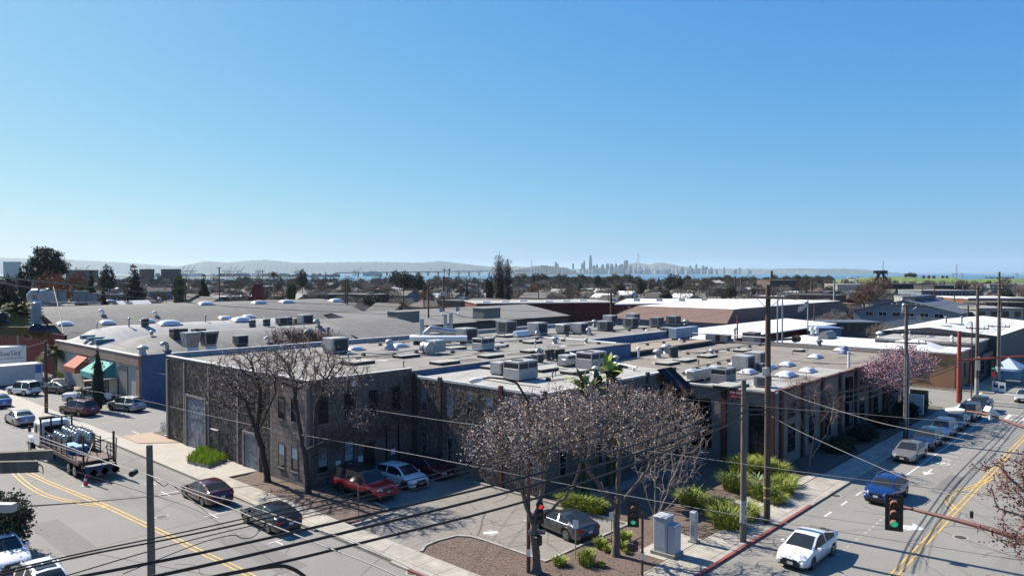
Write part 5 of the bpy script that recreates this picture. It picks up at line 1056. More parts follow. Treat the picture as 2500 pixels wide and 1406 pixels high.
E_=[('side',820,862,Z1,'cream air conditioner with side hood near the left rear of the near roof',1.25,hv),('sky',866,856,Z1,'white domed skylight beside the cream hooded air conditioner',.95,None),('dometop',950,854,Z1,'squat two-tier roof fan on the left of the near roof',.95,None),('sky',975,848,Z1,'white domed skylight behind the two-tier roof fan',.95,None),('blower',1043,866,Z1,'double-drum blower unit with cream cabinet on the near roof',1.0,None),('side',1138,835,Z1,'cream boxy unit with side hood right of the exhaust stacks',1.3,hv),('package',1180,855,Z1,'air conditioner with dark coil band at the middle of the near roof',.95,hv),('side',1236,815,Z1,'grey louvred box standing near the metal parapet',1.35,hvg),('hduct',1272,822,Z1,'white half-round vent hood in front of the grey louvred box',1.1,None),('side',1312,818,Z1,'cream box unit behind the small goose-neck vent',1.3,hv),('goose',1316,825,Z1,'small goose-neck vent on a brown curb',.75,None),('ductrun',1385,808,Z1,'pale blue duct box joined to a round pipe by the rear parapet',1.1,galv),('side',1375,813,Z1,'pale blue square duct cabinet in front of the long duct box',.95,galv),('side',1416,814,Z1,'air conditioner with black coil face left in the cluster by the low blue wall',1.1,hv),('goose',1440,818,Z1,'tilted dish-shaped vent by the low blue wall',.8,hvt),('side',1478,808,Z1,'wedge-hooded unit with dark coil in the rear cluster',1.1,hvg),('side',1490,792,Z1,'louvred condenser with dark side standing at the rear parapet, left one',1.15,hv),('side',1540,800,Z1,'black-topped condenser in the middle of the rear cluster',1.15,hvg),('side',1545,787,Z1,'louvred condenser with dark side standing at the rear parapet, right one',1.15,hv),('side',1603,797,Z1,'box condenser with white side panel right of the rear cluster',1.1,hvg),('side',1644,794,Z1,'grey cube unit standing alone by the brown mansard',1.15,hvg),('mush',1451,793,Z1,'conical white vent cap left of the rear condensers',1.2,None),('mush',1674,793,Z1,'white pagoda vent cap right of the grey cube unit',1.3,None),('mush',1331,805,Z1,'white mushroom vent by the rear parapet',.9,None),('mush',1355,838,Z1,'tiered round vent beside the long white pipe',1.2,None),('pipe',1306,850,Z1,'small cluster vent pipe on the flat hatch',.8,None),('mush',1431,837,Z1,'small white square vent on the long pipe',.8,None),('hatch',1111,853+0,Z1,'flat raised roof hatch right of the blower unit',.95,None),('hatch',992,872,Z1,'flat raised roof hatch left of the blower unit',1.0,None),('hatch',873,888,Z1,'large flat roof hatch nearest the left crown of the bare tree',1.15,None),('hatch',1086,888,Z1,'flat raised roof hatch behind the lowest edge of the near roof',1.05,None),('hatch',1215,847,Z1,'flat raised roof hatch behind the middle air conditioner',.95,None),('hatch',1198,872,Z1,'flat raised roof hatch in the middle of the near roof',1.0,None),('hatch',1298,860,Z1,'flat raised roof hatch by the dark louvred fans',.95,None),('hatch',1300,838,Z1,'flat raised roof hatch with vent pipes on it',.9,None),('hatch',1240,822,Z1,'long low platform beneath the grey louvred box',1.2,None),('package',1271,926,Z2,'large cream air conditioner with coil band at the front of the pale roof',1.12,hv),('goose',1243,918,Z2,'curved duct on the left side of the large front air conditioner',.7,galv),('side',1222,914,Z2,'small duct box at the left end of the front air conditioner',.85,hv),('package',1444,900,Z2,'second large cream air conditioner right of centre on the pale roof',1.12,hv),('ductrun',1400,893,Z2,'square duct joined to the second large air conditioner',.75,galv),('side',1384,893,Z2,'small duct box at the left of the second large air conditioner',.8,hv),('round',1342,880,Z2,'round black louvred fan, left of the pair',1.0,mat('fan_dark',(.06,.06,.055),.7)),('round',1367,879,Z2,'round black louvred fan, right of the pair',1.0,MATS['fan_dark']),('side',1312,884,Z2,'small outdoor unit on a stand left of the round fans',.62,hvg),('goose',1320,873,Z2,'round white elbow vent behind the small outdoor unit',.8,galv),('hatch',1327,905,Z2,'flat roof hatch between the two large air conditioners',1.05,None),('hatch',1205,899,Z2,'flat roof hatch behind the left duct box',.9,None),('hatch',1403,911,Z2,'low dark roof hatch in front of the second air conditioner',1.0,None),('hatch',1267,891,Z2,'thin white roof hatch behind the front air conditioner',.8,None),('pipe',1347,887,Z2,'small flared vent on the pale roof below the round fans',.5,hvg),('pipe',1349,924,Z2,'small flared vent on the pale roof near the front edge',.5,hvg),('mush',1454,910,Z2,'low white vent cap in front of the second air conditioner',.9,None),('hatch',1495,897,Z2,'dark roof hatch under the pipe trestle',1.0,None),('mush',1504,882,Z2-1,'small white cone vent at the foot of the blue wall',1.0,None),('round',1644,872,Z3,'black condenser on a stand near the front of the tan roof',1.1,hvd),('mush',1606,872,Z3,'squat cone roof fan left of the black condenser',1.5,None),('mush',1627,862,Z3,'pale cone roof fan behind the black condenser',1.7,None),('pipe',1559,876,Z3,'white flue pipe with square cap by the low blue wall',1.2,None),('mush',1738,865,Z3,'white turban vent in the middle of the tan roof',1.0,None),('pipe',1660,848,Z3,'white T-topped flue by the dark fascia',1.0,None),('hatch',1672,882,Z3,'low flat hatch in front of the black condenser',1.1,None),('hatch',1727,872,Z3,'low flat hatch near the turban vent',1.0,None),('hatch',1813,858,Z3,'low flat hatch in the middle of the tan roof',1.0,None),('hatch',1630,889,Z3,'low flat hatch behind the solar awning',1.1,None),('hatch',1673,932,Z3,'dark flat hatch at the front edge of the tan roof',1.0,None),('hatch',1785,945,Z3,'grey flat hatch above the rental sign',1.3,None),('ductrun',1713,928,Z3,'galvanised square duct loop joined to the front package unit',1.05,galv),('package',1766,934,Z3,'tall package air conditioner with black grilles at the front of the tan roof',.95,hvg),('sky',1688,912,Z3,'domed skylight partly hidden behind the galvanised duct',.9,None),('sky',1743,905,Z3,'large domed skylight behind the front package unit',1.1,None),('side',1815,903,Z3,'cream box unit in front of its twin on the tan roof',1.15,hv),('side',1845,893,Z3,'cream box unit behind its twin on the tan roof',1.15,hv),('sky',1798,892,Z3,'domed skylight half hidden by the cream box units',.95,None),('sky',1826,912,Z3,'domed skylight just in front of the cream box units',1.0,None),('sky',1875,900,Z3,'domed skylight hidden behind the tall wooden pole',1.0,None),('sky',1921,893,Z3,'flat-topped skylight right of the tall wooden pole',.95,None),('sky',1971,909,Z3,'white domed skylight nearest the street wall',1.0,None),('sky',1918,919,Z3,'large white skylight with finial near the corner of the tan roof',1.15,None),('sky',1990,874,Z3,'white domed skylight in the middle right of the tan roof',.95,None),('hatch',1952,858,Z3,'thin pale hatch on the right of the tan roof',.65,None),('sky',2050,857,Z3,'white skylight behind the wrapped blue fan',.9,None),('dometop',2062,864,Z3,'wrapped blue and white roof fan by the rear edge',.85,mat('blue_wrap',(0.2,0.27,0.42),.6,var=.4,scale=3)),('side',1862,945,Z3,'small outdoor unit on legs beside the tall wooden pole',.75,hvg),('side',1855,905,Z3,'small grey unit hooked to the rear cream box',.6,hvg),('pipe',1905,930,Z3,'tiny ball vent near the corner of the tan roof',.35,None),('package',1835,838,Z3,'long low package unit by the louvred red shed',1.1,hvg),('pipe',1794,832,Z3,'tall white flue by the louvred red shed',1.7,None),('side',1770,836,Z3,'tall galvanised cabinet among the pipes',.9,galv),('side',1740,837,Z3,'blue-white box unit right of the blue tank row',1.0,galv),('side',1630,823,Z3+.6,'grey control cabinet left of the long blue tank',1.1,hvg),('ductrun',1670,826,Z3+.6,'long pale blue tank between control cabinets',1.6,mat('tank_blue',(0.3,0.38,0.5),.5,var=.1)),('dometop',1580,823,6.62,'two-tier white roof fan at the end of the low blue wall',.9,None),('hood',465,854,6.9,'pair of flaring galvanised intake hoods on the near vault',.95,None),('package',436,826,7.7,'black box unit left behind the intake hoods',.9,hvd),('package',485,822,7.7,'black box unit right behind the intake hoods',.75,hvd),('round',616,799,8.0,'round dark condenser on a plank, left of the pair on the far vault',1.1,hvg),('round',651,798,8.0,'round dark condenser on a plank, right of the pair on the far vault',1.1,hvg),('round',705,793,8.0,'tall dark condenser in the cluster under the bare crown',1.2,hvg),('side',687,793,8.0,'dark condenser left in the cluster under the bare crown',.95,hvg),('side',722,793,8.0,'small outdoor unit in the cluster under the bare crown',.9,hv),('side',745,792,8.0,'tall cream cabinet in the cluster under the bare crown',1.3,hv),('goose',762,836,6.0,'tall mirrored exhaust elbow on a grey curb behind the parapet',1.5,galv),('goose',778,799,7.3,'silver goose-neck vent at the end of the vault',1.0,galv),('pipe',801,828,6.0,'thin flue on a white saddle behind the parapet',1.6,hvg),('goose',656,839,6.0,'white curled vent just behind the parapet',.8,whitep),('side',587,842,6.3,'grey box unit behind the parapet and bare crown',1.0,hvg),('goose',408,858,6.0,'curled steel vent near the blue wall',1.0,galv),('mush',348,866,6.0,'louvred square chimney vent above the blue wall',1.7,hvt),('mush',370,818,7.3,'small round cap vent on the crest of the near vault',.9,hvt),('mush',841,812,5.6,'white square vent beside the stained siding wall',1.8,hvt),('pipe',237,803,8.0,'small white vent at the left of the white vault',.8,galv),('pipe',315,798,8.0,'round capped silver flue on the white vault',1.2,galv),('round',354,797,8.0,'dark-fronted cooler on the white vault',1.1,hvg),('pipe',502,786,8.0,'blue-grey flue on the white vault',1.0,galv),('pipe',544,784,8.0,'tiny vent at the crest of the white vault',.6,galv),('sky',413,792,8.0,'long white skylight on the crest of the white vault',1.6,None),('sky',590,783,8.0,'long white skylight further along the white vault',1.6,None),('sky',158,792,8.4,'white dome skylight on the grey vault, leftmost of the lower row',1.1,None),('sky',262,789,8.4,'white dome skylight on the grey vault, second of the lower row',1.1,None),('sky',360,785,8.4,'white dome skylight on the grey vault, third of the lower row',1.1,None),('sky',549,778,8.2,'white dome skylight on the grey vault, fourth of the lower row',1.1,None),('sky',607,775,8.2,'white dome skylight on the grey vault, last of the lower row',1.1,None),('sky',268,736,9.7,'flat white skylight on the ridge of the grey vault, leftmost of the upper row',1.6,None),('sky',502,744,9.6,'flat white skylight below the ridge, second of the upper row',1.5,None),('sky',632,741,9.6,'ribbed skylight on the ridge, third of the upper row',1.5,None),('sky',700,739,9.6,'ribbed skylight on the ridge, fourth of the upper row',1.5,None),('sky',820,736,9.3,'ribbed skylight at the right end of the ridge',1.5,None),('goose',392,736,9.7,'tall white mushroom stack at the ridge of the grey vault',1.2,whitep),('goose',252,771,9.0,'small hooded vent above the second skylight',.9,whitep),('goose',382,773,9.0,'small white hooded vent above the third skylight',.8,whitep),('dish',1081,773,6.7,'satellite dish on the grey roof, left of the pair',1.0,None),('dish',1121,771,6.7,'satellite dish on the grey roof, right of the pair',1.0,None),('mush',2000,843,4.9,'grey turbine vent at the edge of the white membrane roof',1.4,hvg),('goose',2325,838,5.6,'ball-shaped vent with shadow on the stone-coloured roof',.9,whitep),('hduct',2020,826,4.9,'low solar-like grey cover on the white membrane roof',1.8,hvg),('mush',2148,824,4.9,'white drum vent on the white membrane roof',1.6,whitep),('goose',1983,820,4.9,'white box vent at the left end of the white membrane roof',1.2,whitep),('goose',1995,818,4.9,'white curved vent beside the box vent',1.2,whitep),]
for e in E_:equip(e[0],e[1],e[2],e[3],e[4],e[5],e[6])
for i in range(3):
 p=atv(220+i*17,824+i*5);mb=MB();mb.obox((0,0,-.15),2.3,.8,.45,mat('teal_curb',(0.1,0.17,0.24),.7),0);mb.obox((0,0,.301),2.3,.8,.06,mat('teal_glass',(.25,.42,.46),.3),0)
 mb.top('skylight',('slanted blue-framed skylight on the white vault, leftmost of three','slanted blue-framed skylight on the white vault, middle of three','slanted blue-framed skylight on the white vault, rightmost of three')[i],'skylight',p,.0)
def stack(px,py,z,h,r,label,guy=False):
 p=at(px,py,z);t=thing('exhaust_stack',label,'exhaust stack',p)
 mb=MB();mb.cyl((0,0,0),r,h,galv,14);mb.build('pipe',t)
 mb=MB();mb.lathe((0,0,0),[(r*1.6,0),(r*1.6,.25),(r,.5)],galv,14);mb.build('base',t)
 if guy:
  for a in(0.6,2.6,4.6):mb=MB();mb.tube([(r*math.cos(a),r*math.sin(a),h*.85),(1.6*math.cos(a),1.6*math.sin(a),0)],.02,galv,4);mb.build('guy',t)
stack(1030,838,Z1,2.75,.24,'tall square-topped galvanised exhaust stack with guy wires, leftmost',True)
stack(1087,829,Z1,3.0,.22,'tall dark exhaust stack, left of the close pair')
stack(1101,829,Z1,3.2,.22,'tall dark exhaust stack, right of the close pair')
stack(1092,837,Z1,1.9,.24,'short pale exhaust stack in front of the close pair')
t=thing('roof_duct','white insulated round duct lying across the near roof under the stacks','duct',at(1065,842,Z1))
mb=MB();mb.tube([(-1.5,2.5,.7),(-1.2,1.5,.7),(.2,-.6,.7),(2.2,-2.6,.7)],.36,whitep,12);mb.build('pipe',t)
mb=MB();mb.tube([(-.2,1.6,.2),(-.2,1.6,1.2),(.3,1.2,1.75),(1.0,.6,1.6),(1.6,0,1.4),(2.4,-.6,1.3)],.34,galv,12);mb.build('elbow',t)
mb=MB()
for q in((-1.3,1.8),(0,-.3),(1.9,-2.3)):mb.obox((q[0],q[1],0),.5,.5,.4,blkm)
mb.build('foot',t)
def runpipe(label,pts,z,r=.06,m=hvt,blocks=True,name='roof_pipe'):
 P=[at(a,b,z)for a,b in pts];o=P[0];t=thing(name,label,'pipe',o)
 mb=MB();Q=[(p[0]-o[0],p[1]-o[1],.28)for p in P];mb.tube(Q,r,m,6);mb.build('pipe',t)
 if blocks:
  for a,b in zip(Q,Q[1:]):
   L=math.dist(a,b);n=max(1,int(L/2.6))
   for k in range(n):f=(k+.5)/n;mb=MB();mb.obox((a[0]+(b[0]-a[0])*f,a[1]+(b[1]-a[1])*f,0),.3,.3,.2,curb);mb.build('block',t)
runpipe('white pipe bending across the near roof from the left air conditioner',[(842,864),(935,872),(1090,851),(1250,838),(1330,826)],Z1)
runpipe('dark thin pipe across the near roof below the white one',[(830,882),(920,876),(1030,868),(1130,856)],Z1,.04,curb)
runpipe('white pipe running to the corner of the blue wall',[(1330,830),(1420,836),(1505,844)],Z1,.09,whitep)
runpipe('black pipe bundle in front of the rear condensers',[(1400,812),(1480,812),(1590,804),(1690,796)],Z1,.07,blkm)
runpipe('gas pipe crossing the tan roof on blocks',[(1655,862),(1705,868),(1890,838)],Z3,.07,hvt)
runpipe('white pipe rising past the round fans on the pale roof',[(1385,866),(1440,886),(1500,893),(1555,905)],Z2,.09,whitep)
runpipe('thin conduit looping over the right of the tan roof',[(1930,886),(1990,893),(2060,895),(2100,893)],Z3,.03,curb,False)
runpipe('conduit along the near edge of the pale roof',[(1180,935),(1240,945),(1320,955)],Z2+.1,.03,curb,False)
runpipe('long white pipe bridge beside the louvred red shed',[(1690,818),(1760,822),(1870,830)],Z3+1.2,.08,hvt,False)
mb=MB();p=at(1800,836,6);mb.tube([(0,0,0),(0,0,3.6)],.11,mat('red_steel',(.25,.06,.05),.7));mb.top('red_flue','thin red flue rising beside the louvred shed','flue',p)
mb=MB();p=at(2072,898,6.2);mb.tube([(0,0,0),(0,0,1.5)],.12,whitep,8);mb.lathe((0,0,1.5),[(.17,0),(.17,.1)],whitep,8);mb.top('vent_pipe','white standpipe at the street edge of the tan roof','vent pipe',p)
mb=MB();p=at(1940,838,6.1);mb.disc((0,0,.55),.45,'x',1.1,mat('rust_drum',(.14,.07,.05),.8,var=.3),14);mb.tube([(-4,1.5,.6),(0,0,.6)],.16,blkm);mb.top('exhaust_drum','rusty drum and black duct behind the tall wooden pole','exhaust fan',p)
mb=MB();p=at(1549,831,6.62);mb.lathe((0,0,0),[(.8,0),(.8,.25),(1.05,.3),(1.05,.4),(.9,.42)],mat('rust_cap',(.2,.1,.08),.8),4);mb.top('roof_vent','rusty square vent on the sand-coloured annex roof','vent',p,.78)
for i,px in enumerate((2205,2221,2231,2245,2262)):
 equip('pipe',px,838-i*8,4.9,('white stubby flue with cap on the white roof, first of five','white stubby flue on the white roof, second of five','white stubby flue on the white roof, middle of five','white stubby flue on the white roof, fourth of five','white stubby flue on the white roof, last of five')[i],1.3,whitep)
for i,(px,py)in enumerate(((2310,795),(2348,795))):equip('pipe',px,py,6.4,('tall slim flue in the middle of the white warehouse roof','tall slim flue at the right of the white warehouse roof')[i],1.5,hvg)
rng=random.Random(44)
for k in range(26):
 a=rng.random();x,y,z=(rng.uniform(31,68),rng.uniform(48,66),Z1)if a<.45 else(rng.uniform(41,54),rng.uniform(34,44),Z2)if a<.6 else(rng.uniform(59,90),rng.uniform(26,43),Z3)
 equip(rng.choice(('pipe','mush','pipe')),0,0,z,'small stub vent on the '+{Z1:'near grey',Z2:'pale middle',Z3:'tan'}[z]+' roof',rng.choice((.35,.5)),rng.choice((hvt,hvg,curb)),loc=(x,y,z),group='stub vents on the %.1f metre roof'%z)
for lb,P,z,r_,m in(('brown conduit angling across the tan roof past the cream box units',[(1690,905),(1790,880),(1850,862)],Z3,.035,curb),('pipe run from the front package unit to the tan roof edge',[(1790,938),(1840,930),(1900,925)],Z3,.05,hvt),('gas line along the pale roof between the large air conditioners',[(1225,905),(1330,897),(1400,886)],Z2,.05,hvt),('thin line along the front of the pale roof',[(1295,935),(1380,922),(1500,905)],Z2,.03,curb),('black pipe in front of the left rear condensers',[(1290,826),(1350,820),(1420,822)],Z1,.06,blkm),('second black pipe behind the rear condensers',[(1430,800),(1520,795),(1600,790)],Z1,.06,blkm),('conduit across the near roof behind the two-tier fan',[(900,845),(1010,838),(1120,826)],Z1,.04,curb),('white pipe beside the blower unit',[(1060,862),(1150,862),(1235,850)],Z1,.06,whitep),('grey pipe on the sand-coloured annex',[(1560,845),(1640,836),(1700,834)],6.62,.05,hvg)):
 runpipe(lb,P,z,r_,m)
stn=mat('ponding_stain',(.15,.13,.11),.9,var=.5,scale=1.2);stl=mat('silver_patch',(.5,.49,.46),.8,var=.3,scale=1);rng=random.Random(71);mb=MB()
for k in range(60):
 a=rng.random();x,y,z=(rng.uniform(31,67),rng.uniform(48,66),Z1)if a<.45 else(rng.uniform(41,54),rng.uniform(34,44),Z2)if a<.6 else(rng.uniform(59,90),rng.uniform(26,43),Z3);rx,ry=rng.uniform(.3,1.6),rng.uniform(.2,.9)
 mb.add([(x+rx*math.cos(t_)*rng.uniform(.75,1.2),y+ry*math.sin(t_)*rng.uniform(.75,1.2),z+.006+k*.0002)for t_ in[i*.524 for i in range(12)]],[tuple(range(12))],rng.choice((stn,stn,stl)))
o=mb.struct('roof_stain','stuff','dark ponding stains and silver patches on the flat roofs','roof stains')
# ============================================================ POLES, WIRES, SIGNALS
woodp=layered('pole_wood',(0.10,0.065,0.048),[(3,.42,.6,(0.17,0.12,0.09),.8,'nz'),(12,.5,.62,(0.04,0.026,0.02),.6,'nz')],.9)
woodg=layered('grey_pole_wood',(0.17,0.145,0.12),[(4,.42,.6,(0.11,0.09,0.075),.8,'nz'),(14,.5,.62,(0.23,0.2,0.17),.6,'nz')],.9)
redst=mat('brown_red_steel',(0.16,0.05,0.045),.6,var=.35,scale=2);orst=mat('orange_red_steel',(0.4,0.07,0.04),.6,var=.2,scale=1)
wireb=mat('black_cable',(0.01,0.01,0.011),.6);wires_=mat('bare_cable',(0.3,0.29,0.28),.6,0);ins=mat('grey_insulator',(0.38,0.4,0.43),.3);insb=mat('brown_insulator',(0.06,0.028,0.022),.18)
PLG='utility poles in the streets'
def pole(x,y,h,r,label,m=woodp,arms=(),kit=(),group=None,name='utility_pole',base=0.0):
 t=thing(name,label,'utility pole',(x,y,base),0,group)
 mb=MB();mb.tube([(0,0,0),(.02,0,h*.5),(0,.02,h)],[r,r*.9,r*.72],m,12);mb.build('post',t)
 for(z,L,ang)in arms:
  mb=MB();c,s=math.cos(ang),math.sin(ang);mb.obox((0-s*r,c*r,z),L,.1,.12,woodg,ang)
  mb.tube([(0,0,z-.7),(c*L*.32,s*L*.32,z)],.02,galv,4);mb.tube([(0,0,z-.7),(-c*L*.32,-s*L*.32,z)],.02,galv,4);a_=mb.build('crossarm',t)
  for k in(-.46,-.3,.3,.46):
   mb=MB();mb.lathe((c*L*k,s*L*k,z+.12),[(.025,0),(.06,.05),(.03,.08),(.07,.12),(.02,.2)],ins,8);i_=mb.build('insulator',t);i_.parent=a_
 for kt in kit:
  mb=MB()
  if kt[0]=='can':mb.lathe((kt[1],kt[2],kt[3]),[(.22,0),(.24,.05),(.24,.75),(.1,.9)],galv,12);mb.build('transformer',t)
  if kt[0]=='box':mb.bbox(kt[1]-.2,kt[1]+.2,kt[2]-.15,kt[2]+.15,kt[3],kt[3]+kt[4],hvt,.02);mb.build('service_box',t)
  if kt[0]=='riser':mb.tube([(kt[1],kt[2],.0),(kt[1],kt[2],kt[3])],.05,galv,6);mb.build('riser',t)
  if kt[0]=='band':mb.lathe((0,0,kt[1]),[(r*1.03,0),(r*1.02,kt[2])],kt[3],12,caps=False);mb.build('band',t)
 return t
papr=mat('torn_posters',(0.62,0.6,0.58),.8,var=.6,scale=9,col2=(.15,.14,.13))
pole(43.5,18.75,14.7,.2,'tall dark brown utility pole with yellow bands at the right street kerb',woodp,((13.9,2.4,R(92)),),(('band',2.3,.1,yel),('band',1.7,.08,yel),('box',-.28,0,9.2,.5)),PLG)
pole(39.7,18.5,9.35,.19,'shorter grey utility pole with torn white posters, left of the tall brown pole',woodg,(),(('band',1.2,1.3,papr),),PLG)
pole(11.3,29.1,8.85,.16,'bare grey pole stub in the left foreground rising from the frame bottom',woodg,(),(),PLG)
pole(24.9,92.1,8.0,.19,'utility pole at the side lot entrance beside the burgundy crossover',woodp,(),(('band',1.0,.1,yel),('band',.7,.1,yel),('band',3.0,.5,papr)),PLG)
x,y,D=74.4,19.0,74.4*math.cos(YAW)+19*math.sin(YAW)
pole(x,y,ztop(744,D),.2,'utility pole with grey risers rising through the pink blossom tree',woodg,((ztop(812,D),2.2,R(100)),(ztop(838,D),3.4,R(100)),(ztop(748,D),2.6,R(100))),(('riser',-.2,-.1,8),('riser',.0,-.24,8),('can',.4,.3,ztop(765,D))),PLG)
x,y=102.8,18.5;D=x*math.cos(YAW)+y*math.sin(YAW)
pole(x,y,ztop(700,D),.22,'tall utility pole at the far crossing corner with posters on it',woodg,((ztop(706,D),5.2,R(100)),(ztop(803,D),2.4,R(100))),(('box',-.3,-.2,ztop(903,D),1.6),('band',.5,2.3,papr)),PLG)
x,y=119.5,19.0;D=x*math.cos(YAW)+y*math.sin(YAW)
pole(x,y,ztop(664,D),.2,'tallest utility pole at the right edge beyond the crossing',woodg,((ztop(679,D),3.4,R(100)),(ztop(740,D),3.6,R(100)),(ztop(798,D),2.6,R(100))),(('riser',.25,-.2,10),('band',.8,1.8,papr)),PLG)
q=(-0.6,12.4)
t=thing('utility_pole','close utility pole mostly out of frame at left with weathered cross-arms and insulators','utility pole',(q[0],q[1],0),0,PLG)
mb=MB();mb.tube([(0,0,0),(0,0,15.4)],[.2,.17],woodg,12);mb.build('post',t)
def W(px,py,D):return Vector(atd(px,py,D))-Vector((q[0],q[1],0))
def beam(a,b,w_,h_,m,nm='crossarm'):
 d=(b-a).normalized();n=d.cross(Vector((0,0,1))).normalized()*w_/2;u=Vector((0,0,h_/2));mb=MB()
 v=[a-n-u,a+n-u,a+n+u,a-n+u,b-n-u,b+n-u,b+n+u,b-n+u];mb.add([tuple(p)for p in v],[(0,1,2,3),(7,6,5,4),(0,4,5,1),(1,5,6,2),(2,6,7,3),(3,7,4,0)],m);return mb.build(nm,t)
lich=mat('lichen_wood',(0.1,0.095,0.085),.9,var=.5,scale=6,col2=(.22,.17,.04))
beam(W(-260,806,8.0),W(82,808,9.2),.1,.10,lich);beam(W(-300,1148,7.2),W(86,1138,8.6),.12,.13,woodg);beam(W(-300,1190,6.8),W(228,1106,9.6),.1,.11,woodg)if False else beam(W(-250,1128,9.2),W(128,1108,10.2),.1,.12,woodg)
c_=W(89,806,9.0)
mb=MB();mb.lathe((c_.x,c_.y,c_.z+.03),[(.04,0)]+[(r_,z_)for k in range(6)for(r_,z_)in((.055,.01+k*.042),(.085,.022+k*.042),(.05,.036+k*.042))]+[(.05,.27),(.065,.29),(.03,.31)],ins,16);mb.build('insulator',t)
for(px,py,r_)in((88,808,.088),(99,811,.088)):
 a=W(px,py,8.9);d=(W(px+20,py+6,8.6)-a).normalized();mb=MB();mb.tube([tuple(a+d*s_)for s_ in(0,.01,.02,.05,.055,.07,.075)],[.03,.085,.09,.088,.06,.055,.02],insb,20);mb.build('insulator',t)
a=W(62,812,9.3);mb=MB();mb.tube([tuple(a),tuple(a+Vector((.05,-.02,0))),tuple(a+Vector((.07,-.03,0)))],[.085,.085,.03],insb,18);mb.build('insulator',t)
mb=MB();a=W(4,778,8.6);mb.lathe(tuple(a),[(.02,-.1),(.075,-.08),(.08,-.03),(.05,-.02),(.08,.0),(.06,.05),(.02,.08)],blk,16);mb.build('insulator',t)
mb=MB();mb.tube([tuple(W(90,771,9)),tuple(W(104,778,9)),tuple(W(117,795,9)),tuple(W(120,806,9)),tuple(W(126,811,9))],.011,wireb,5);mb.build('jumper',t)
mb=MB();mb.tube([tuple(W(78,1122,9.6)),tuple(W(96,1135,9.6)),tuple(W(90,1147,9.6)),tuple(W(106,1155,9.6)),tuple(W(104,1140,9.6)),tuple(W(96,1131,9.6))],.008,wireb,4);mb.build('jumper',t)
mb=MB();a=W(14,1248,9);mb.obox(tuple(a),.1,.22,.1,hvt,R(40));mb.build('junction_box',t)
def onplane(px,py,axis,c):
 d=_f+_r*((px-CXP)/FOC)+_u*((CYP-py)/FOC);s=c/d[axis];return Vector((0,0,CAM_H))+d*s
def wire(label,pts,r=.012,m=wireb,axis=None,c=None,group=None,smooth=5,name='overhead_wire',n=5):
 """pts: (px,py) on the vertical street plane axis=c, or (px,py,depth)"""
 P=[onplane(p[0],p[1],axis,c)if axis is not None else Vector(atd(*p))for p in pts]
 Q=[]
 for i in range(len(P)-1):
  p0,p1,p2,p3=P[max(i-1,0)],P[i],P[i+1],P[min(i+2,len(P)-1)]
  for k in range(smooth):
   s=k/smooth;Q.append(0.5*((2*p1)+(-p0+p2)*s+(2*p0-5*p1+4*p2-p3)*s*s+(-p0+3*p1-3*p2+p3)*s**3))
 Q.append(P[-1]);o=tuple(Q[0]);mb=MB();mb.tube([tuple(p-Q[0])for p in Q],r,m,n);return mb.top(name,label,'wire',o,0,group)
WG='overhead wires crossing the streets'
wire('thick black cable across the foreground, upper of the three',[(-300,1500),(0,1443),(480,1351),(900,1256),(1300,1160),(1600,1069),(1824,985)],.038,axis=1,c=17.0,group=WG,n=8)
wire('thick black cable across the foreground, middle of the three',[(-300,1530),(0,1481),(480,1384),(900,1285),(1300,1184),(1600,1091),(1824,1003)],.045,axis=1,c=17.0,group=WG,n=8)
wire('thick black cable across the foreground, lowest of the three',[(250,1470),(515,1408),(660,1378),(900,1320),(1300,1218),(1600,1113),(1826,1016)],.042,axis=1,c=17.0,group=WG,n=8)
wire('black spliced cable curling down at the bottom centre',[(330,1480),(515,1412),(600,1392),(680,1381),(710,1386),(735,1400),(765,1425)],.05,axis=1,c=17.2,group=WG,n=8)
wire('thin black wire above the thick cables, highest',[(0,1395),(220,1345),(480,1291),(900,1195),(1200,1119),(1700,972),(1822,934)],.018,axis=1,c=17.4,group=WG)
wire('thin black wire above the thick cables, second',[(0,1402),(220,1352),(480,1301),(900,1208),(1200,1133),(1700,1000),(1822,962)],.022,axis=1,c=17.4,group=WG)
wire('thin black wire above the thick cables, third',[(160,1405),(480,1314),(900,1219),(1200,1147),(1700,1018),(1822,975)],.014,axis=1,c=17.4,group=WG)
wire('slack black drop wire below the thin wires over the black sedan',[(300,1400),(480,1328),(565,1306),(592,1313),(620,1309),(655,1285),(800,1250),(900,1228)],.012,axis=1,c=17.6,group=WG)
for i,(a,b_,c_,d_,l_)in enumerate(((984,978,940,850,'highest'),(1000,995,953,858,'middle'),(1012,1006,967,866,'lowest'))):
 wire('black street cable sagging past the blossom tree, '+l_,[(1826,a),(1930,b_),(2100,c_+8),(2212,c_-26),(2327,d_+34),(2400,d_)],.035,axis=1,c=18.6,group=WG,n=6)
 wire('thin street cable above the corner building, '+l_,[(1826,950+i*12),(1950,955+i*9),(2150,925+i*5),(2400,800+i*12)],.014,axis=1,c=18.9,group=WG)
wire('pale cable stretching from the blue wall across the whole frame',[(200,880),(346,904),(740,973),(998,1014),(1195,1042),(1417,1076),(1719,1119),(2100,1170),(2500,1217)],.02,wires_,axis=None,group=WG)if False else wire('pale cable stretching from the blue wall across the whole frame',[(200,880,95),(346,904,88),(740,973,62),(998,1014,50),(1195,1042,43),(1417,1076,38),(1719,1119,34),(2100,1170,30),(2500,1217,28)],.012,wires_,group=WG)
wire('second pale cable, lower, sagging over the red SUV to the right edge',[(200,950,80),(340,975,72),(510,1014,62),(700,1054,52),(998,1107,42),(1300,1166,35),(1600,1222,31),(1924,1277,28),(2500,1368,24)],.014,wires_,group=WG)
wire('bright guy strand from the tall pole top descending to the right edge',[(1881,933,45),(1936,965,42),(2100,1018,36),(2214,1046,33),(2500,1100,28)],.012,wires_,group=WG)
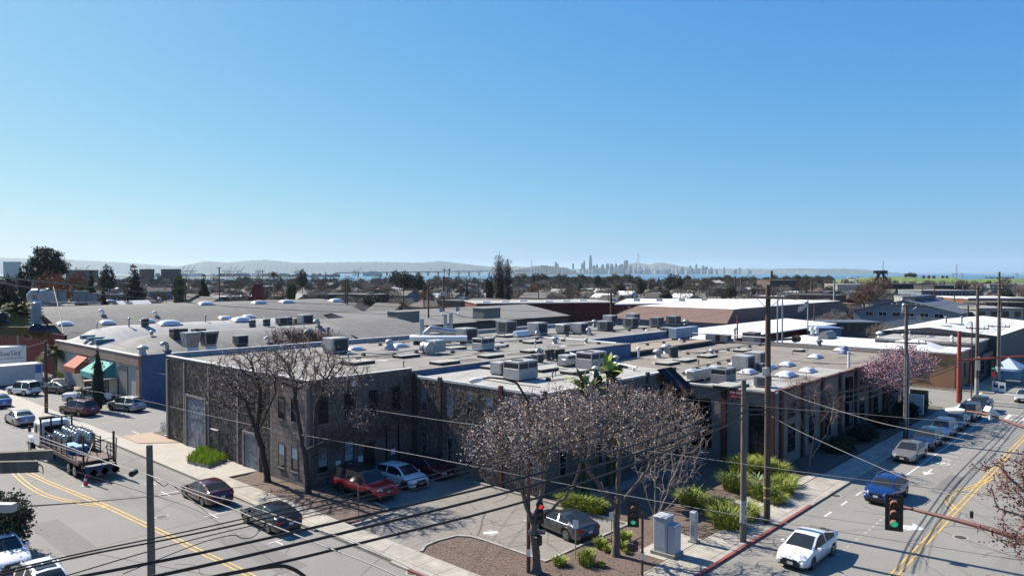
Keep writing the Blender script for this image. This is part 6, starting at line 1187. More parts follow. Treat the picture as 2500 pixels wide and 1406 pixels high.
wire('bright guy strand from the tall pole middle descending to the right edge',[(1884,1016,45),(1925,1039,43),(2000,1075,40),(2198,1162,34),(2328,1210,31),(2500,1275,28)],.013,wires_,group=WG)
wire('thin pale wire crossing just above the champagne sedan',[(1600,967,44),(1908,996,42),(2100,1010,40),(2214,1020,39),(2500,1042,36)],.011,wires_,group=WG)
wire('black wire from the junction box across the left street',[(20,1238,9.5),(200,1226,16),(362,1212,26),(570,1190,34),(744,1170,40),(930,1150,46)],.012,group=WG)
wire('silver strand from the flatbed truck down to the bottom centre',[(-60,1005),(0,1028),(198,1103),(293,1139),(360,1158),(450,1195),(560,1238),(640,1272),(708,1299),(800,1336),(900,1374),(985,1412)],.018,wires_,axis=0,c=11.1,group=WG)
wire('second silver strand beside it reaching the pavement corner',[(-60,1020),(0,1042),(200,1108),(360,1158),(500,1205),(586,1228),(800,1300),(900,1337),(1050,1410)],.014,wires_,axis=0,c=11.2,group=WG)
wire('thin black strand under the silver strands',[(78,1118,10),(200,1155,14),(330,1195,24),(480,1245,26),(600,1320,24),(690,1390,20)],.008,group=WG)
wire('black loop below the pole stub',[(372,1168,27),(385,1176,27),(400,1186,27),(415,1180,27),(440,1198,27),(470,1222,26),(520,1262,25)],.016,group=WG)
mb=MB();p=Vector(atd(326,1154,27.5));mb.tube([(-.12,-.13,0),(.12,.13,0)],.11,blk,14);mb.top('splice_case','black cylindrical splice case hanging on the strand beside the pole stub','cable splice',tuple(p))
wire('upper wire sagging over the grey vault from the left edge',[(-40,672,9),(0,677,12),(166,695,18),(317,710,25),(640,736,42),(1235,758,75),(1500,762,95)],.014,group=WG)
wire('lower wire sagging over the grey vault from the left edge',[(-40,686,9),(0,691,12),(128,708,16),(384,731,28),(640,753,42),(1050,771,65),(1240,776,78),(1480,778,95)],.014,group=WG)
wire('steep wire dropping in front of the skylights at left',[(130,700,14),(140,740,12),(150,790,10),(155,815,9.5)],.008,group=WG)
wire('wire from the insulator towards the blue wall',[(120,808,9),(158,819,12),(230,823,30),(346,862,80)],.006,group=WG)
wire('pale wire over the box trailer, upper',[(-40,900),(60,850),(112,836),(105,835)],.03,wires_,axis=1,c=92.1,group=WG)
wire('pale wire running from the lot pole to the awnings',[(105,845,80),(200,868,88),(346,898,98)],.02,wireb,group=WG)
wire('wire from the left edge down past the white SUV to the truck',[(-20,880,40),(60,905,60),(112,930,80),(240,985,95),(345,1000,95)],.012,wires_,group=WG)if False else None
wire('wire rising from the roof corner towards the white roof',[(1485,780,100),(1700,748,90),(1874,716,55)],.012,group=WG)
wire('wire over the brown mansard to the tall pole',[(1540,792,110),(1700,775,80),(1874,738,52)],.012,group=WG)
wire('wire from the far crossing pole towards the right edge',[(2400,712),(2440,722),(2500,728)],.02,axis=1,c=18.6,group=WG)
wire('wire from the blossom pole to the far crossing pole',[(2220,752),(2310,742),(2401,706)],.02,axis=1,c=18.9,group=WG)
wire('wire from the tall pole to the blossom pole',[(1884,718),(2050,752),(2220,750)],.012,axis=1,c=18.8,group=WG)
red_on=mat('signal_red_lit',(.3,.01,.01),.3,emit=(1,.04,.03,.35));grn_on=mat('signal_green_lit',(.02,.3,.15),.3,emit=(.02,.8,.4,.2));lens_off=mat('signal_lens_dark',(.03,.015,.012),.3);hoodm=mat('sunburnt_visor',(.25,.11,.07),.7)
def signal(parent,c,ang,on,plate=True,s=1.0,n=3,name='signal_head'):
 """head centred at c (parent frame), facing direction ang"""
 M=Matrix.Translation(c)@Matrix.Rotation(ang,4,'Z')
 def tr(mb):mb.v=[tuple(M@Vector(p))for p in mb.v];return mb
 h=.36*n*s
 mb=MB();mb.bbox(-.12*s,.06*s,-.17*s,.17*s,-h/2,h/2,blk,.02);hd=tr(mb).build(name,parent)
 if plate:mb=MB();mb.bbox(-.05*s,-.03*s,-.3*s,.3*s,-h/2-.13*s,h/2+.13*s,blk,.01);b_=tr(mb).build('backplate',parent);b_.parent=hd
 for k in range(n):
  z=h/2-.18*s-k*.36*s;mb=MB();m=on if(on and((k==0 and on is red_on)or(k==n-1 and on is grn_on)))else lens_off
  mb.disc((.062*s,0,z),.13*s,'x',.02*s,m,16);l_=tr(mb).build('lens',parent);l_.parent=hd
  mb=MB();mb.grid(lambda u,v:((.07+u*.24)*s,.145*s*math.cos(math.pi*(-.1+1.2*v)),z+.145*s*math.sin(math.pi*(-.1+1.2*v))),1,10,hoodm if plate else blk,True);v_=tr(mb).build('visor',parent);v_.parent=hd
 return hd
toc=lambda p:math.atan2(-p[1],-p[0])
A_end=Vector((29.4,7.85,6.55));A_pole=Vector((29.4,-3.0,6.1))
t=thing('traffic_signal','large traffic signal with green lamp hanging on a reddish mast arm, right foreground','traffic light',(A_pole.x,A_pole.y,0))
mb=MB();mb.tube([(0,0,0),(0,0,9.3)],[.16,.11],redst,12);mb.build('post',t)
P=[Vector(atd(a,b,d_))-Vector((A_pole.x,A_pole.y,0))for a,b,d_ in((2205,1237,27.0),(2330,1268,25.3),(2420,1292,24.4),(2520,1325,23.4),(2680,1385,22.4))]+[Vector((0,0,5.6))]
mb=MB();mb.tube([tuple(p)for p in P],[.055,.075,.085,.1,.11,.12],redst,12);mb.build('mast_arm',t)
hc=Vector(atd(2183,1252,26.9))-Vector((A_pole.x,A_pole.y,0));signal(t,hc,math.pi+R(18),grn_on,True,1.0)
cp=Vector(atd(2372,1258,24.9))-Vector((A_pole.x,A_pole.y,0));mb=MB();mb.bbox(cp.x-.05,cp.x+.05,cp.y-.05,cp.y+.05,cp.z-.08,cp.z+.16,blk,.02);mb.build('detector',t)
t=thing('street_lamp','white street lamp head on a rust-brown arm over the parked cars at right','street lamp',(A_pole.x+.6,A_pole.y+.3,0))
B0=Vector((A_pole.x+.6,A_pole.y+.3,0));mb=MB();mb.tube([(0,0,0),(0,0,9.2)],[.13,.09],redst,10);mb.build('post',t)
P=[Vector(atd(a,b,d_))-B0 for a,b,d_ in((2352,1003,27.5),(2395,1008,26.8),(2425,1016,26.2),(2500,1043,24.8),(2620,1090,22.8))]+[Vector((0,0,9.1))]
mb=MB();mb.tube([tuple(p)for p in P],[.035,.045,.05,.055,.06,.07],redst,8);mb.build('arm',t)
a=Vector(atd(2308,1001,28.0))-B0;b_=Vector(atd(2356,1002,27.4))-B0;mb=MB();mb.tube([tuple(a),tuple(a+(b_-a)*.15),tuple(a+(b_-a)*.6),tuple(b_)],[.03,.09,.12,.05],whitep,8);mb.build('lamp_head',t)
mb=MB();c_=Vector(atd(2418,990,26.2))-B0;mb.obox(tuple(c_-Vector((0,0,.32))),.22,.5,.2,whitep,R(60),(R(35),'X'));mb.tube([tuple(c_-Vector((0,0,.5))),tuple(c_-Vector((0,0,.05)))],.05,whitep);mb.build('camera',t)
t=thing('street_lamp','dark red street lamp pole with cobra-head arm and traffic signals at the near corner','street lamp',(28.2,24.7,0))
LP=Vector((28.2,24.7,0));mb=MB();mb.tube([(0,0,0),(0,0,8.9)],[.11,.07],redst,10);mb.build('post',t)
D0=28.2*math.cos(YAW)+24.7*math.sin(YAW)
P=[Vector((0,0,8.85))]+[Vector(atd(a,b,D0))-LP for a,b in((1262,935),(1232,925),(1200,921.5),(1178,924))]
mb=MB();mb.tube([tuple(p)for p in P],[.06,.055,.05,.045,.04],blkm,8);mb.build('arm',t)
a=Vector(atd(1180,925,D0))-LP;b_=Vector(atd(1145,931,D0))-LP;mb=MB();mb.tube([tuple(a),tuple(a+(b_-a)*.4),tuple(a+(b_-a)*.8),tuple(b_)],[.05,.13,.15,.05],whitep,10);mb.build('lamp_head',t)
hc=Vector(atd(1318,1252,D0-.4))-LP;signal(t,hc,math.pi+R(55),red_on,False,1.0)
hc=Vector(atd(1311,1318,D0-.4))-LP;mb=MB();mb.bbox(hc.x-.2,hc.x+.2,hc.y-.2,hc.y+.2,hc.z-.24,hc.z+.24,blk,.03);mb.build('pedestrian_signal',t)
sg=thing('street_sign','brown Ninth street name sign on the near corner lamp pole','street sign',tuple(atd(1309,1298,D0-.3)))
sg.rotation_euler.z=math.atan2(_r.y,_r.x)
mb=MB();mb.box(-.46,.46,-.015,.015,-.13,.13,mat('sign_brown',(.09,.02,.02),.5));mb.build('blade',sg);mb=MB();mb.box(-.44,.44,-.02,-.0155,-.115,-.1,whitep);mb.box(-.44,.44,-.02,-.0155,.1,.115,whitep);mb.build('border',sg)
put_text('Ninth',.2,whitep,sg,face_y(-.18,-.022,0));put_text('St',.1,whitep,sg,face_y(.14,-.022,.03));put_text('1300',.11,whitep,sg,face_y(.31,-.022,.03))
mb=MB();mb.box(-.09,.09,-.02,.0,0,.34,whitep);mb.top('push_button','small white push-button sign on the near corner lamp pole','sign',(28.05,24.55,1.0),R(-47))
p=at(1568,1412);t=thing('traffic_signal','green-lit signal on a short dark red post between the bare trees','traffic light',(p[0],p[1],0));D1=p[0]*math.cos(YAW)+p[1]*math.sin(YAW);LP=Vector((p[0],p[1],0))
mb=MB();mb.tube([(0,0,0),(0,0,3.4)],.065,redst,10);mb.build('post',t)
signal(t,Vector(atd(1546,1256,D1-.2))-LP,math.pi+R(35),grn_on,True,.95)
hc=Vector(atd(1545,1333,D1-.2))-LP;mb=MB();mb.bbox(hc.x-.2,hc.x+.2,hc.y-.2,hc.y+.2,hc.z-.2,hc.z+.22,blk,.03);mb.tube([(0,0,hc.z+.45),tuple(hc+Vector((0,0,.22)))],.03,redst);mb.build('pedestrian_signal',t)
mb=MB();mb.box(-.08,.08,-.02,.0,0,.3,whitep);mb.top('push_button','small white push-button sign on the short signal post','sign',(p[0]-.06,p[1]-.06,1.0),R(-47))
x,y=100.4,19.9;D=x*math.cos(YAW)+y*math.sin(YAW)
t=thing('signal_mast','orange-red steel mast with long red arm at the far crossing','signal mast',(x,y,0));mb=MB();mb.tube([(0,0,0),(0,0,ztop(808,D))],[.26,.2],orst,10);mb.build('post',t)
mb=MB();zz=ztop(880,D);mb.tube([(0,0,zz),(4,-5,zz+.5),(10,-13,zz+.9)],[.13,.11,.07],orst,8);mb.build('arm',t)
mb=MB();mb.tube([(0,-.25,.3),(0,-.25,1.8)],.12,redst,6);mb.build('conduit',t)
p=at(2428,955);D=p[0]*math.cos(YAW)+p[1]*math.sin(YAW);t=thing('traffic_signal','small green-lit traffic signal at the far crossing beside the tent','traffic light',(p[0],p[1],0))
mb=MB();mb.tube([(0,0,0),(0,0,3.6)],.07,redst,8);mb.build('post',t);signal(t,Vector((-.3,.1,3.4)),math.pi+R(12),grn_on,False,1.05);mb=MB();mb.box(-.3,-.1,-.1,.3,1.9,2.5,mat('hand_red',(.5,.02,.03),.4));mb.build('pedestrian_signal',t)
p=at(2371,984);D=p[0]*math.cos(YAW)+p[1]*math.sin(YAW);t=thing('street_lamp','thin brown lamp post between the red mast and the poster pole','street lamp',(p[0],p[1],0));zt=ztop(786,D)
mb=MB();mb.tube([(0,0,0),(0,0,zt-.2),(-.3,0,zt),(-.9,.1,zt+.05)],.07,redst,6);mb.build('post',t);mb=MB();mb.bbox(-1.5,-.9,-.1,.2,zt-.05,zt+.08,whitep,.03);mb.build('lamp_head',t)
t=thing('street_lamp','small lamp arm fixed to the blossom tree pole','street lamp',(74.4,19,9.2));mb=MB();mb.tube([(0,0,0),(.5,-.8,.4),(.9,-1.6,.45)],.04,galv);mb.build('arm',t);mb=MB();mb.bbox(.75,1.1,-2.1,-1.5,.38,.5,whitep,.03);mb.build('lamp_head',t)
def signpost(px,py,h,label,face=0.0,w_=.3,hh=.45,two=False,m=galv):
 p=at(px,py);t=thing('sign_post',label,'sign',(p[0],p[1],0),face)
 mb=MB();mb.tube([(0,0,0),(0,0,h)],.03,m,6);mb.build('post',t);mb=MB();mb.bbox(-.05,-.035,-w_/2,w_/2,h-hh,h,whitep,.005);mb.build('sign_plate',t)
 if two:mb=MB();mb.bbox(-.05,-.035,-w_/2,w_/2,h-hh*2.1,h-hh*1.1,whitep,.005);mb.build('sign_plate',t)
signpost(1405,1368,2.2,'grey parking sign post leaning behind the grey coupe',R(40));signpost(1493,1335,2.0,'sign post beside the trunk of the larger bare tree',R(50),.28,.4)
signpost(876,1262,2.0,'dark red sign post with small white plates in the mulch bed',R(-35),.3,.4,True,redst)
p=at(94,948);t=thing('parking_sign','blue accessible-parking sign standing before the white container','sign',(p[0],p[1],0));mb=MB();mb.tube([(0,0,0),(0,0,3.2)],.04,galv);mb.build('post',t)
mb=MB();mb.box(-.35,.35,-.06,-.03,2.1,3.2,mat('sign_blue',(.03,.15,.5),.5));mb.box(-.35,.35,-.06,-.03,.9,2.0,mat('sign_paleblue',(.5,.6,.7),.5));mb.build('sign_plate',t)
def cab(px,py,label,w_,d_,h):
 p=at(px,py,.14);t=thing('utility_cabinet',label,'utility cabinet',(p[0],p[1],.14),R(2));return t
t=cab(1632,1352,'pale grey metal signal cabinet on a concrete pad by the right kerb',1,1,1)
cabm=mat('cabinet_paint',(.47,.5,.55),.5,var=.1,scale=2)
mb=MB();mb.obox((0,.1,0),1.05,1.45,.18,mat('pad',(.3,.29,.25),.9));mb.build('plinth',t);mb=MB();mb.bbox(-.42,.42,-.1,.7,.18,2.0,cabm,.04);mb.bbox(-.45,.45,-.13,.73,2.005,2.09,cabm,.03);mb.build('body',t)
mb=MB();mb.bbox(-.36,.4,-.55,-.105,.18,1.62,cabm,.04);mb.bbox(-.38,.42,-.57,-.105,1.625,1.7,cabm,.02);mb.build('side_box',t);mb=MB();mb.box(-.43,-.422,.0,.6,.4,1.85,cabm);mb.build('door',t)
t=cab(1694,1322,'slim grey meter pedestal next to the signal cabinet',1,1,1)
mb=MB();mb.obox((0,0,0),.5,.5,.1,MATS['pad']);mb.build('plinth',t);mb=MB();mb.bbox(-.16,.16,-.16,.16,.1,1.75,cabm,.02);mb.bbox(-.18,.18,-.18,.18,1.2,1.72,cabm,.02);mb.build('body',t);mb=MB();mb.box(-.168,-.161,-.1,.1,.4,1.0,hvg);mb.build('door',t)
p=at(209,1186);t=thing('traffic_cone','orange traffic cone with pale band behind the flatbed truck','traffic cone',(p[0],p[1],.015))
cone=mat('cone_orange',(.75,.04,.02),.5);mb=MB();mb.obox((0,0,0),.42,.42,.04,whitep);mb.build('base',t);mb=MB();mb.lathe((0,0,.04),[(.16,0),(.035,.72),(.03,.73)],cone,14);mb.build('cone',t);mb=MB();mb.lathe((0,0,.38),[(.112,0),(.08,.17)],whitep,14,caps=False);mb.build('band',t)
p=at(398,1058);t=thing('chair','white plastic chair tipped over on the gravel by the ivy wall','chair',(p[0],p[1],.17),R(20))
mb=MB();mb.obox((0,0,.3),.5,.5,.05,whitep,0,(R(60),'X'));mb.build('seat',t);mb=MB()
for k in(-.2,0,.2):mb.obox((k,-.25,.25),.08,.04,.75,whitep,0,(R(-25),'X'))
mb.build('backrest',t)
for(a,b)in((-.22,.2),(.22,.2),(-.22,-.3),(.22,-.3)):mb=MB();mb.tube([(a,b,0),(a*.9,b*.6,.45)],.03,whitep,5);mb.build('leg',t)
mb=MB();p=at(412,1068);mb.obox((0,0,0),.7,.5,.12,whitep,.3);mb.top('board','white board lying on the gravel next to the tipped chair','board',(p[0],p[1],.17))
t=thing('shelter','flat-roofed open shelter edge with brackets above the parked cars','shelter',(30,92,0));P0,P1=at(205,930,2.6),at(352,917,2.6)
mb=MB();d=Vector((P1[0]-P0[0],P1[1]-P0[1],0));L=d.length;a=math.atan2(d.y,d.x);mb.obox(((P0[0]+P1[0])/2,(P0[1]+P1[1])/2,2.55),L,1.1,.12,mat('shelter_tan',(.4,.33,.27),.8,var=.2),a);mb.build('roof',t,True)
for k in(.02,.55,.93):mb=MB();c_=Vector((P0[0]+d.x*k,P0[1]+d.y*k,0));mb.tube([(c_.x,c_.y,0),(c_.x,c_.y,2.5)],.07,blkm,6);mb.build('post',t,True)
p=(122.0,18.6);t=thing('canopy_tent','pale blue and white market tent in front of the shaded shop','tent',(p[0],p[1],0));tm=mat('tent_cloth',(.42,.5,.68),.8)
mb=MB();mb.add([(-2,-1.9,2.3),(4,-1.9,2.3),(4,1.3,2.3),(-2,1.3,2.3),(1,-.3,3.6),(-2,-1.9,2.0),(4,-1.9,2.0),(4,1.3,2.0),(-2,1.3,2.0)],[(0,1,4),(1,2,4),(2,3,4),(3,0,4),(0,5,6,1),(3,8,5,0),(1,6,7,2)],tm);mb.build('canopy',t)
for(a,b)in((-2,-1.9),(4,-1.9),(4,1.3),(-2,1.3)):mb=MB();mb.tube([(a,b,0),(a,b,2.3)],.04,galv,5);mb.build('leg',t)
for i,(px,py)in enumerate(((2431,955),(2446,958))):
 p=at(px,py);t=thing('sandwich_board',('white sandwich board left by the far signal post','white sandwich board right by the far signal post')[i],'sign board',(p[0],p[1],.13),R(10));mb=MB();mb.add([(-.25,-.4,0),(-.25,.4,0),(0,.4,1.2),(0,-.4,1.2),(.25,-.4,0),(.25,.4,0)],[(0,3,2,1),(4,5,2,3)],whitep);mb.build('board',t)
 mb=MB();mb.box(-.2,-.17,-.25,.25,.4,.8,MATS['logo_navy']);mb.build('print',t)
p=at(2472,945);t=thing('table','dark folding table under the market tent edge','table',(p[0],p[1],.13));mb=MB();mb.box(-.4,.4,-.9,.9,.72,.76,hvg);mb.build('top',t)
for a in(-.35,.35):
 for b in(-.8,.8):mb=MB();mb.tube([(a,b,0),(a,b,.72)],.02,blk,4);mb.build('leg',t)
p=polar(1973,150);t=thing('flag_pole','thin pole with a small pale flag beyond the white shed roof','flag pole',p);zt=ztop(730,150);mb=MB();mb.tube([(0,0,0),(0,0,zt)],.12,hvt,6);mb.build('post',t)
mb=MB();mb.grid(lambda u,v:(-u*1.6,u*1.4,zt-.4-v*1.1-u*1.4+.15*math.sin(u*9)),8,4,mat('flag_cloth',(.65,.5,.5),.8));mb.build('flag',t)
p=polar(1899,95);mb=MB();zt=ztop(716,95);mb.tube([(0,0,0),(0,0,zt)],.1,galv,6);mb.tube([(.45,-.45,0),(.45,-.45,zt-.4)],.1,galv,6);mb.top('light_mast','pair of slim silver masts right of the tall brown pole','mast',p)
skin=mat('skin',(.42,.22,.15),.6);shirt=mat('shirt_brown',(.33,.16,.11),.8);trous=mat('dark_trousers',(.03,.03,.035),.8);hairm=mat('dark_hair',(.02,.015,.012),.7)
def person(label,loc,rz,sh,tr_):
 J={'p':(0,0,.95),'s':(0,0,1.2),'c':(0,0,1.42),'n':(.01,0,1.53),'h':(.03,0,1.64),'h2':(.02,0,1.74)}
 for s,k in((1,'l'),(-1,'r')):
  J['hp'+k]=(0,s*.1,.9);J['kn'+k]=(.04*s,s*.11,.5);J['an'+k]=(-.03,s*.11,.09);J['to'+k]=(.12,s*.12,.04)
  J['sh'+k]=(0,s*.18,1.42);J['el'+k]=(-.03,s*.24,1.13);J['wr'+k]=(.1,s*.22,.92);J['fi'+k]=(.13,s*.21,.84)
 names=list(J);E=[('p','s'),('s','c'),('c','n'),('n','h'),('h','h2')]
 for k in 'lr':E+=[('p','hp'+k),('hp'+k,'kn'+k),('kn'+k,'an'+k),('an'+k,'to'+k),('c','sh'+k),('sh'+k,'el'+k),('el'+k,'wr'+k),('wr'+k,'fi'+k)]
 me=bpy.data.meshes.new('b');me.from_pydata([J[n]for n in names],[(names.index(a),names.index(b))for a,b in E],[]);ob=bpy.data.objects.new('b',me);C.objects.link(ob)
 md=ob.modifiers.new('s','SKIN');Rr={'p':.15,'s':.14,'c':.16,'n':.06,'h':.1,'h2':.085,'hp':.11,'kn':.07,'an':.045,'to':.045,'sh':.075,'el':.05,'wr':.035,'fi':.03}
 for i,n in enumerate(names):
  r_=Rr.get(n)or Rr.get(n[:2]);me.skin_vertices[0].data[i].radius=(r_,r_);me.skin_vertices[0].data[i].use_root=(n=='p')
 ob.modifiers.new('u','SUBSURF').levels=2;bpy.context.view_layer.update()
 m2=bpy.data.meshes.new_from_object(ob.evaluated_get(bpy.context.evaluated_depsgraph_get()));bpy.data.objects.remove(ob)
 m2.materials.clear();[m2.materials.append(m)for m in(skin,sh,tr_,hairm)]
 for f in m2.polygons:
  c=f.center;f.use_smooth=True
  f.material_index=3 if c.z>1.68 or(c.z>1.6 and c.x<0)else 0 if c.z>1.5 or(abs(c.y)>.17 and c.z<1.1)else 2 if c.z<.97 else 1
 o=bpy.data.objects.new('person',m2);C.objects.link(o);o.location=loc;o.rotation_euler.z=rz;tag(o,label,'person');return o
p=at(160,935);person('person in a brown top and dark trousers standing under the rust-red awning',(p[0]+1.2,p[1]+1.0,.02),R(200),shirt,trous)
# ============================================================ VEGETATION
bark=layered('bark',(0.13,0.105,0.088),[(3,.42,.6,(0.2,0.17,0.145),.7,'nz'),(10,.5,.62,(0.06,0.048,0.04),.6,'n')],.95,.4,20)
barkp=layered('pale_bark',(0.27,0.215,0.18),[(4,.42,.6,(0.36,0.3,0.26),.7,'nz'),(10,.5,.62,(0.14,0.1,0.085),.6,'n')],.95)
barkd=mat('dark_bark',(0.07,0.055,0.045),.95,var=.4,scale=3)
twigm=mat('twig',(0.16,0.125,0.11),.95);twigg=mat('grey_twig',(0.23,0.19,0.17),.95);twigr=mat('reddish_twig',(0.15,0.075,0.055),.95)
dryl=mat('dry_leaf',(0.38,0.26,0.22),.8,var=.55,scale=1.1,coord='Object');dryl2=mat('pale_dry_leaf',(0.62,0.52,0.475),.8,var=.4,scale=1.3)
pinkl=mat('blossom',(0.42,0.22,0.28),.8,var=.45,scale=1.2);redl=mat('red_bud',(0.15,0.02,0.022),.8,var=.5,scale=1.5)
def colonise(base,fork,ells,N=900,step=.28,kill=.5,infl=3.2,seed=1,extra=None,maxn=5200):
 rng=np.random.default_rng(seed);A=[]
 wts=np.array([e[1][0]*e[1][1]*e[1][2]for e in ells]);wts=wts/wts.sum()
 while len(A)<N:
  e=ells[rng.choice(len(ells),p=wts)];p=rng.uniform(-1,1,3);q=np.dot(p,p)
  if q<1 and q>rng.uniform(0,.55):A.append(np.array(e[0])+p*np.array(e[1]))
 A=np.array(A);nodes=[np.array(base,float)];par=[-1]
 b=np.array(base,float);f=np.array(fork,float);L=np.linalg.norm(f-b);k=max(2,int(L/step))
 for i in range(1,k+1):nodes.append(b+(f-b)*i/k+np.array([math.sin(i*.7)*.03,math.cos(i*.9)*.03,0]));par.append(len(nodes)-2)
 tips=[]
 for ex in(extra or[]):
  st=len(nodes)-1 if ex[0]is None else min(range(len(nodes)),key=lambda i:abs(nodes[i][2]-ex[0]));a=nodes[st];e=np.array(ex[1],float);kk=max(2,int(np.linalg.norm(e-a)/step));pr=st
  for i in range(1,kk+1):
   t_=i/kk;nodes.append(a+(e-a)*t_+np.array([0,0,-.12*math.sin(t_*math.pi)*np.linalg.norm(e-a)*.3])+rng.normal(0,.03,3));par.append(pr);pr=len(nodes)-1
 P=np.array(nodes);d2=np.full(len(A),1e9);near=np.zeros(len(A),int)
 def upd(s):
  for i in range(s,len(nodes)):
   dd=((A-nodes[i])**2).sum(1);m=dd<d2;d2[m]=dd[m];near[m]=i
 upd(0);it=0
 while it<160 and len(A)and len(nodes)<maxn:
  it+=1;act=d2<infl**2 if it>12 else d2<1e8
  if not act.any():break
  idx=np.unique(near[act]);new=[]
  for i in idx:
   m=act&(near==i);v=(A[m]-nodes[i]);v=v/np.linalg.norm(v,axis=1)[:,None];v=v.sum(0);n_=np.linalg.norm(v)
   if n_<1e-6:continue
   v=v/n_+rng.normal(0,.16,3);v /= np.linalg.norm(v);new.append((nodes[i]+v*step,i))
  s=len(nodes)
  for p,i in new:nodes.append(p);par.append(i)
  upd(s);keep=d2>kill**2;A=A[keep];d2=d2[keep];near=near[keep]
  if len(new)==0:break
 return nodes,par
def skeleton_mesh(nodes,par,r0,rt,m,mt,seed=1,twigs=3,twl=.45,twr=.009,pw=1.85,droop=0.0,minr=.012):
 rng=random.Random(seed);n=len(nodes);ch=[[]for _ in range(n)]
 for i,p in enumerate(par):
  if p>=0:ch[p].append(i)
 cnt=[0.0]*n
 for i in range(n-1,-1,-1):cnt[i]=1.0 if not ch[i]else sum(cnt[c]for c in ch[i])
 mx=cnt[0];rad=[max(minr,rt+(r0-rt)*(c/mx)**(1/pw))for c in cnt]
 mb=MB();tips=[]
 st=[(0,None)]
 while st:
  i,pv=st.pop();line=[nodes[i]]if pv is None else[nodes[pv],nodes[i]];rr=[rad[i]]if pv is None else[min(rad[pv],rad[i]*1.25),rad[i]]
  while ch[i]:
   c=sorted(ch[i],key=lambda q:-cnt[q]);
   for q in c[1:]:st.append((q,i))
   i=c[0];line.append(nodes[i]);rr.append(rad[i])
  tips.append((i,Vector(nodes[i])-Vector(line[-2]if len(line)>1 else nodes[i])))
  if len(line)>1:
   k=10 if rr[0]>.12 else 6 if rr[0]>.05 else 4 if rr[0]>.02 else 3
   if k==3 and len(line)>3:line=line[::2]+([line[-1]]if len(line)%2==0 else[]);rr=rr[::2]+([rr[-1]]if len(rr)%2==0 else[])
   mb.tube([tuple(p)for p in line],rr,m if rr[0]>.03 else mt,k,caps=False)
 ends=[]
 small=[i for i in range(n)if cnt[i]<=4]
 for i in small:
  if rng.random()>.85:continue
  p=Vector(nodes[i]);d0=p-Vector(nodes[par[i]])if par[i]>=0 else Vector((0,0,1));d0.normalize()
  for k in range(rng.choice((twigs-1,twigs))):
   d=(d0+Vector((rng.gauss(0,.7),rng.gauss(0,.7),rng.gauss(.25-droop,.6)))).normalized();L=twl*rng.uniform(.5,1.2);q=p+d*L*.5;e=q+(d+Vector((rng.gauss(0,.4),rng.gauss(0,.4),rng.gauss(.1,.3)))).normalized()*L*.5
   mb.tube([tuple(p),tuple(q),tuple(e)],[twr*1.3,twr,twr*.5],mt,3,caps=False);ends.append(e);ends.append(q)
 return mb,ends
def leaves(pts,n,size,m,seed=1,spread=.12,m2=None):
 rng=random.Random(seed);mb=MB()
 for _ in range(n):
  p=rng.choice(pts);c=Vector(p)+Vector((rng.gauss(0,spread),rng.gauss(0,spread),rng.gauss(0,spread)))
  a=Vector((rng.gauss(0,1),rng.gauss(0,1),rng.gauss(0,1))).normalized();b=a.orthogonal().normalized();s=size*rng.uniform(.6,1.4);b=Matrix.Rotation(rng.uniform(0,6.3),3,a)@b;c2=a.cross(b)
  mb.add([tuple(c-b*s),tuple(c+c2*s*.55),tuple(c+b*s),tuple(c-c2*s*.55)],[(0,1,2,3)],m2 if(m2 and rng.random()<.35)else m)
 return mb
def neartree(name,label,cat,base,fork,ells,r0,seed,N=900,m=bark,mt=twigm,leaf=None,leaf2=None,nl=1500,ls=.06,extra=None,step=.28,kill=.5,twl=.45,twr=.011,twigs=3,spread=.12,group=None,rt=.012):
 t=thing(name,label,cat,base,0,group)
 B=Vector(base);L=lambda p:tuple(Vector(p)-B)
 nd,pr=colonise((0,0,0),L(fork),[(L(e[0]),e[1])for e in ells],N,step,kill,3.2,seed,[(e[0],L(e[1]))for e in(extra or[])])
 mb,ends=skeleton_mesh(nd,pr,r0,rt,m,mt,seed,twigs,twl,twr)
 mb.tube([(0,0,-.05),(0,0,.15),(0,0,.5)],[r0*1.7,r0*1.25,r0*1.02],m,12,caps=False);mb.build('trunk',t)
 if leaf:leaves(ends,nl,ls,leaf,seed,spread,leaf2).build('leaves',t)
 return t
def dz(py,D):return ztop(py,D)
def C3(px,py,D):return atd(px,py,D)
D=54.0
neartree('bare_tree','bare street tree by the small roll-up door, left of the ivy wall pair','tree',(27.6,49.7,.1),C3(640,1090,D),[(C3(600,905,D),(2.9,2.6,1.7)),(C3(560,960,D),(2.2,2.2,1.8)),(C3(655,890,D),(1.8,2,1.2))],.21,3,1500,m=barkd,leaf=dryl,leaf2=dryl2,nl=3000,ls=.055,extra=[(3.4,C3(600,980,D)),(3.6,C3(672,960,D)),(3.5,C3(636,950,D))],group='bare trees in front of the ivy wall')  # dark bark paints in the shaded side of the trunk and limbs
D=51.0
neartree('bare_tree','bare street tree at the mulch bed by the building corner, right of the pair','tree',(28.0,44.9,.1),C3(748,1120,D),[(C3(745,895,D),(3.3,2.8,1.7)),(C3(830,920,D),(2.0,2.4,1.5)),(C3(880,1020,D),(1.1,1.4,1.0)),(C3(690,870,D),(2,2,1.1))],.2,8,1700,m=barkd,leaf=dryl,leaf2=dryl2,nl=3800,ls=.055,extra=[(3.0,C3(720,980,D)),(3.0,C3(850,1045,D)),(3.3,C3(770,990,D))],group='bare trees in front of the ivy wall')  # bark darkened like its neighbour's, shade of the unlit side in the colour
D=37.5
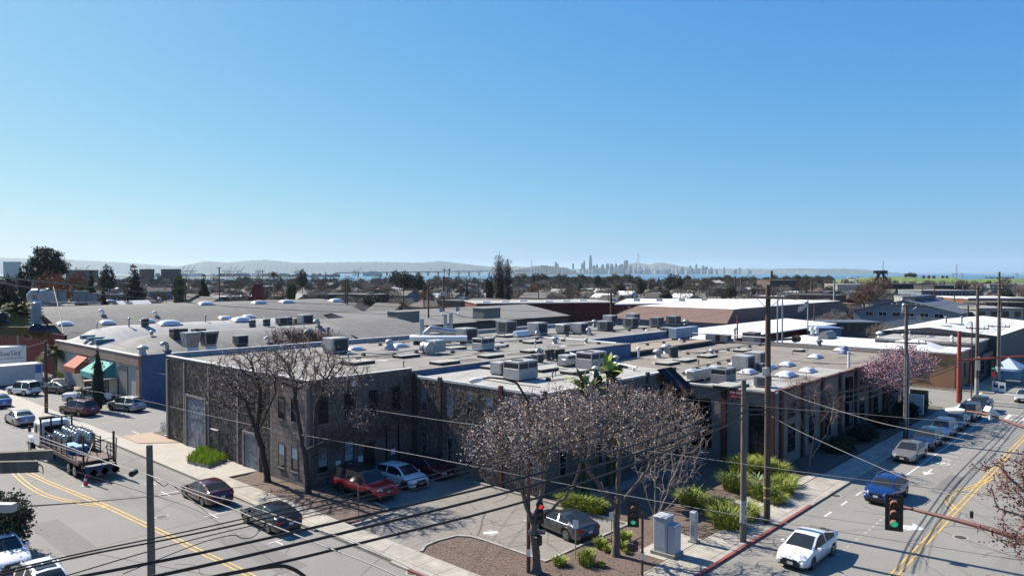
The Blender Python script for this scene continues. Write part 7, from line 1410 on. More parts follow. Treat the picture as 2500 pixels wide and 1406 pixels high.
neartree('bare_tree','bare tree with pinkish dry leaves behind the corner street lamp pole','tree',(28.5,24.4,.1),C3(1304,1290,D-.3),[(C3(1290,1045,D),(2.8,2.6,1.75)),(C3(1210,1085,D),(1.6,1.8,1.3)),(C3(1370,1010,D),(2.4,2.3,1.3))],.2,12,1250,leaf=dryl2,leaf2=dryl,nl=5600,ls=.055,extra=[(2.5,C3(1270,1180,D)),(2.4,C3(1330,1160,D)),(2.6,C3(1400,1190,D-.5))],spread=.16,group='bare trees around the corner parking lot')
D=39.7
neartree('bare_tree','wide-crowned bare tree in the mulch beside the short signal post','tree',(33.1,22.7,.1),C3(1508,1230,D),[(C3(1480,1020,D),(4.2,3.6,1.9)),(C3(1600,1030,D),(3.0,2.8,1.7)),(C3(1380,1040,D+1),(2.4,2.4,1.5))],.19,17,2000,m=bark,mt=twigg,leaf=dryl,leaf2=dryl2,nl=6800,ls=.052,extra=[(2.6,C3(1440,1150,D)),(2.8,C3(1510,1120,D)),(2.8,C3(1580,1150,D)),(2.6,C3(1470,1180,D+1))],spread=.16,group='bare trees around the corner parking lot')
b=at(1600,1282);D=b[0]*math.cos(YAW)+b[1]*math.sin(YAW)
neartree('bare_shrub_tree','vase-shaped multi-stemmed bare tree with pale stems left of the signal cabinet','tree',(b[0],b[1],.1),(b[0],b[1],.35),[(C3(1625,1120,D),(2.6,2.3,2.2)),(C3(1660,1070,D),(2.0,2.0,1.6))],.07,23,750,m=barkp,mt=twigg,extra=[(.3,C3(1570,1180,D)),(.3,C3(1600,1150,D)),(.3,C3(1640,1170,D)),(.3,C3(1670,1190,D)),(.3,C3(1620,1200,D+.5))],twl=.5,rt=.014,group='pale-stemmed bare trees by the walls')
b=at(1630,1180);D=b[0]*math.cos(YAW)+b[1]*math.sin(YAW)
neartree('bare_shrub_tree','reddish bare shrub rising beside the wing wall under the solar awning','tree',(b[0],b[1],.1),(b[0],b[1],.4),[(C3(1650,985,D),(1.9,1.9,1.6))],.07,27,420,m=barkp,mt=twigr,extra=[(.3,C3(1635,1060,D)),(.3,C3(1655,1050,D)),(.3,C3(1620,1060,D))],group='pale-stemmed bare trees by the walls',twr=.014)
b=at(1975,1140);D=b[0]*math.cos(YAW)+b[1]*math.sin(YAW)
neartree('bare_shrub_tree','bare crepe-like tree against the street side of the pebble wall','tree',(b[0],b[1],.1),(b[0],b[1],.5),[(C3(2000,990,D),(2.0,1.9,2.0)),(C3(1960,960,D),(1.4,1.4,1.5))],.08,31,520,m=barkp,mt=twigr,extra=[(.4,C3(1965,1060,D)),(.4,C3(1990,1050,D)),(.4,C3(2015,1060,D))],twl=.55,group='pale-stemmed bare trees by the walls',twr=.013)
D=75.5
b=polar(2175,D)
neartree('blossom_tree','pink blossoming tree along the street wall behind the utility pole','tree',(79.5,21.9,.1),(79.5,21.9,2.2),[((76.5,21.6,5.6),(2.6,1.9,1.7)),((81.0,21.6,6.2),(3.0,2.0,1.8)),((85.5,21.6,6.0),(3.0,2.0,1.7)),((79,21.4,4.4),(2.2,1.6,1.1)),((89,21.4,5.6),(2.4,1.8,1.5))],.22,37,1200,m=barkd,mt=twigm,leaf=pinkl,leaf2=mat('pale_blossom',(.58,.4,.45),.8),nl=11000,ls=.08,extra=[(2.0,(77.5,22,5.2)),(2.0,(83.5,22,5.2)),(1.5,(86,21.8,5))],spread=.28,twr=.02,step=.4,kill=.7)
b=(24.5,.8,.1);D=21.5
neartree('budding_tree','tree with dark red buds reaching into the right edge of the frame','tree',(27.8,-1.2,.1),C3(2600,1420,22),[(C3(2530,1180,21.5),(1.4,1.5,.85)),(C3(2520,1310,21),(1.2,1.3,.75)),(C3(2660,1230,22),(2,2,1.6))],.2,41,1000,m=barkp,mt=mat('bud_twig',(.2,.13,.11),.9),leaf=redl,leaf2=dryl,nl=6500,ls=.042,step=.2,kill=.32,twl=.35,twr=.006,spread=.07,rt=.008)
def clump_cloud(rng,ells,ncl,per,rc,size,mats,upb=.2,aspect=.6):
 mb=MB();tot=sum(e[1][0]*e[1][1]*e[1][2]for e in ells)
 for e in ells:
  k=max(1,int(ncl*e[1][0]*e[1][1]*e[1][2]/tot))
  for _ in range(k):
   while True:
    p=Vector((rng.uniform(-1,1),rng.uniform(-1,1),rng.uniform(-1,1)))
    if .25<p.length<1:break
   c=Vector(e[0])+Vector((p.x*e[1][0],p.y*e[1][1],p.z*e[1][2]));m=rng.choice(mats)
   for _ in range(per):
    q=c+Vector((rng.gauss(0,rc),rng.gauss(0,rc),rng.gauss(0,rc*.7)));a=Vector((rng.gauss(0,1),rng.gauss(0,1),rng.gauss(upb,1))).normalized();b_=Matrix.Rotation(rng.uniform(0,6.3),3,a)@a.orthogonal().normalized();c2=a.cross(b_);s=size*rng.uniform(.6,1.5)
    mb.add([tuple(q-b_*s),tuple(q+c2*s*aspect),tuple(q+b_*s),tuple(q-c2*s*aspect)],[(0,1,2,3)],m)
 return mb
gd1=mat('leaf_dark',(0.018,0.03,0.016),.8,var=.3,scale=.5);gd2=mat('leaf_deep',(0.03,0.045,0.022),.8,var=.3,scale=.5);gm1=mat('leaf_mid',(0.055,0.07,0.03),.8,var=.3,scale=.5);gm2=mat('leaf_olive',(0.09,0.1,0.045),.8,var=.3,scale=.5)
gy=mat('leaf_yellow',(0.22,0.2,0.05),.8,var=.3,scale=.5);gl=mat('leaf_lime',(0.34,0.44,0.035),.75,var=.35,scale=1.5);gl2=mat('leaf_grass',(0.22,0.25,0.03),.75,var=.4,scale=1.5);gl3=mat('leaf_straw',(0.26,0.24,0.07),.8);bronze=mat('bronze_leaf',(0.28,0.09,0.04),.8,var=.4,scale=.6);brnl=mat('brown_tuft',(.13,.105,.08),.9,var=.3,scale=.5)
def tussock(label,px,py,r=1.0,h=.9,n=420,seed=1,mats=(gl2,gl),loc=None,cat='grass clump',group='grass tussocks in the planting beds'):
 rng=random.Random(seed);p=loc or at(px,py,.1);t=thing('grass_tussock',label,cat,(p[0],p[1],.1),0,group);mb=MB()
 for _ in range(n):
  a=rng.uniform(0,6.28);rr=r*.45*math.sqrt(rng.random());x,y=rr*math.cos(a),rr*math.sin(a);L=h*rng.uniform(.6,1.15);o=rng.uniform(.15,.8)*r*.75;a2=a+rng.gauss(0,.5);w_=.022
  dx,dy=math.cos(a2),math.sin(a2);nx,ny=-dy*w_,dx*w_
  P=[(x,y,0),(x+dx*o*.35,y+dy*o*.35,L*.7),(x+dx*o,y+dy*o,L*rng.uniform(.75,1.0))]
  m=rng.choice(mats)
  mb.add([(P[0][0]-nx,P[0][1]-ny,0),(P[0][0]+nx,P[0][1]+ny,0),(P[1][0]+nx,P[1][1]+ny,P[1][2]),(P[1][0]-nx,P[1][1]-ny,P[1][2]),P[2]],[(0,1,2,3),(3,2,4)],m)
 mb.build('blades',t);return t
tus=[(1395,1235,1.5,.9,'grass tussock left in the strip behind the grey coupe'),(1425,1242,1.6,.95,'grass tussock in the middle of the strip behind the grey coupe'),(1455,1250,1.3,.85,'grass tussock right in the strip behind the grey coupe'),(1690,1232,1.8,1.1,'big shaded tussock left of the utility poles'),(1745,1250,1.7,1.0,'tussock between the shaded one and the shorter pole'),(1775,1285,1.9,1.1,'large tussock nearest the pavement left of the shorter pole'),(1822,1265,1.7,1.0,'tussock right behind the shorter pole'),(1795,1195,1.9,1.2,'dark tussock in the middle of the bed'),(1815,1155,2.2,1.3,'tall bright tussock against the corner building'),(1855,1150,2.0,1.2,'bright tussock right at the base of the corner building'),(1895,1160,1.6,1.0,'olive tussock at the red corner pilaster'),(1905,1205,1.9,1.1,'bright tussock right of the tall brown pole'),(1860,1215,1.8,1.0,'tussock just behind the tall brown pole'),(1895,1228,1.3,.7,'yellow-green tussock at the pavement edge'),(1920,1185,1.4,.8,'small tussock furthest right in the bed')]
for i,(px,py,r_,h_,lb)in enumerate(tus):tussock(lb,px,py,r_,h_,430,50+i,(gl2,gl2,gl)if i!=13 else(gl3,gl),)
for i,(px,py,r_,h_,lb)in enumerate(((1366,1378,.7,.45,'small lime shrub at the tip of the mulch bed'),(1433,1377,.95,.8,'larger lime shrub with leafy shoots in the mulch'),(1466,1335,.7,.5,'small lime shrub beside the grey coupe rear'),(1525,1320,.7,.6,'lime shrub right of the larger tree trunk'),(1522,1338,.6,.4,'low lime shrub near the pedestrian signal'),(1485,1345,.5,.3,'tiny pale shrub by the leaning sign post'),(1532,1350,.35,.25,'tiny shoot near the short signal post'),(1468,1382,.4,.25,'tiny shoot right of the larger lime shrub'))):
 tussock(lb,px,py,r_,h_,170,90+i,(gl,gl2),cat='shrub',group='small lime shrubs in the mulch')
t=thing('agave','pale rosette succulent among the tussocks','succulent',tuple(at(1848,1180,.1)));mb=MB()
for k in range(26):a=k*2.4;e=.25+.6*(k/26);L=.75;mb.add([(0,0,.1),(math.cos(a+.12)*L*.5,math.sin(a+.12)*L*.5,.15+e*.6),(math.cos(a)*L,math.sin(a)*L,.2+e*.8),(math.cos(a-.12)*L*.5,math.sin(a-.12)*L*.5,.15+e*.6)],[(0,1,2,3)],mat('succulent',(.3,.42,.2),.6))
mb.build('rosette',t)
t=thing('planter','raised triangular planter full of lime-green ground shrubs by the roll-up doors','planter',(27.6,59.5,0))
pp=[A2(457,1134),A2(508,1146),(28.45,57.6),(28.45,61.4),A2(487,1108)];mb=MB();mb.prism(pp,0,.32,kerbm);mb.build('wall',t,True)
gc=mat('ground_cover',(.42,.55,.035),.7,var=.3,scale=2);rng=random.Random(6);mb=MB();cx=sum(p[0]for p in pp)/5;cy=sum(p[1]for p in pp)/5
for _ in range(2600):
 u,v=rng.random(),rng.random();k=rng.randrange(5);a,b_=pp[k],pp[(k+1)%5];s=math.sqrt(u);x=(1-s)*cx+s*(a[0]*(1-v)+b_[0]*v);y=(1-s)*cy+s*(a[1]*(1-v)+b_[1]*v);h=rng.uniform(.2,.55);an=rng.uniform(0,6.3);dx,dy=.12*math.cos(an),.12*math.sin(an)
 mb.add([(x-dy*.3,y+dx*.3,.3),(x+dy*.3,y-dx*.3,.3),(x+dx+dy*.2,y+dy-dx*.2,.3+h*.7),(x+dx*1.8,y+dy*1.8,.3+h)],[(0,1,2),(0,2,3)],rng.choice((gc,gc,gl)))
mb.build('foliage',t,True)
def bush(name,label,loc,ells,ncl,per,rc,size,mats,seed=1,stem=True,cat='bush',group=None):
 t=thing(name,label,cat,loc,0,group);clump_cloud(random.Random(seed),ells,ncl,per,rc,size,mats).build('foliage',t)
 if stem:mb=MB();mb.tube([(0,0,0),(.05,0,ells[0][0][2])],[.12,.06],barkd,6);mb.build('stem',t)
 return t
p=Vector(at(12,1350,0));bush('bush','dense dark shrub beside the white sedan at the bottom left',tuple(p),[((0,0,1.7),(1.15,1.3,1.7))],190,26,.2,.09,[gd2,gm1,gm2],5)
p=at(240,1003);t=thing('column_cypress','tall dark column cypress beside the burgundy crossover','tree',(p[0],p[1],0));rng=random.Random(9)
mb=clump_cloud(rng,[((0,0,2.4),(.72,.72,2.3)),((0,0,4.3),(.6,.6,1.9)),((0,0,6.2),(.28,.28,1.2))],420,22,.09,.07,[gd1,gd1,gd2],1.2,.4);mb.lathe((0,0,.3),[(.4,0),(.62,1.6),(.58,3),(.36,4.6),(.1,6.4)],gd1,12);mb.build('foliage',t);mb=MB();mb.tube([(0,0,0),(0,0,5)],[.14,.04],barkd,6);mb.build('trunk',t)
p=at(205,1003);bush('bush','thin pale shrub left of the column cypress',(p[0],p[1],0),[((0,0,1.7),(.7,.7,1.1))],60,14,.14,.07,[gm2,brnl],4)
p=at(148,930);bush('hedge','lime hedge top under the rust-red awning',(p[0],p[1],0),[((0,0,.9),(.6,2.2,.5))],90,16,.16,.08,[gl,gl2],4)
for i,(x,ry,h,mm)in enumerate(((66,2.2,.8,[gd2,gm1]),(72,2.6,.9,[gd1,gd2]),(80,2.5,1.0,[gd1,gd2]),(86,2.4,1.1,[gd2,gd1]),(90.5,1.8,1.3,[gd2,gm1,gm2]))):
 bush('hedge',('low dark hedge along the street wall near the vine tree','dark hedge under the wall, left of the blossom tree','dark hedge beneath the blossom tree','dark clipped hedge right of the blossom trunk','brighter hedge end by the red mast')[i],(x,22.0,.1),[((0,0,h*.6),(ry,1.0,h*.75))],170,20,.2,.1,mm,60+i,False,'hedge')
mb=MB();mb.box(-.2,.2,-.7,.8,0,2.1,whitep);mb.top('gate','white gate panel beyond the blossom tree','gate',(88.8,21.6,.1));mb=MB();mb.box(-.15,.15,-.9,.9,0,2.3,ochre);mb.top('screen_wall','short ochre screen wall beyond the white gate','wall',(91.1,21.9,.1))
for i,(px,py,s)in enumerate(((1435,1000,1.0),(1495,980,1.2))):
 p=onplane(px,py,1,30.6);D=p[0]*math.cos(YAW)+p[1]*math.sin(YAW);top=ztop((905,882)[i]+18,D);t=thing('banana_plant',('tropical broad-leaved plant rising above the bare crown, left of two','tropical broad-leaved plant rising above the bare crown, right and taller')[i],'plant',(p[0],p[1],.1));rng=random.Random(70+i)
 for s_ in range(5):
  bx_,by_=rng.uniform(-.9,.9),rng.uniform(-.6,.6);H_=top+.9-rng.uniform(.1,1.5);mb=MB();mb.tube([(bx_,by_,0),(bx_*1.1,by_*1.1,H_-.7)],[.12,.07],gm2,7);mb.build('stem',t)
  for k in range(9):
   a=rng.uniform(0,6.28);L=rng.uniform(1.0,1.7);el=rng.uniform(.5,1.3);mb=MB();w_=.24
   def lf(u,v):
    r_=L*u;z=H_-.9+L*1.0*(math.sin(el)*u-.5*u*u*math.cos(el));ww=w_*math.sin(math.pi*min(1,.12+u*.88))*(v*2-1);return(bx_*1.1+math.cos(a)*math.cos(el)*r_*1.0-math.sin(a)*ww,by_*1.1+math.sin(a)*math.cos(el)*r_+math.cos(a)*ww,z-abs(v*2-1)*.05)
   mb.grid(lf,7,2,rng.choice((gm2,gl2,gl,gm1)));mb.build('leaf',t)
def palm(name,label,loc,h,fr,nf=34,seed=1,r=.25,mt=gm2,mt2=gm1,far=False,droop=1.0,group=None):
 t=thing(name,label,'palm tree',loc,0,group);rng=random.Random(seed);mb=MB();mb.tube([(0,0,0),(.1,0,h*.5),(0,0,h)],[r*1.2,r,r*.9],barkp,8);mb.build('trunk',t);mb=MB()
 for k in range(nf):
  a=rng.uniform(0,6.28);e=rng.uniform(-.5,1.35);L=fr*rng.uniform(.75,1.1);pts=[]
  for i in range(7):u=i/6;pts.append(Vector((math.cos(a)*math.cos(e)*L*u,math.sin(a)*math.cos(e)*L*u,h+math.sin(e)*L*u-droop*.55*L*u*u)))
  m=rng.choice((mt,mt2));
  for i in range(1,7):
   d=(pts[i]-pts[i-1]).normalized();s=d.cross(Vector((0,0,1)))
   if s.length<.1:s=Vector((1,0,0))
   s.normalize()
   for q in range(1 if far else 3):
    c=pts[i-1].lerp(pts[i],q/3);ll=fr*.26*(1-(i/7)**2*.7)
    for sg in(1,-1):e2=c+s*sg*ll+d*ll*.4-Vector((0,0,ll*.45));mb.add([tuple(c-d*.05*fr*.3),tuple(c+d*.05*fr*.4),tuple(e2)],[(0,1,2)],m)
  mb.tube([tuple(p)for p in pts],[.03*fr*.4]*6+[.008],m,3,caps=False)
 mb.build('fronds',t);return t
D=112;p=polar(42,D);palm('palm_tree','feathery palm behind the insulators at the left edge',(p[0],p[1],0),ztop(765,D),4.2,60,3,.25,gy,gm2)
p=polar(128,104);palm('palm_tree','lower palm fronds beside the lot utility pole',(p[0],p[1],0),ztop(862,104),2.9,40,5,.2,mt2=gy)
rng=random.Random(77);mb=MB();dk=mat('dry_vine',(.1,.08,.07),.95);dk2=mat('pale_vine',(.4,.33,.28),.95)
def vine_patch(mb,n,fn,L=.7):
 for _ in range(n):
  u,v=rng.random(),rng.random();a=rng.uniform(0,6.28);P=[];l=L*rng.uniform(.3,1);x,z=0,0
  for k in range(4):P.append(fn(u,v,x,z,rng.uniform(.02,.11)));a+=rng.gauss(0,.6);x+=math.cos(a)*l/3;z+=math.sin(a)*l/3
  mb.tube(P,[.016,.013,.01,.006],dk2 if rng.random()<.4 else dk,3,caps=False)
vine_patch(mb,3800,lambda u,v,x,z,o:(28.68-o,51+u*18.2+x,min(7.4,max(.2,.3+v*7.0+z))))
o1=mb.struct('vine','stuff','leafless ivy twigs covering the street wall of the ivy building','vine');mb=MB()
vine_patch(mb,1500,lambda u,v,x,z,o:(29+u*9+x,45.98-o,min(7.4,max(.2,3+v*4.4*(.3+.7*u)+z-1.0*(1-u)))))
vine_patch(mb,2600,lambda u,v,x,z,o:(38.28-o,33+u*12.8+x,min(7.0,max(.2,.4+v*6.5+z))))
mb.struct('vine','stuff','leafless ivy twigs covering the set-back wing','vine')
mb=MB()
for _ in range(2200):
 if rng.random()<.55:x,y=rng.uniform(26.4,29.6),rng.uniform(21,31)
 else:x,y=rng.uniform(26.4,29.2),rng.uniform(38.5,50)
 if rng.random()<.2:x,y=rng.uniform(29,38),rng.uniform(20.6,24.6)
 a=rng.uniform(0,6.3);s=rng.uniform(.025,.06);z=.13 if y>38 else .10;mb.add([(x+s*math.cos(a+k*2.1),y+s*math.sin(a+k*2.1),z+rng.uniform(0,.03))for k in range(3)],[(0,1,2)],rng.choice((dryl,mulch,mulch)))
mb.struct('leaf_litter','stuff','dry leaves scattered over the mulch beds','leaf litter')
# ============================================================ FAR FIELD
random.seed(21)
def proto_bare(name,label,h,cr,seed,mt=twigm,m=barkd,N=230,group=None,twr=.045,tall=1.0):
 t=thing(name,label,'tree',(0,0,0),0,group)
 nd,pr=colonise((0,0,0),(0,0,h*.28),[((0,0,h*.62),(cr,cr,h*.38*tall))],N,h*.07,h*.1,h*.5,seed,[(h*.25,(cr*.4,0,h*.5)),(h*.25,(-cr*.4,.2,h*.5)),(h*.25,(0,cr*.4,h*.52))],1600)
 mb,ends=skeleton_mesh(nd,pr,h*.025,.03,m,mt,seed,4,h*.13,twr,minr=.035);mb.build('trunk',t)
 clump_cloud(random.Random(seed),[((0,0,h*.66),(cr*1.02,cr*1.02,h*.38*tall))],150,13,h*.055,h*.05,[mt,mt,m],.6,.07).build('twigs',t);return t
def proto_ever(name,label,ells,ncl,per,rc,size,mats,seed,h,r=.3,group=None):
 t=thing(name,label,'tree',(0,0,0),0,group);clump_cloud(random.Random(seed),ells,ncl,per,rc,size,mats).build('crown',t)
 mb=MB();mb.tube([(0,0,-.2),(.2,0,h*.5),(0,0,h)],[r,r*.7,r*.3],barkd,7);mb.build('trunk',t);return t
GB='bare winter trees across the neighbourhood'
BARE=[proto_bare('bare_tree','b',9,4.2,201,twigm,group=GB),proto_bare('bare_tree','b',8,4.6,202,twigg,barkp,group=GB),proto_bare('bare_tree','b',10,3.8,203,twigr,group=GB),proto_bare('bare_tree','b',7.5,4.0,204,mat('brown_twig',(.13,.095,.075),.95),group=GB)]
GE='dark evergreen trees across the neighbourhood'
EV=[proto_ever('evergreen_tree','e',[((0,0,5.5),(3.2,3.2,3.2)),((1.5,.5,4.5),(2.6,2.4,2)),((-1.6,-.5,4.6),(2.4,2.6,2.2))],200,16,.45,.28,[gd1,gd2,gm1],301,6,group=GE),proto_ever('conifer','e',[((0,0,2.5+k*1.35),(3.0-k*.42,3.0-k*.42,.95))for k in range(7)],260,16,.35,.25,[gd1,gd2],302,11,group=GE),proto_ever('evergreen_tree','e',[((0,0,4.2),(3.8,3.6,2.3)),((2.2,0,3.8),(2.2,2.2,1.6))],190,16,.45,.28,[gm1,gd2,gm2],303,5,group=GE),proto_ever('olive_tree','e',[((0,0,3.4),(2.6,2.6,1.9))],120,16,.4,.25,[gm2,gy,gm1],304,4,group=GE)]
used=set()
def place(proto,px,D,label,sc=1.0,rz=None,group=None):
 p=polar(px,D);rz=random.uniform(0,6.28)if rz is None else rz
 if proto.name not in used:
  used.add(proto.name);proto.location=p;proto.rotation_euler=(0,0,rz);proto.scale=(sc,sc,sc)if not isinstance(sc,tuple)else sc;proto['label']=label
  if group:proto['group']=group
  return proto
 return copy_tree(proto,p,rz,label,group,sc)
def sc_for(pytop,D,h):return(ztop(pytop,D)-polar(1250,D)[2])/h
TW={328:58,497:34,58:34,20:50,222:30,262:38,253:24,437:30,438:24,200:34,738:26,712:22,1195:24,1222:30,1238:26,985:44,1022:30,1000:34,965:34,980:40,1458:24,1640:34,1655:30,1515:28,1565:30,1140:10}
t=thing('eucalyptus','huge dark eucalyptus standing over the left horizon','tree',polar(115,330));H_=ztop(600,330);k=330/1800
el=[((0,0,H_*.78),(6.5,6,H_*.2)),((3.5,-3.2,H_*.66),(5,5,H_*.16)),((-3.4,3.2,H_*.62),(5,5,H_*.17)),((0,0,H_*.5),(5.5,5,H_*.16)),((-1.5,1.5,H_*.9),(3.6,3.4,H_*.1))]
clump_cloud(random.Random(401),el,420,26,.75,.38,[gd1,gd1,gd2,gm1]).build('crown',t);mb=MB();mb.tube([(0,0,0),(.6,0,H_*.4),(0,0,H_*.85)],[1.0,.7,.25],bark,8);mb.build('trunk',t)
for px,py,D,lb,pr,h,wf in((328,627,300,'tall dark cypress with broad base left of centre-left',1,13.2,.95),(497,656,330,'cone-shaped dark conifer behind the houses',1,13.2,.72),(58,645,290,'dark evergreen left of the huge eucalyptus',0,9,.75),(20,672,190,'dark rounded evergreen at the left edge',0,9,.9),(222,646,330,'ragged conifer between the red-leaved trees and the cypress',1,13.2,.6),(262,645,420,'flat-topped dark pine against the hazy port',0,9,1.0),(253,677,200,'small dark conifer behind the roof machinery',1,13.2,.5),(437,672,300,'olive-green tree behind the gabled house',3,5.5,.75),(438,695,260,'yellow-green round tree before the gabled house',3,5.5,.5),(200,688,240,'low olive tree behind the red-leaved trees',3,5.5,.8),(738,657,620,'lone dark round tree against the pale water',0,9,.95),(712,686,260,'small dark palm-like tree by the vault',3,5.5,.5),(1195,672,290,'tall dark pine left of the bare poplars',0,9,1.1),(1222,655,300,'dense dark pine beneath the bare poplars',1,13.2,.8),(1238,690,280,'dark conifer skirt right of the bare poplars',1,13.2,.6),(985,661,560,'big dark rounded pine right of centre',0,9,1.0),(1022,665,540,'dark pine beside the rounded one',0,9,.8),(1000,668,570,'dark pine in the central group',0,9,.9),(965,660,800,'umbrella-shaped dark tree near the bridge',0,9,1.0),(980,727,190,'dark young conifer before the grey roof',1,13.2,.55),(1458,673,700,'dark spreading tree with flat base left of the skyline foreground',2,6.5,1.0),(1640,668,480,'tall dark tree right of centre under the skyline',0,9,1.2),(1655,670,470,'second tall dark tree right of centre under the skyline',0,9,1.0),(1515,690,480,'dark rounded tree among white roofs',0,9,.8),(1565,682,460,'dark tree among the bare trees right of centre',2,6.5,.9),(1140,672,430,'slim dark conifer left of the poplars',1,13.2,.35)):
 s=sc_for(py,D,h);wx=TW[px]/1800*D/(7.8,6.2,10.5,5.4)[pr];place(EV[pr],px,D,lb,(wx,wx,s))
POP=proto_bare('poplar','tall bare poplar, left one of the pair above the skyline',16,2.0,211,mat('poplar_twig',(.16,.12,.1),.95),group='bare poplars',tall=1.15,N=260,twr=.05)
D=300;place(POP,1219,D,'tall bare poplar, left and taller of the pair above the bay',(1.05,1.05,sc_for(632,D,16.6)));place(POP,1240,D,'bare poplar, right and shorter of the pair above the bay',(.7,.7,sc_for(641,D,16.6)))
RED=proto_ever('red_tree','r',[((0,0,5.6),(3.6,3.6,2.6)),((1.5,1,4.6),(2.6,2.6,2))],150,14,.5,.2,[bronze,bronze,mat('dull_red',(.2,.09,.06),.8)],305,6)
for px,py,D,lb,s in((118,662,280,'rust-red leaved tree below the eucalyptus, left',1.2),(150,670,265,'orange-red leaved tree right below the eucalyptus',1.0),(188,657,320,'dark red leaved tree right of the orange-red ones',.9),(1300,695,420,'small red-brown tree among the central houses',.8)):
 place(RED,px,D,lb,(s,s,sc_for(py,D,8.2)))
for px,py,D,lb,s,f in((668,663,330,'fan palm with full round head behind the vault',2.6,44),(1085,657,640,'slender tall palm, left of the twin palms over the bay',2.6,30),(1097,657,645,'slender tall palm, right of the twin palms over the bay',2.6,30)):
 p=polar(px,D);palm('palm_tree',lb,p,ztop(py,D)-p[2]-(1.5 if px<700 else .5),4.2 if px<700 else 2.6,f,px,.3,gd2,gm1,True)
t=thing('bush','yellow mustard-coloured bush beyond the vault crest','bush',polar(370,200));clump_cloud(random.Random(8),[((0,0,2.5),(4.5,4.5,2.3))],120,14,.5,.22,[gy,gy,gm2]).build('foliage',t)
for px,py,D,lb in((750,765,98,'bare thicket tree between the vault and the grey gable, right'),(700,760,100,'bare thicket tree between the vaults, left'),(790,772,96,'bare thicket tree against the stained siding')):
 place(BARE[2],px,D,lb,(.85,.85,.78),group='bare thicket trees between the warehouses')
for px,py,D,lb in((1325,760,118,'bare tree in front of the dark red building'),(1352,762,122,'second bare tree in front of the dark red building'),(1545,735,190,'small bare tree on the skyline of the white roofs')):
 place(BARE[1],px,D,lb,(.75,.75,.8),group='bare trees by the red building')
for px,D,s,lb in((2040,190,1.0,'pollarded bare tree left of the blue-grey hall'),(2000,185,.8,'small bare tree beside the flag pole'),(2160,150,.9,'bare pollarded tree in front of the blue-grey hall'),(2070,220,1.1,'tall bare tree left behind the blue-grey hall'),(2140,300,1.9,'very tall bare tree beneath the industrial tower'),(2110,290,1.5,'tall bare tree left of the industrial tower'),(2020,240,1.1,'bare tree before the brick wall, left'),(2220,290,1.3,'bare tree right of the industrial tower'),(2380,210,1.0,'bare tree between the right-hand sheds'),(2345,215,.9,'bare tree before the brick shed at right'),(1960,230,1.0,'bare brown tree by the brown mansard end'),(1925,225,1.0,'bare brown tree behind the tall pole')):
 place(BARE[1]if s<1.4 else BARE[2],px,D,lb,(s*.8,s*.8,s*.72),group='bare trees among the right-hand sheds')
wc=[mat('house_wall_'+n,c,.85,var=.12,scale=.4)for n,c in(('cream',(.42,.39,.33)),('grey',(.2,.2,.2)),('white',(.6,.6,.58)),('brown',(.15,.11,.085)),('blue',(.2,.25,.32)),('tan',(.28,.22,.16)))]
rcl=[mat('house_roof_'+n,c,.9,var=.2,scale=.5)for n,c in(('grey',(.12,.115,.11)),('brown',(.13,.09,.075)),('dark',(.06,.058,.056)),('white',(.72,.72,.7)),('red',(.18,.06,.045)),('pale',(.3,.29,.27)))]
WN=['cream','grey','white','brown','blue','tan'];RN=['grey-roofed','brown-roofed','dark-roofed','white-roofed','red-roofed','pale-roofed']
def house(kind,w_,d_,h,rh,wm,rm,seed=1):
 t=thing({'gable':'house','hip':'house','flat':'low_building'}[kind],'h','house' if kind!='flat' else 'building',(0,0,0));a,b=w_/2,d_/2;mb=MB()
 if kind=='gable':mb.add([(-a,-b,0),(a,-b,0),(a,b,0),(-a,b,0),(-a,-b,h),(a,-b,h),(a,b,h),(-a,b,h),(-a,0,h+rh),(a,0,h+rh)],[(0,1,5,4),(2,3,7,6),(1,2,6,9,5),(3,0,4,8,7)],wm)
 else:mb.box(-a,a,-b,b,0,h,wm)
 mb.build('wall',t);mb=MB();o=.45
 if kind=='gable':mb.add([(-a-o,-b-o,h-.15),(a+o,-b-o,h-.15),(a+o,0,h+rh+.08),(-a-o,0,h+rh+.08),(a+o,b+o,h-.15),(-a-o,b+o,h-.15)],[(0,1,2,3),(3,2,4,5)],rm);
 elif kind=='hip':mb.add([(-a-o,-b-o,h),(a+o,-b-o,h),(a+o,b+o,h),(-a-o,b+o,h),(-a+b*.8,0,h+rh),(a-b*.8,0,h+rh)],[(0,1,5,4),(1,2,5),(2,3,4,5),(3,0,4)],rm)
 else:mb.box(-a-.2,a+.2,-b-.2,b+.2,h+.003,h+.4,rm);mb.box(-a*.5,-a*.3,-b*.3,b*.2,h+.4,h+1.3,hvg)
 mb.build('roof',t)
 n=max(1,int(w_/4))
 for i in range(n):
  x=-a+w_*(i+.5)/n;mb=MB();mb.box(x-.6,x+.6,-b-.04,-b+.02,1.0,2.3,glassb);wq=mb.build('window',t)
 for i in range(max(1,int(d_/4))):
  y=-b+d_*(i+.5)/max(1,int(d_/4));mb=MB();mb.box(-a-.04,-a+.02,y-.5,y+.5,1.0,2.3,glassb);mb.build('window',t)
  mb=MB();mb.box(-a-.08,-a-.05,y-.6,y-.5,.9,2.4,whitep);mb.build('frame',t)
 return t
HP=[]
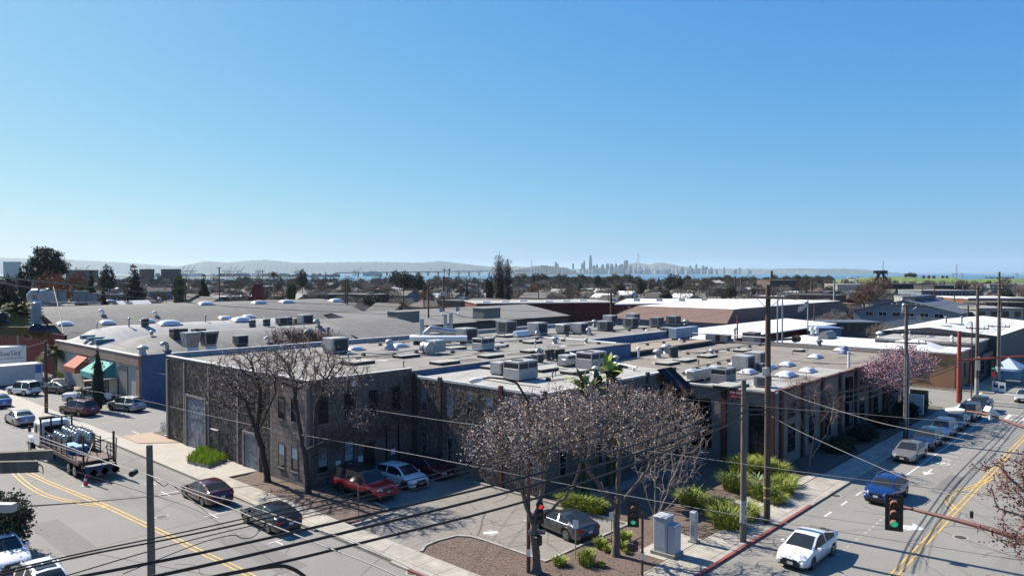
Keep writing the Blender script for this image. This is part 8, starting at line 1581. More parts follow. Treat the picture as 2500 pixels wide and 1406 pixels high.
for i,(k_,w_,d_,h,rh,wm,rm)in enumerate((('gable',12,9,3.2,2.4,0,0),('hip',12,10,3.1,2.2,5,1),('gable',10,8,3.4,2.2,1,2),('gable',11,8,3.3,2.0,2,3),('hip',11,9,3.2,2.0,3,4),('gable',14,8,5.2,2.0,4,0),('flat',16,12,4.5,0,2,5),('flat',20,13,4.2,0,0,3),('hip',13,9,3.0,2.1,2,2),('flat',24,12,5.5,0,3,0),('gable',12,10,3.0,2.6,5,5))):
 HP.append((house(k_,w_,d_,h,rh,wc[wm],rcl[rm],i),WN[wm],RN[rm],{'gable':'gabled house','hip':'hipped house','flat':'flat-topped building'}[k_],h+rh))
for hp in HP[:0]:pass
spec=[(1,8,0,190,'at the left edge behind the roof machinery'),(0,520,2,235,'with white porch posts behind the cone-shaped conifer'),(10,690,4,215,'just beyond the red chimney tower'),(8,860,1,260,'with a row of dormers behind the vault end'),(0,950,1,240,'behind the twin far poles'),(4,860,1,170,'left of the red-roofed annex'),(4,925,2,168,'with tilted red roof plane before the grey gable'),(3,1180,1,215,'below the bare poplars'),(5,1330,1,330,'left of centre below the tree belt'),(3,1340,1,420,'in front of the tree belt'),(2,1290,1,280,'behind the dark red building'),(1,1400,1,270,'behind the dark red building, right'),(0,1350,1,255,'with grey slopes by the far pole'),(3,1475,1,380,'with bright roof among bare trees'),(3,1530,1,440,'with bright roof beside the dark rounded tree'),(7,1455,1,560,'long and bright below the dark belt'),(3,1600,1,400,'with bright roof right of the dark tree'),(3,1670,1,380,'with bright gable right of centre'),(2,1700,1,300,'dark among bare trees right of centre'),(4,1850,1,330,'with tiled roof near the tall pole'),(9,1760,1,520,'long and dull below the steam plume'),(2,1830,1,290,'dark and low left of the tall pole'),(6,1940,1,430,'behind the tall brown pole'),(9,2010,1,420,'left of the white arched frame'),(7,2085,1,470,'under the white arched frame')]
def hplace(i,px,D,label,sc=1.0,rz=None):
 pr,wn_,rn,kn,h=HP[i];return place(pr,px,D,label,sc,rz if rz is not None else random.choice((0,math.pi/2))+R(random.uniform(-4,4)))
n_h=0
for(i,px,_,D,wh)in spec:hplace(i,px,D,'%s %s %s %s'%(HP[i][1],HP[i][2],HP[i][3],wh))
bands=[(232,300,22,12),(300,420,34,22),(420,600,40,34),(600,900,40,46),(900,1250,30,50)]
zone=lambda px:'left of the conifer' if px<480 else 'left of the twin palms' if px<1080 else 'left of the tallest tower' if px<1440 else 'right below the skyline' if px<1900 else 'towards the green hill'
zd=('behind the warehouses','a few rows back','mid-town','far back','at the town edge')
def footprint_ok(px,D):
 if 930<px<1480 and D<150:return False
 return not(1560<px<2060 and D<200)
for bi,(D0,D1,nh,nt)in enumerate(bands):
 for k in range(nh):
  px=-60+2620*(k+random.uniform(.1,.9))/nh;D=random.uniform(D0,D1)
  if px>2050 and D>1000:continue
  if not footprint_ok(px,D):continue
  i=random.choice((0,1,2,2,4,5,8,9,10,0,1,8)if random.random()<.8 else(3,6,7,3))
  pr,wn_,rn,kn,h=HP[i];lb='%s %s %s %s, %s'%(wn_,rn,kn,zd[bi],zone(px));hplace(i,px,D,lb)['group']=lb
 for k in range(nt*2):
  px=-60+2620*(k+random.uniform(0,1))/(nt*2);D=random.uniform(D0,D1)
  if px>2050 and D>1000:continue
  if px>1960 and D<300 and random.random()<.6:continue
  if random.random()<(.8 if bi<3 else .5):
   q=random.randrange(4);lb=('%s bare tree %s, %s'%(('brown','pale grey','reddish','dull brown')[q],zd[bi],zone(px)));place(BARE[q],px,D,lb,random.uniform(.6,.95)*(1+.12*bi),group=lb)
  else:
   q=random.choice((0,2,3,2,1));lb=('%s %s, %s'%(('dark rounded evergreen','dark conifer','broad green tree','small olive tree')[q],zd[bi],zone(px)));place(EV[q],px,D,lb,random.uniform(.55,.95)*(1+.1*bi),group=lb)
p=polar(630,175);t=thing('chimney_tower','stepped red brick chimney block rising beyond the vault','chimney',p);k=175/1800;bk=mat('chimney_red',(.17,.04,.035),.85,var=.2,scale=.6);zt=ztop(693,175)
mb=MB();mb.obox((0,0,0),2.3,2.0,zt-.6,bk,YAW-math.pi/2);mb.obox((0,0,zt-.6),1.7,1.5,.6,bk,YAW-math.pi/2);mb.build('stack',t);mb=MB();mb.obox((-1.0,.9,0),1.2,1.4,zt-3,bk,YAW-math.pi/2);mb.build('step',t)
t=thing('duct_bank','curved pale blue ducts and grey units on the left of the grey vault','ductwork',at(150,745,9.5));D=t.location[0]*math.cos(YAW)+t.location[1]*math.sin(YAW);O=Vector(t.location)
def L_(px,py,d=0):return Vector(atd(px,py,D+d))-O
for px in(88,112):mb=MB();P=[L_(px-10,733),L_(px-12,722),L_(px-4,714),L_(px+8,713)];mb.tube([tuple(p)for p in P],[.7,.8,.8,.7],galv,12);mb.build('elbow',t)
for px in(85,107):mb=MB();mb.tube([tuple(L_(px-10,733)),tuple(L_(px+6,742)),tuple(L_(px+16,752)),tuple(L_(px+18,760))],[.6,.6,.6,.55],whitep,12);mb.build('duct',t)
for px,w_ in((120,2.8),(152,1.7),(188,1.4),(206,1.9),(226,1.9)):mb=MB();q=L_(px,737);mb.obox((q.x,q.y,q.z),w_*(.7 if px<130 else .5),1.2,(1.9 if px<130 else 1.1+.5*(px%3)),galv if px<130 else hvg,YAW-math.pi/2);mb.build('unit',t)
mb=MB();a,b=L_(80,738),L_(240,741);d=b-a;mb.obox(((a.x+b.x)/2,(a.y+b.y)/2,a.z-.3),d.length,2.2,.3,hvg,math.atan2(d.y,d.x));mb.build('platform',t)
mb=MB()
for px in(70,125,185,240):q=L_(px,742);mb.tube([(q.x,q.y,-3),(q.x,q.y,0)],.12,blkm,5)
mb.build('leg',t)
def shed(label,px0,px1,D,pyt,pyb,wm,rm,depth=18,name='shed',wins=0,h=None):
 a,b=Vector(polar(px0,D)),Vector(polar(px1,D));a.z=b.z=0;g=gz(a.x,a.y);d=(b-a);L=d.length;d.normalize();n=Vector((-d.y,d.x,0));n=n if n.dot(_f)>0 else-n;zt=ztop(pyt,D);t=thing(name,label,'building',(a.x,a.y,g))
 q=[a,b,b+n*depth,a+n*depth];mb=MB();mb.prism([(v.x,v.y)for v in q],g-.5,zt-.4,wm);mb.build('wall',t,True);q2=[a-n*.4-d*.4,b-n*.4+d*.4,b+n*(depth+.4),a+n*(depth+.4)];mb=MB();mb.prism([(v.x,v.y)for v in q2],zt-.39,zt,rm);mb.build('roof',t,True)
 for i in range(wins):
  c_=a+d*L*(i+.5)/wins-n*.06;mb=MB();hh=min(1.5,(zt-g)*.35);mb.obox((c_.x,c_.y,zt-.9-hh),L/wins*.5,.06,hh,glassb,math.atan2(d.y,d.x));mb.build('window',t,True)
 return t
brick=mat('brick_red',(.27,.11,.07),.9,var=.25,scale=.4);dkb=mat('dark_shed_wall',(.06,.06,.065),.85,var=.2,scale=.3);pal=mat('pale_shed_wall',(.4,.4,.38),.85,var=.1,scale=.3);bwn=mat('shed_brown',(.12,.085,.07),.9,var=.2,scale=.3)
shed('long low red brick wall building left of the blue-grey hall',1975,2090,225,741,765,brick,brick,14);shed('dark industrial hall beneath the conveyor tower',2160,2270,430,693,720,dkb,dkb,30,wins=0);shed('pale long shed with a row of square windows at right',2250,2380,330,709,727,wc[4],rcl[5],20,wins=13);shed('pale shed with wide dark door at right',2240,2370,265,725,755,pal,rcl[5],16,wins=1)
shed('brick shed at the right edge behind the poles',2365,2520,250,727,745,brick,rcl[3],18);shed('dark storefront with red lettered band at the right edge',2410,2520,225,738,760,dkb,rcl[0],12);shed('grey roofed shed far right',2385,2500,190,752,775,pal,rcl[5],14,wins=4);shed('dark brown factory block right of the tall pole',1880,1960,560,684,705,bwn,rcl[1],30);shed('broken dark roof shed before the green hill',2280,2360,400,697,715,dkb,dkb,20)
shed('blue framed shed before the water at right',2420,2480,620,694,706,wc[4],rcl[5],20);shed('low beige building left of the conveyor tower',2045,2130,480,694,707,rcl[5],pal,20);shed('pale office block far left against the haze',8,47,2900,639,665,pal,pal,10,'office_block',6);shed('second pale tower far left against the haze',66,80,3000,634,662,pal,pal,10,'office_block',3)
shed('long dark block below the port cranes',160,235,1500,659,672,dkb,dkb,8,'block',8);shed('dark flat block under the crane cluster',393,437,1300,657,672,dkb,dkb,8,'block',5);shed('dark block left of the crane cluster',340,372,1400,657,670,bwn,dkb,8,'block',4)
shed('blue shed with box roof on the left of the dark court',1992,2055,150,800,822,mat('shed_blue',(.16,.24,.4),.7),MATS['shed_blue'],6);shed('grey bungalow with red door before the blue-grey hall',2020,2150,165,786,812,rcl[0],bgr,8,'bungalow',7)
t=thing('arched_frame','white arched lattice frame before the green hill','arch',polar(2075,900));D=900;O=Vector(t.location)
for dd in(0,14):
 P=[Vector(atd(px,py,D+dd))-O for px,py in((2057,694),(2062,685),(2070,679),(2078,677),(2086,680),(2093,686),(2097,694))];mb=MB();mb.tube([tuple(p)for p in P],.9,whitep,5);mb.build('arch',t)
for px,py in((2060,690),(2063,685),(2070,679.5),(2079,678)):mb=MB();a=Vector(atd(px,py,D))-O;b=Vector(atd(4154-px,py,D))-O;mb.tube([tuple(a),tuple(b)],.6,whitep,4);mb.build('rung',t)
t=thing('conveyor_tower','dark industrial conveyor tower with antenna rising before the green hill','tower',polar(2150,420));D=420;O=Vector(t.location);T3=lambda px,py,d=0:tuple(Vector(atd(px,py,D+d))-O)
mb=MB();mb.tube([T3(2120,712),T3(2150,662)],.9,bwn,5);mb.tube([T3(2178,700),T3(2152,664)],.7,bwn,5)
for a in((2143,700,2146,665),(2158,700,2156,665),(2143,690,2158,672),(2158,690,2144,672),(2138,704,2160,690)):mb.tube([T3(a[0],a[1]),T3(a[2],a[3])],.35,bwn,4)
mb.build('frame',t);mb=MB()
for a in((2150,669,3.5,2),(2143,667,2,1.5),(2156,668,2.5,1.8)):q=T3(a[0],a[1]);mb.obox(q,a[2],4,a[3],dkb)
mb.tube([T3(2133,664),T3(2166,664)],.25,bwn,4);mb.tube([T3(2133,664),T3(2133,670)],.25,bwn,4);mb.tube([T3(2166,664),T3(2166,672)],.25,bwn,4);mb.build('head',t);mb=MB();mb.tube([T3(2156,664),T3(2156,637)],.16,bwn,4);mb.build('antenna',t)
for px,D,pt,r_,lb in((1884,620,661,1.1,'dark blue chimney left of the tall brown pole'),(1795,640,674,.8,'dark chimney in the steam area, left'),(1810,650,680,.8,'reddish chimney in the steam area, right'),(2037,330,685,.45,'pale concrete stack before the green hill'),(1982,520,686,.9,'brick stack left of the green hill')):
 p=polar(px,D);mb=MB();mb.cyl((0,0,0),r_,ztop(pt,D)-p[2],{0:bwn,1:dkb,2:pal}[0 if 'red' in lb or 'brick' in lb else 2 if 'pale' in lb else 1],10,r_*.85);mb.top('chimney',lb,'chimney',p)
st=MB();rng=random.Random(3)
sm=bpy.data.materials.new('steam');sm.use_nodes=True;nt=sm.node_tree;nt.nodes.remove(nt.nodes['Principled BSDF']);vp=nt.nodes.new('ShaderNodeVolumePrincipled');vp.inputs['Density'].default_value=.25;vp.inputs['Color'].default_value=(.95,.95,.95,1);nt.links.new(vp.outputs[0],nt.nodes['Material Output'].inputs['Volume'])
p=Vector(polar(1755,600))
st.grid(lambda u,v:(_r.x*(u-.5)*12+_f.x*2.0*math.sin(2*math.pi*v)*math.sin(math.pi*u),_r.y*(u-.5)*12+_f.y*2.0*math.sin(2*math.pi*v)*math.sin(math.pi*u),1.7*(1-u*.5)*math.cos(2*math.pi*v)*math.sin(math.pi*min(1,u+.02))-u*1.2+.3*math.sin(u*15)),14,10,sm);so_=st.top('steam','white steam plume drifting over a roof right of centre','steam',(p.x,p.y,ztop(686,600)));so_['kind']='stuff'
PG='distant utility poles'
def farpole(px,pt,pb,D,lb,arm=True,tr=False,r=.16):
 p=polar(px,D);t=thing('utility_pole',lb,'utility pole',p,0,PG);zt=ztop(pt,D)-p[2];mb=MB();mb.tube([(0,0,0),(0,0,zt)],[r*1.2,r],woodp,6);mb.build('post',t)
 if arm:
  a=random.choice((R(5),R(95)));c,s=math.cos(a),math.sin(a)
  for dz_ in(.4,1.3)if tr else(.4,):mb=MB();mb.obox((0,0,zt-dz_),2.6,.14,.14,woodp,a);mb.build('crossarm',t)
 if tr:
  for s_ in(-.6,0,.6):mb=MB();mb.cyl((s_*c-.2,s_*s-.2,zt-4.2),.28,.9,hvt,8);mb.build('transformer',t)
fp=[(535,652,205,'at the vault end with curved lamp arm'),(452,684,190,'left of the conifer'),(641,660,330,'left of the palm'),(708,672,420,'right of the palm'),(757,682,360,'above the vault end'),(795,665,430,'left of the bay'),(843,683,175,'left of the close twin poles'),(848,683,176,'right of the close twin poles'),(874,667,420,'over the dormered house'),(930,672,400,'before the big pines'),(975,672,380,'beneath the big pines'),(985,690,240,'before the grey gable'),(1035,690,250,'near the transformer pole'),(1046,695,150,'right of the grey housing'),(1092,676,320,'below the twin palms'),(1167,681,310,'left of the bare poplars'),(1267,668,320,'right of the bare poplars'),(1343,674,420,'below the left of the skyline'),(1397,698,260,'left below the tallest tower'),(1315,705,230,'behind the dark red building'),(1485,678,330,'below the tallest tower'),(1500,688,330,'right below the tallest tower'),(1545,690,300,'before the rounded dark tree'),(1662,698,260,'over the white roofs'),(1750,690,330,'by the steam plume'),(1770,680,430,'right of the steam plume'),(1840,672,420,'left of the tall brown pole'),(1945,690,300,'right of the tall brown pole'),(1989,742,170,'beside the flag pole'),(2095,675,420,'right of the arched frame'),(2253,690,270,'left of the long windowed shed'),(2282,690,320,'over the broken dark roof'),(2331,720,230,'before the long windowed shed'),(2365,745,170,'between the right-hand sheds'),(2418,685,330,'before the green hill right'),(2446,735,170,'among the sheds at the right edge'),(2480,690,300,'furthest right before the green hill')]
for px,pt,D,lb in fp:farpole(px,pt,0,D,'distant wooden utility pole '+lb)
farpole(1083,675,0,160,'distant pole carrying three transformers behind the satellite dishes',True,True,.2);farpole(1492,710,0,125,'pole with pale transformer in front of the dark red building',True,False,.2)
rng=random.Random(12);gb='dark pines of the shoreline belt'
for k in range(46):
 px=1262+k*6.6+rng.uniform(-4,4);D=rng.uniform(1050,1250)
 if px>1560:continue
 s=rng.uniform(1.3,2.0);place(EV[rng.choice((0,0,2))],px,D,'dark pine in the shoreline belt, '+('below the leftmost towers' if px<1340 else 'left of the tallest tower' if px<1430 else 'below the central towers' if px<1500 else 'below the pale pyramid'),(s*1.1,s*1.1,s),group=gb)
gb2='dark bushes along the far right shore'
for k in range(46):
 px=(rng.uniform(1660,2040)if k<34 else rng.uniform(1940,2040));place(EV[rng.choice((0,2))],px,rng.uniform(1150,1350),'dark shoreline bush right of the skyline',rng.uniform(1.2,2.0),group=gb2)
for px,lb,s in((2212,'left of the small grove on the green hill',1.25),(2222,'centre left of the small grove on the green hill',1.6),(2232,'centre right of the small grove on the green hill',1.5),(2255,'left of the low grove on the green hill',1.0),(2268,'middle of the low grove on the green hill',1.1),(2280,'right of the low grove on the green hill',1.0),(2302,'single round tree right on the green hill',.9),(2312,'last tree of the low grove on the green hill',.9),(2437,'tiny tree on the green hill far right',.7)):
 p=polar(px,1680);q=copy_tree(EV[0],(p[0],p[1],ztop(interp(GH,px)+3.5,1680)),px,'dark tree, '+lb,None,s)
gb3='trees along the left shore'
for k in range(40):px=rng.uniform(-40,1230);place(EV[rng.choice((0,2,3))]if rng.random()<.6 else BARE[rng.randrange(4)],px,rng.uniform(1150,1500),'small shoreline tree in front of the bay on the left',rng.uniform(1.1,1.7),group=gb3)
brushm=layered('brush',(.15,.125,.09),[(.05,.4,.6,(.1,.105,.055),.8,'n'),(.3,.5,.65,(.2,.16,.12),.6,'n')],.95)
mb=MB();rng2=random.Random(2)
for _ in range(5200):
 px=rng2.uniform(1240,1700)if rng2.random()<.6 else rng2.uniform(-60,2550);D=rng2.uniform(750,1250)
 if px>2000 and D>1100:continue
 p=polar(px,D);s=rng2.uniform(1.2,3.2);a=rng2.uniform(0,6.3)
 mb.add([(p[0]+s*math.cos(a+k*2.1)*rng2.uniform(.7,1.3),p[1]+s*math.sin(a+k*2.1),p[2]-.2)for k in range(3)]+[(p[0],p[1],p[2]+s*rng2.uniform(.7,1.2))],[(0,1,3),(1,2,3),(2,0,3)],rng2.choice((brushm,brushm,gm1,gm2)))
mb.struct('brush','stuff','brushy brown and green scrub on the flats before the bay','brush')
mb=MB();rng2=random.Random(9);bt=mat('far_brown_twigs',(.12,.088,.07),.95,var=.3,scale=.05);bt2=mat('far_grey_twigs',(.17,.14,.12),.95,var=.3,scale=.05)
for k in range(2300):
 px=rng2.uniform(-80,2580);D=300+1150*rng2.random()**.75
 if px>2030 and D>900 or(px>1900 and D<450 and rng2.random()<.5):continue
 p=polar(px,D);h=rng2.uniform(4,8)*(1+max(0,D-450)/750*rng2.uniform(.2,1));r_=h*rng2.uniform(.4,.65);m=rng2.choice((bt,bt,bt2,bt,gm1,gd2));sz=.5+D*.0011
 for _ in range(38):
  q=Vector((rng2.gauss(0,.45),rng2.gauss(0,.45),rng2.gauss(0,.4)));c=Vector((p[0]+q.x*r_,p[1]+q.y*r_,p[2]+h*.55+q.z*h*.45));a=rng2.uniform(0,6.3);dx,dy,dz_=math.cos(a)*sz,math.sin(a)*sz,rng2.uniform(-.2,1)*sz
  mb.add([(c.x-dx,c.y-dy,c.z-dz_*.5),(c.x+dx*.3,c.y+dy*.3,c.z-sz*.18),(c.x+dx,c.y+dy,c.z+dz_)],[(0,1,2)],m)
mb.struct('woodland','stuff','massed bare brown tree crowns filling the town towards the bay','trees')
cr_m=mat('crane_grey',(.16,.2,.25),.6)
def crane(px,D,lb,up=True,h=60):
 p=polar(px,D);t=thing('port_crane',lb,'crane',(p[0],p[1],-8),YAW-math.pi/2+(R(25)if up else R(80)),'gantry cranes of the port');k=h/60;mb=MB()
 for x in(-12,12):
  for y in(-8,8):mb.tube([(x*k,y*k,0),(x*k,y*k,42*k)],1.9*k,cr_m,4)
  mb.tube([(x*k,-8*k,40*k),(x*k,8*k,40*k)],1.5*k,cr_m,4);mb.tube([(x*k,-8*k,18*k),(x*k,8*k,18*k)],1.5*k,cr_m,4)
 mb.tube([(-12*k,0,18*k),(12*k,0,18*k)],1.5*k,cr_m,4);mb.tube([(-12*k,8*k,18*k),(12*k,8*k,40*k)],1.2*k,cr_m,4);mb.tube([(12*k,-8*k,18*k),(-12*k,-8*k,40*k)],1.2*k,cr_m,4);mb.build('frame',t)
 mb=MB();mb.tube([(-30*k,0,42*k),(12*k,0,42*k)],2.3*k,cr_m,4);e=(12+45*math.cos(R(55)),42+45*math.sin(R(55)))if up else(62,43);mb.tube([(12*k,0,42*k),(e[0]*k,0,e[1]*k)],2.1*k,cr_m,4);mb.tube([(0,0,42*k),(0,0,62*k),(e[0]*.7*k,0,(42+(e[1]-42)*.7)*k)],1.1*k,cr_m,4);mb.tube([(0,0,62*k),(-28*k,0,42*k)],1.0*k,cr_m,4);mb.build('boom',t)
for px,D,lb,up in((158,3900,'gantry crane right beside the eucalyptus, hazy',True),(202,4000,'gantry crane standing alone left of the cypress',True),(427,4600,'first gantry crane of the left cluster, boom down',False),(437,4400,'gantry crane of the left cluster with raised boom, first',True),(449,4400,'gantry crane of the left cluster with raised boom, second',True),(462,4400,'gantry crane of the left cluster with raised boom, third',True),(470,4600,'last gantry crane of the left cluster, boom down',False),(553,4700,'gantry crane with raised boom left in the middle cluster',True),(566,4700,'gantry crane with raised boom second in the middle cluster',True),(584,4600,'gantry crane with the highest boom in the middle cluster',True),(628,4700,'white gantry crane, left of the bright pair',False),(636,4700,'white gantry crane, right of the bright pair',False),(722,4700,'hazy gantry crane near the lone dark tree, left',False),(733,4700,'hazy gantry crane near the lone dark tree, right',False),(864,5000,'gantry crane before the long hill, left',False),(872,4900,'gantry crane before the long hill with raised boom',True),(357,4200,'small gantry crane left of the dark flat block',False),(365,4300,'second small gantry crane left of the dark flat block',False)):
 crane(px,D,lb,up,52 if px<700 else 50)
rng=random.Random(31)
for k in range(70):
 px=rng.uniform(380,830);D=rng.uniform(3600,5200);w_=rng.uniform(20,90);p=polar(px,D);mb=MB();m=rng.choice((whitep,pal,wc[4],bwn));mb.obox((0,0,0),w_,25,rng.uniform(8,20),m,YAW-math.pi/2);mb.obox((w_*.1,0,0),w_*.3,20,rng.uniform(16,24),m,YAW-math.pi/2);mb.top('port_shed','low '+('long ' if w_>55 else 'short ')+('pale' if m in(whitep,pal)else 'dark')+' port building '+('below the first cranes' if px<480 else 'below the middle cranes' if px<600 else 'around the bright crane pair' if px<700 else 'before the long hill'),'building',(p[0],p[1],-8),0,'port buildings')
p=polar(910,5200);mb=MB();mb.obox((0,0,0),130,50,30,mat('ship_grey',(.4,.42,.44),.6),YAW-math.pi/2);mb.obox((10,8,30),60,30,8,pal,YAW-math.pi/2);mb.top('port_hall','large pale grey box hall right of the hill cranes','building',(p[0],p[1],-8))
BD=6200;brm=mat('bridge_concrete',(.3,.31,.32),.8)
t=thing('bay_bridge','long pale viaduct bridge crossing the bay on paired piers','bridge',polar(1000,BD));O=Vector(t.location);mb=MB();P=[Vector(atd(px,py,BD+(px-1000)*3))-O for px,py in((820,665),(900,664),(980,663.2),(1040,662.3),(1100,661.6),(1160,661.2),(1215,661),(1300,659))]
for a,b in zip(P,P[1:]):d=b-a;n=Vector((-d.y,d.x,0)).normalized()*14;mb.add([tuple(a-n),tuple(b-n),tuple(b+n),tuple(a+n),tuple(a-n-Vector((0,0,9))),tuple(b-n-Vector((0,0,9))),tuple(b+n-Vector((0,0,9))),tuple(a+n-Vector((0,0,9)))],[(0,1,2,3),(7,6,5,4),(0,4,5,1),(1,5,6,2),(2,6,7,3),(3,7,4,0)],brm)
mb.build('deck',t)
for k in range(12):
 px=945+k*25;q=Vector(atd(px,664,BD+(px-1000)*3))-O;mb=MB()
 mb.obox((q.x,q.y,-8-O.z),14,16,max(8,q.z-6+8+O.z),brm,YAW-math.pi/2);mb.obox((q.x,q.y,q.z-8),34,20,5,brm,YAW-math.pi/2);mb.build('pier',t)
p=atd(1297,668,9000);t=thing('bridge_tower','single white cable-stay tower left of the skyline','tower',(p[0],p[1],-8));zt=ztop(635,9000)+8;mb=MB();mb.tube([(0,0,0),(0,0,zt)],[9,3.5],whitep,6);mb.build('shaft',t)
for s in(-1,1):
 mb=MB();e=Vector((_r.x,_r.y,0))*s*150
 for k in(.35,.6,.8,1):mb.tube([(0,0,zt*(.6+.4*k)),(e.x*k,e.y*k,50)],.8,whitep,3)
 mb.build('cable',t)
SD=13800;kx=SD/1800;skm=[mat('tower_'+n,c,.5,var=.15,scale=.02)for n,c in(('blue',(.06,.1,.16)),('grey',(.1,.13,.17)),('pale',(.3,.32,.34)),('dark',(.03,.04,.06)))]
def tower(px,pt,w_,m,lb,kind='box',D=SD):
 p=polar(px,D);z0=-8;H_=ztop(pt,D)-z0;W_=w_*D/1800;a=YAW-math.pi/2+R(28);t=thing('skyscraper',lb,'skyscraper',(p[0],p[1],z0),a);mb=MB()
 if kind=='box':mb.bbox(-W_*.38,W_*.38,-W_*.36,W_*.36,0,H_*.95,m,3);mb.box(-W_*.2,W_*.2,-W_*.2,W_*.2,H_*.95+.01,H_,m)
 elif kind=='taper':mb.lathe((0,0,0),[(W_*.5,0),(W_*.5,H_*.35),(W_*.47,H_*.65),(W_*.36,H_*.9),(W_*.27,H_*.975),(W_*.2,H_)],m,14)
 elif kind=='pyramid':mb.lathe((0,0,0),[(W_*.75,0),(W_*.38,H_*.5),(W_*.14,H_*.8),(1,H_)],m,4)
 elif kind=='block':mb.bbox(-W_*.42,W_*.42,-W_*.4,W_*.4,0,H_*.93,m,4);mb.box(-W_*.34,W_*.34,-W_*.3,W_*.3,H_*.93+.01,H_,m)
 mb.build('shaft',t)
 mb=MB()
 for k in range(6):z=H_*(.15+.13*k);mb.box(-W_*.385,W_*.385,-W_*.366,W_*.366,z,z+6,skm[3])if kind=='box' else None
 if mb.v:mb.build('window_band',t)
sk=[(1357,639,6,0,'box','narrow tower at the left end of the skyline'),(1362,644,5,1,'box','shorter tower touching the leftmost narrow one'),(1399,642.5,5,0,'box','lone mid-height tower between the left end and the centre'),(1421,643,6,1,'box','shorter tower left of the twin before the tallest'),(1426,637,5.5,0,'box','slim tower just left of the tallest skyscraper'),(1441.7,623,8.5,0,'taper','tallest skyscraper with rounded tapering top'),(1450,648,7,1,'box','tower hugging the right of the tallest skyscraper'),(1457,645,6,1,'box','second tower right of the tallest skyscraper'),(1471,645,8,1,'box','broad grey tower left of the central group'),(1483,643,8,0,'box','central broad tower of the skyline'),(1493,644,8,1,'box','tower right of the central broad one'),(1504,643,6,0,'box','slender tower in the central group'),(1512,648,6,1,'box','low tower behind the central group'),(1517,644,8,0,'box','broad tower left of the dark block'),(1528,635,10,3,'block','big dark flat-topped skyscraper'),(1540,647,7,2,'box','pale tower right of the dark skyscraper'),(1553,633,6,2,'pyramid','slender pale pyramid tower'),(1562,650,6,2,'box','low pale tower right of the pyramid'),(1685,648,6,0,'box','blocky tower on the right ridge, left one'),(1700,645,5.5,1,'box','tallest tower on the right ridge'),(1716,648,6,1,'box','blocky tower on the right ridge, right one'),(1724,651,8,2,'box','pale low tower right on the ridge'),(1666,650,4,1,'box','small tower left on the right ridge'),(1768,652,4,1,'box','small tower in the right tail of the skyline'),(1805,653,6,2,'box','last small tower of the skyline tail'),(1736,652,5,2,'box','low tower right of the ridge cluster')]
for px,pt,w_,mi_,kd,lb in sk:tower(px,pt,w_,skm[mi_],lb,kd)
rng=random.Random(17);base=None
for k in range(110):
 px=rng.triangular(1340,1860,1500);pt=rng.uniform(655,662);w_=rng.uniform(4,12);D=rng.uniform(12800,15000);p=polar(px,D);W_=w_*D/1800;m=rng.choice((skm[0],skm[1],skm[2],skm[2]));mb=MB();H_=ztop(pt,D)+8;mb.bbox(-W_*.4,W_*.4,-W_*.3,W_*.3,0,H_,m,3);mb.box(-W_*.15,W_*.15,-W_*.15,W_*.15,H_+.01,H_+8,m);mb.top('city_block','low hazy building in the mass of the city below the towers','building',(p[0],p[1],-8),rng.uniform(0,1.5),'low city buildings')
D=15800;p=polar(1558.7,D);t=thing('antenna_tower','three-pronged lattice antenna tower on the ridge above the skyline','tower',(p[0],p[1],ztop(643,D)));H_=ztop(617,D)-ztop(643,D);mb=MB()
for a in(0,2.1,4.2):c,s=math.cos(a),math.sin(a);mb.tube([(20*c,20*s,0),(9*c,9*s,H_*.55),(17*c,17*s,H_*.75),(17*c,17*s,H_)],[4,3.2,3.2,2],skm[1],4)
for z in(.3,.55,.75):r_={.3:15,.55:9,.75:17}[z];mb.lathe((0,0,H_*z),[(r_,0),(r_,6)],skm[1],6,False)
mb.build('mast',t)
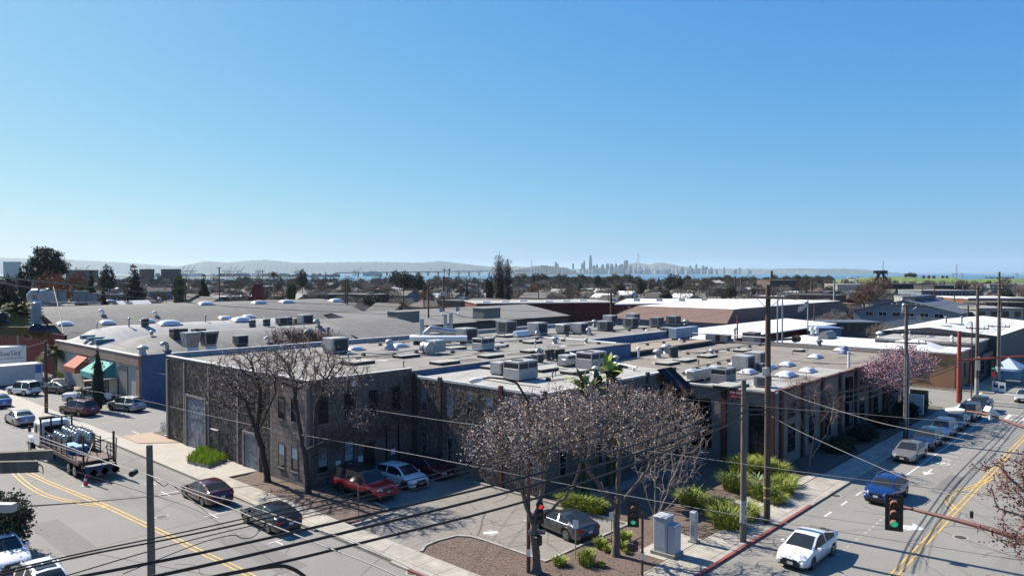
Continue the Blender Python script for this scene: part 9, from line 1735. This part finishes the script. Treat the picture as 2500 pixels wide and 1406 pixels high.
for k,px in enumerate((1325,1332,1337,1343)):
 p=polar(px,9600);mb=MB();mb.tube([(0,0,20),(0,0,ztop((645,646,646,647)[k],9600))],5,dkb,5);mb.tube([(-25,0,95),(25,0,95)],2.5,dkb,4);mb.top('mast',('dark mast on the island, first of four','dark mast on the island, second of four','dark mast on the island, third of four','dark mast on the island, last of four')[k],'mast',(p[0],p[1],-8),YAW-math.pi/2)
D=19500;gm=mat('suspension_red',(.3,.1,.07),.7);p=polar(2335,D);t=thing('suspension_bridge','hazy suspension bridge tower and deck at the far right horizon','bridge',(p[0],p[1],-8));O=Vector(t.location);zt=ztop(646.5,D)+8;mb=MB();e=Vector((_r.x,_r.y,0))
for s in(-1,1):mb.obox((e.x*s*13,e.y*s*13,0),13,14,zt,gm,YAW-math.pi/2)
for z in(.35,.55,.75,.95):mb.obox((0,0,zt*z),30,10,12,gm,YAW-math.pi/2)
mb.build('tower',t);mb=MB();P=[Vector(atd(px,666.3 if px>2335 else 667.2,D))-O for px in(2205,2335,2520,2600)];mb.tube([tuple(q)for q in P],5.5,gm,4);mb.build('deck',t)
mb=MB();P=[Vector(atd(px,py,D))-O for px,py in((2270,664),(2300,656),(2320,650),(2335,647),(2352,651),(2380,658),(2420,663),(2460,664.5))];mb.tube([tuple(q)for q in P],2.2,gm,4);mb.build('cable',t)
for i,px in enumerate((2327,2335.5,2350,2483)):
 D=1900;p=polar(px,D);t=thing('light_mast',('tall floodlight mast at the water, first from left','tall floodlight mast at the water, second','tall floodlight mast at the water, third','tall floodlight mast at the right edge')[i],'light mast',p);z=ztop(669,D)-p[2];mb=MB();mb.tube([(0,0,0),(0,0,z)],.4,dkb,4);mb.obox((0,0,z),9,.6,.9,dkb,YAW-math.pi/2);mb.build('post',t)
hz=bpy.data.materials.new('haze_air');hz.use_nodes=True;nt=hz.node_tree;nt.nodes.remove(nt.nodes['Principled BSDF']);vp=nt.nodes.new('ShaderNodeVolumePrincipled')
vp.inputs['Density'].default_value=HAZE;vp.inputs['Color'].default_value=(.68,.85,.96,1);vp.inputs['Anisotropy'].default_value=.2;nt.links.new(vp.outputs[0],nt.nodes['Material Output'].inputs['Volume'])
mb=MB();mb.box(-9400,33000,-9400,33000,-11.5,470,hz);mb.struct('haze','stuff','thin blue haze over the bay','haze')
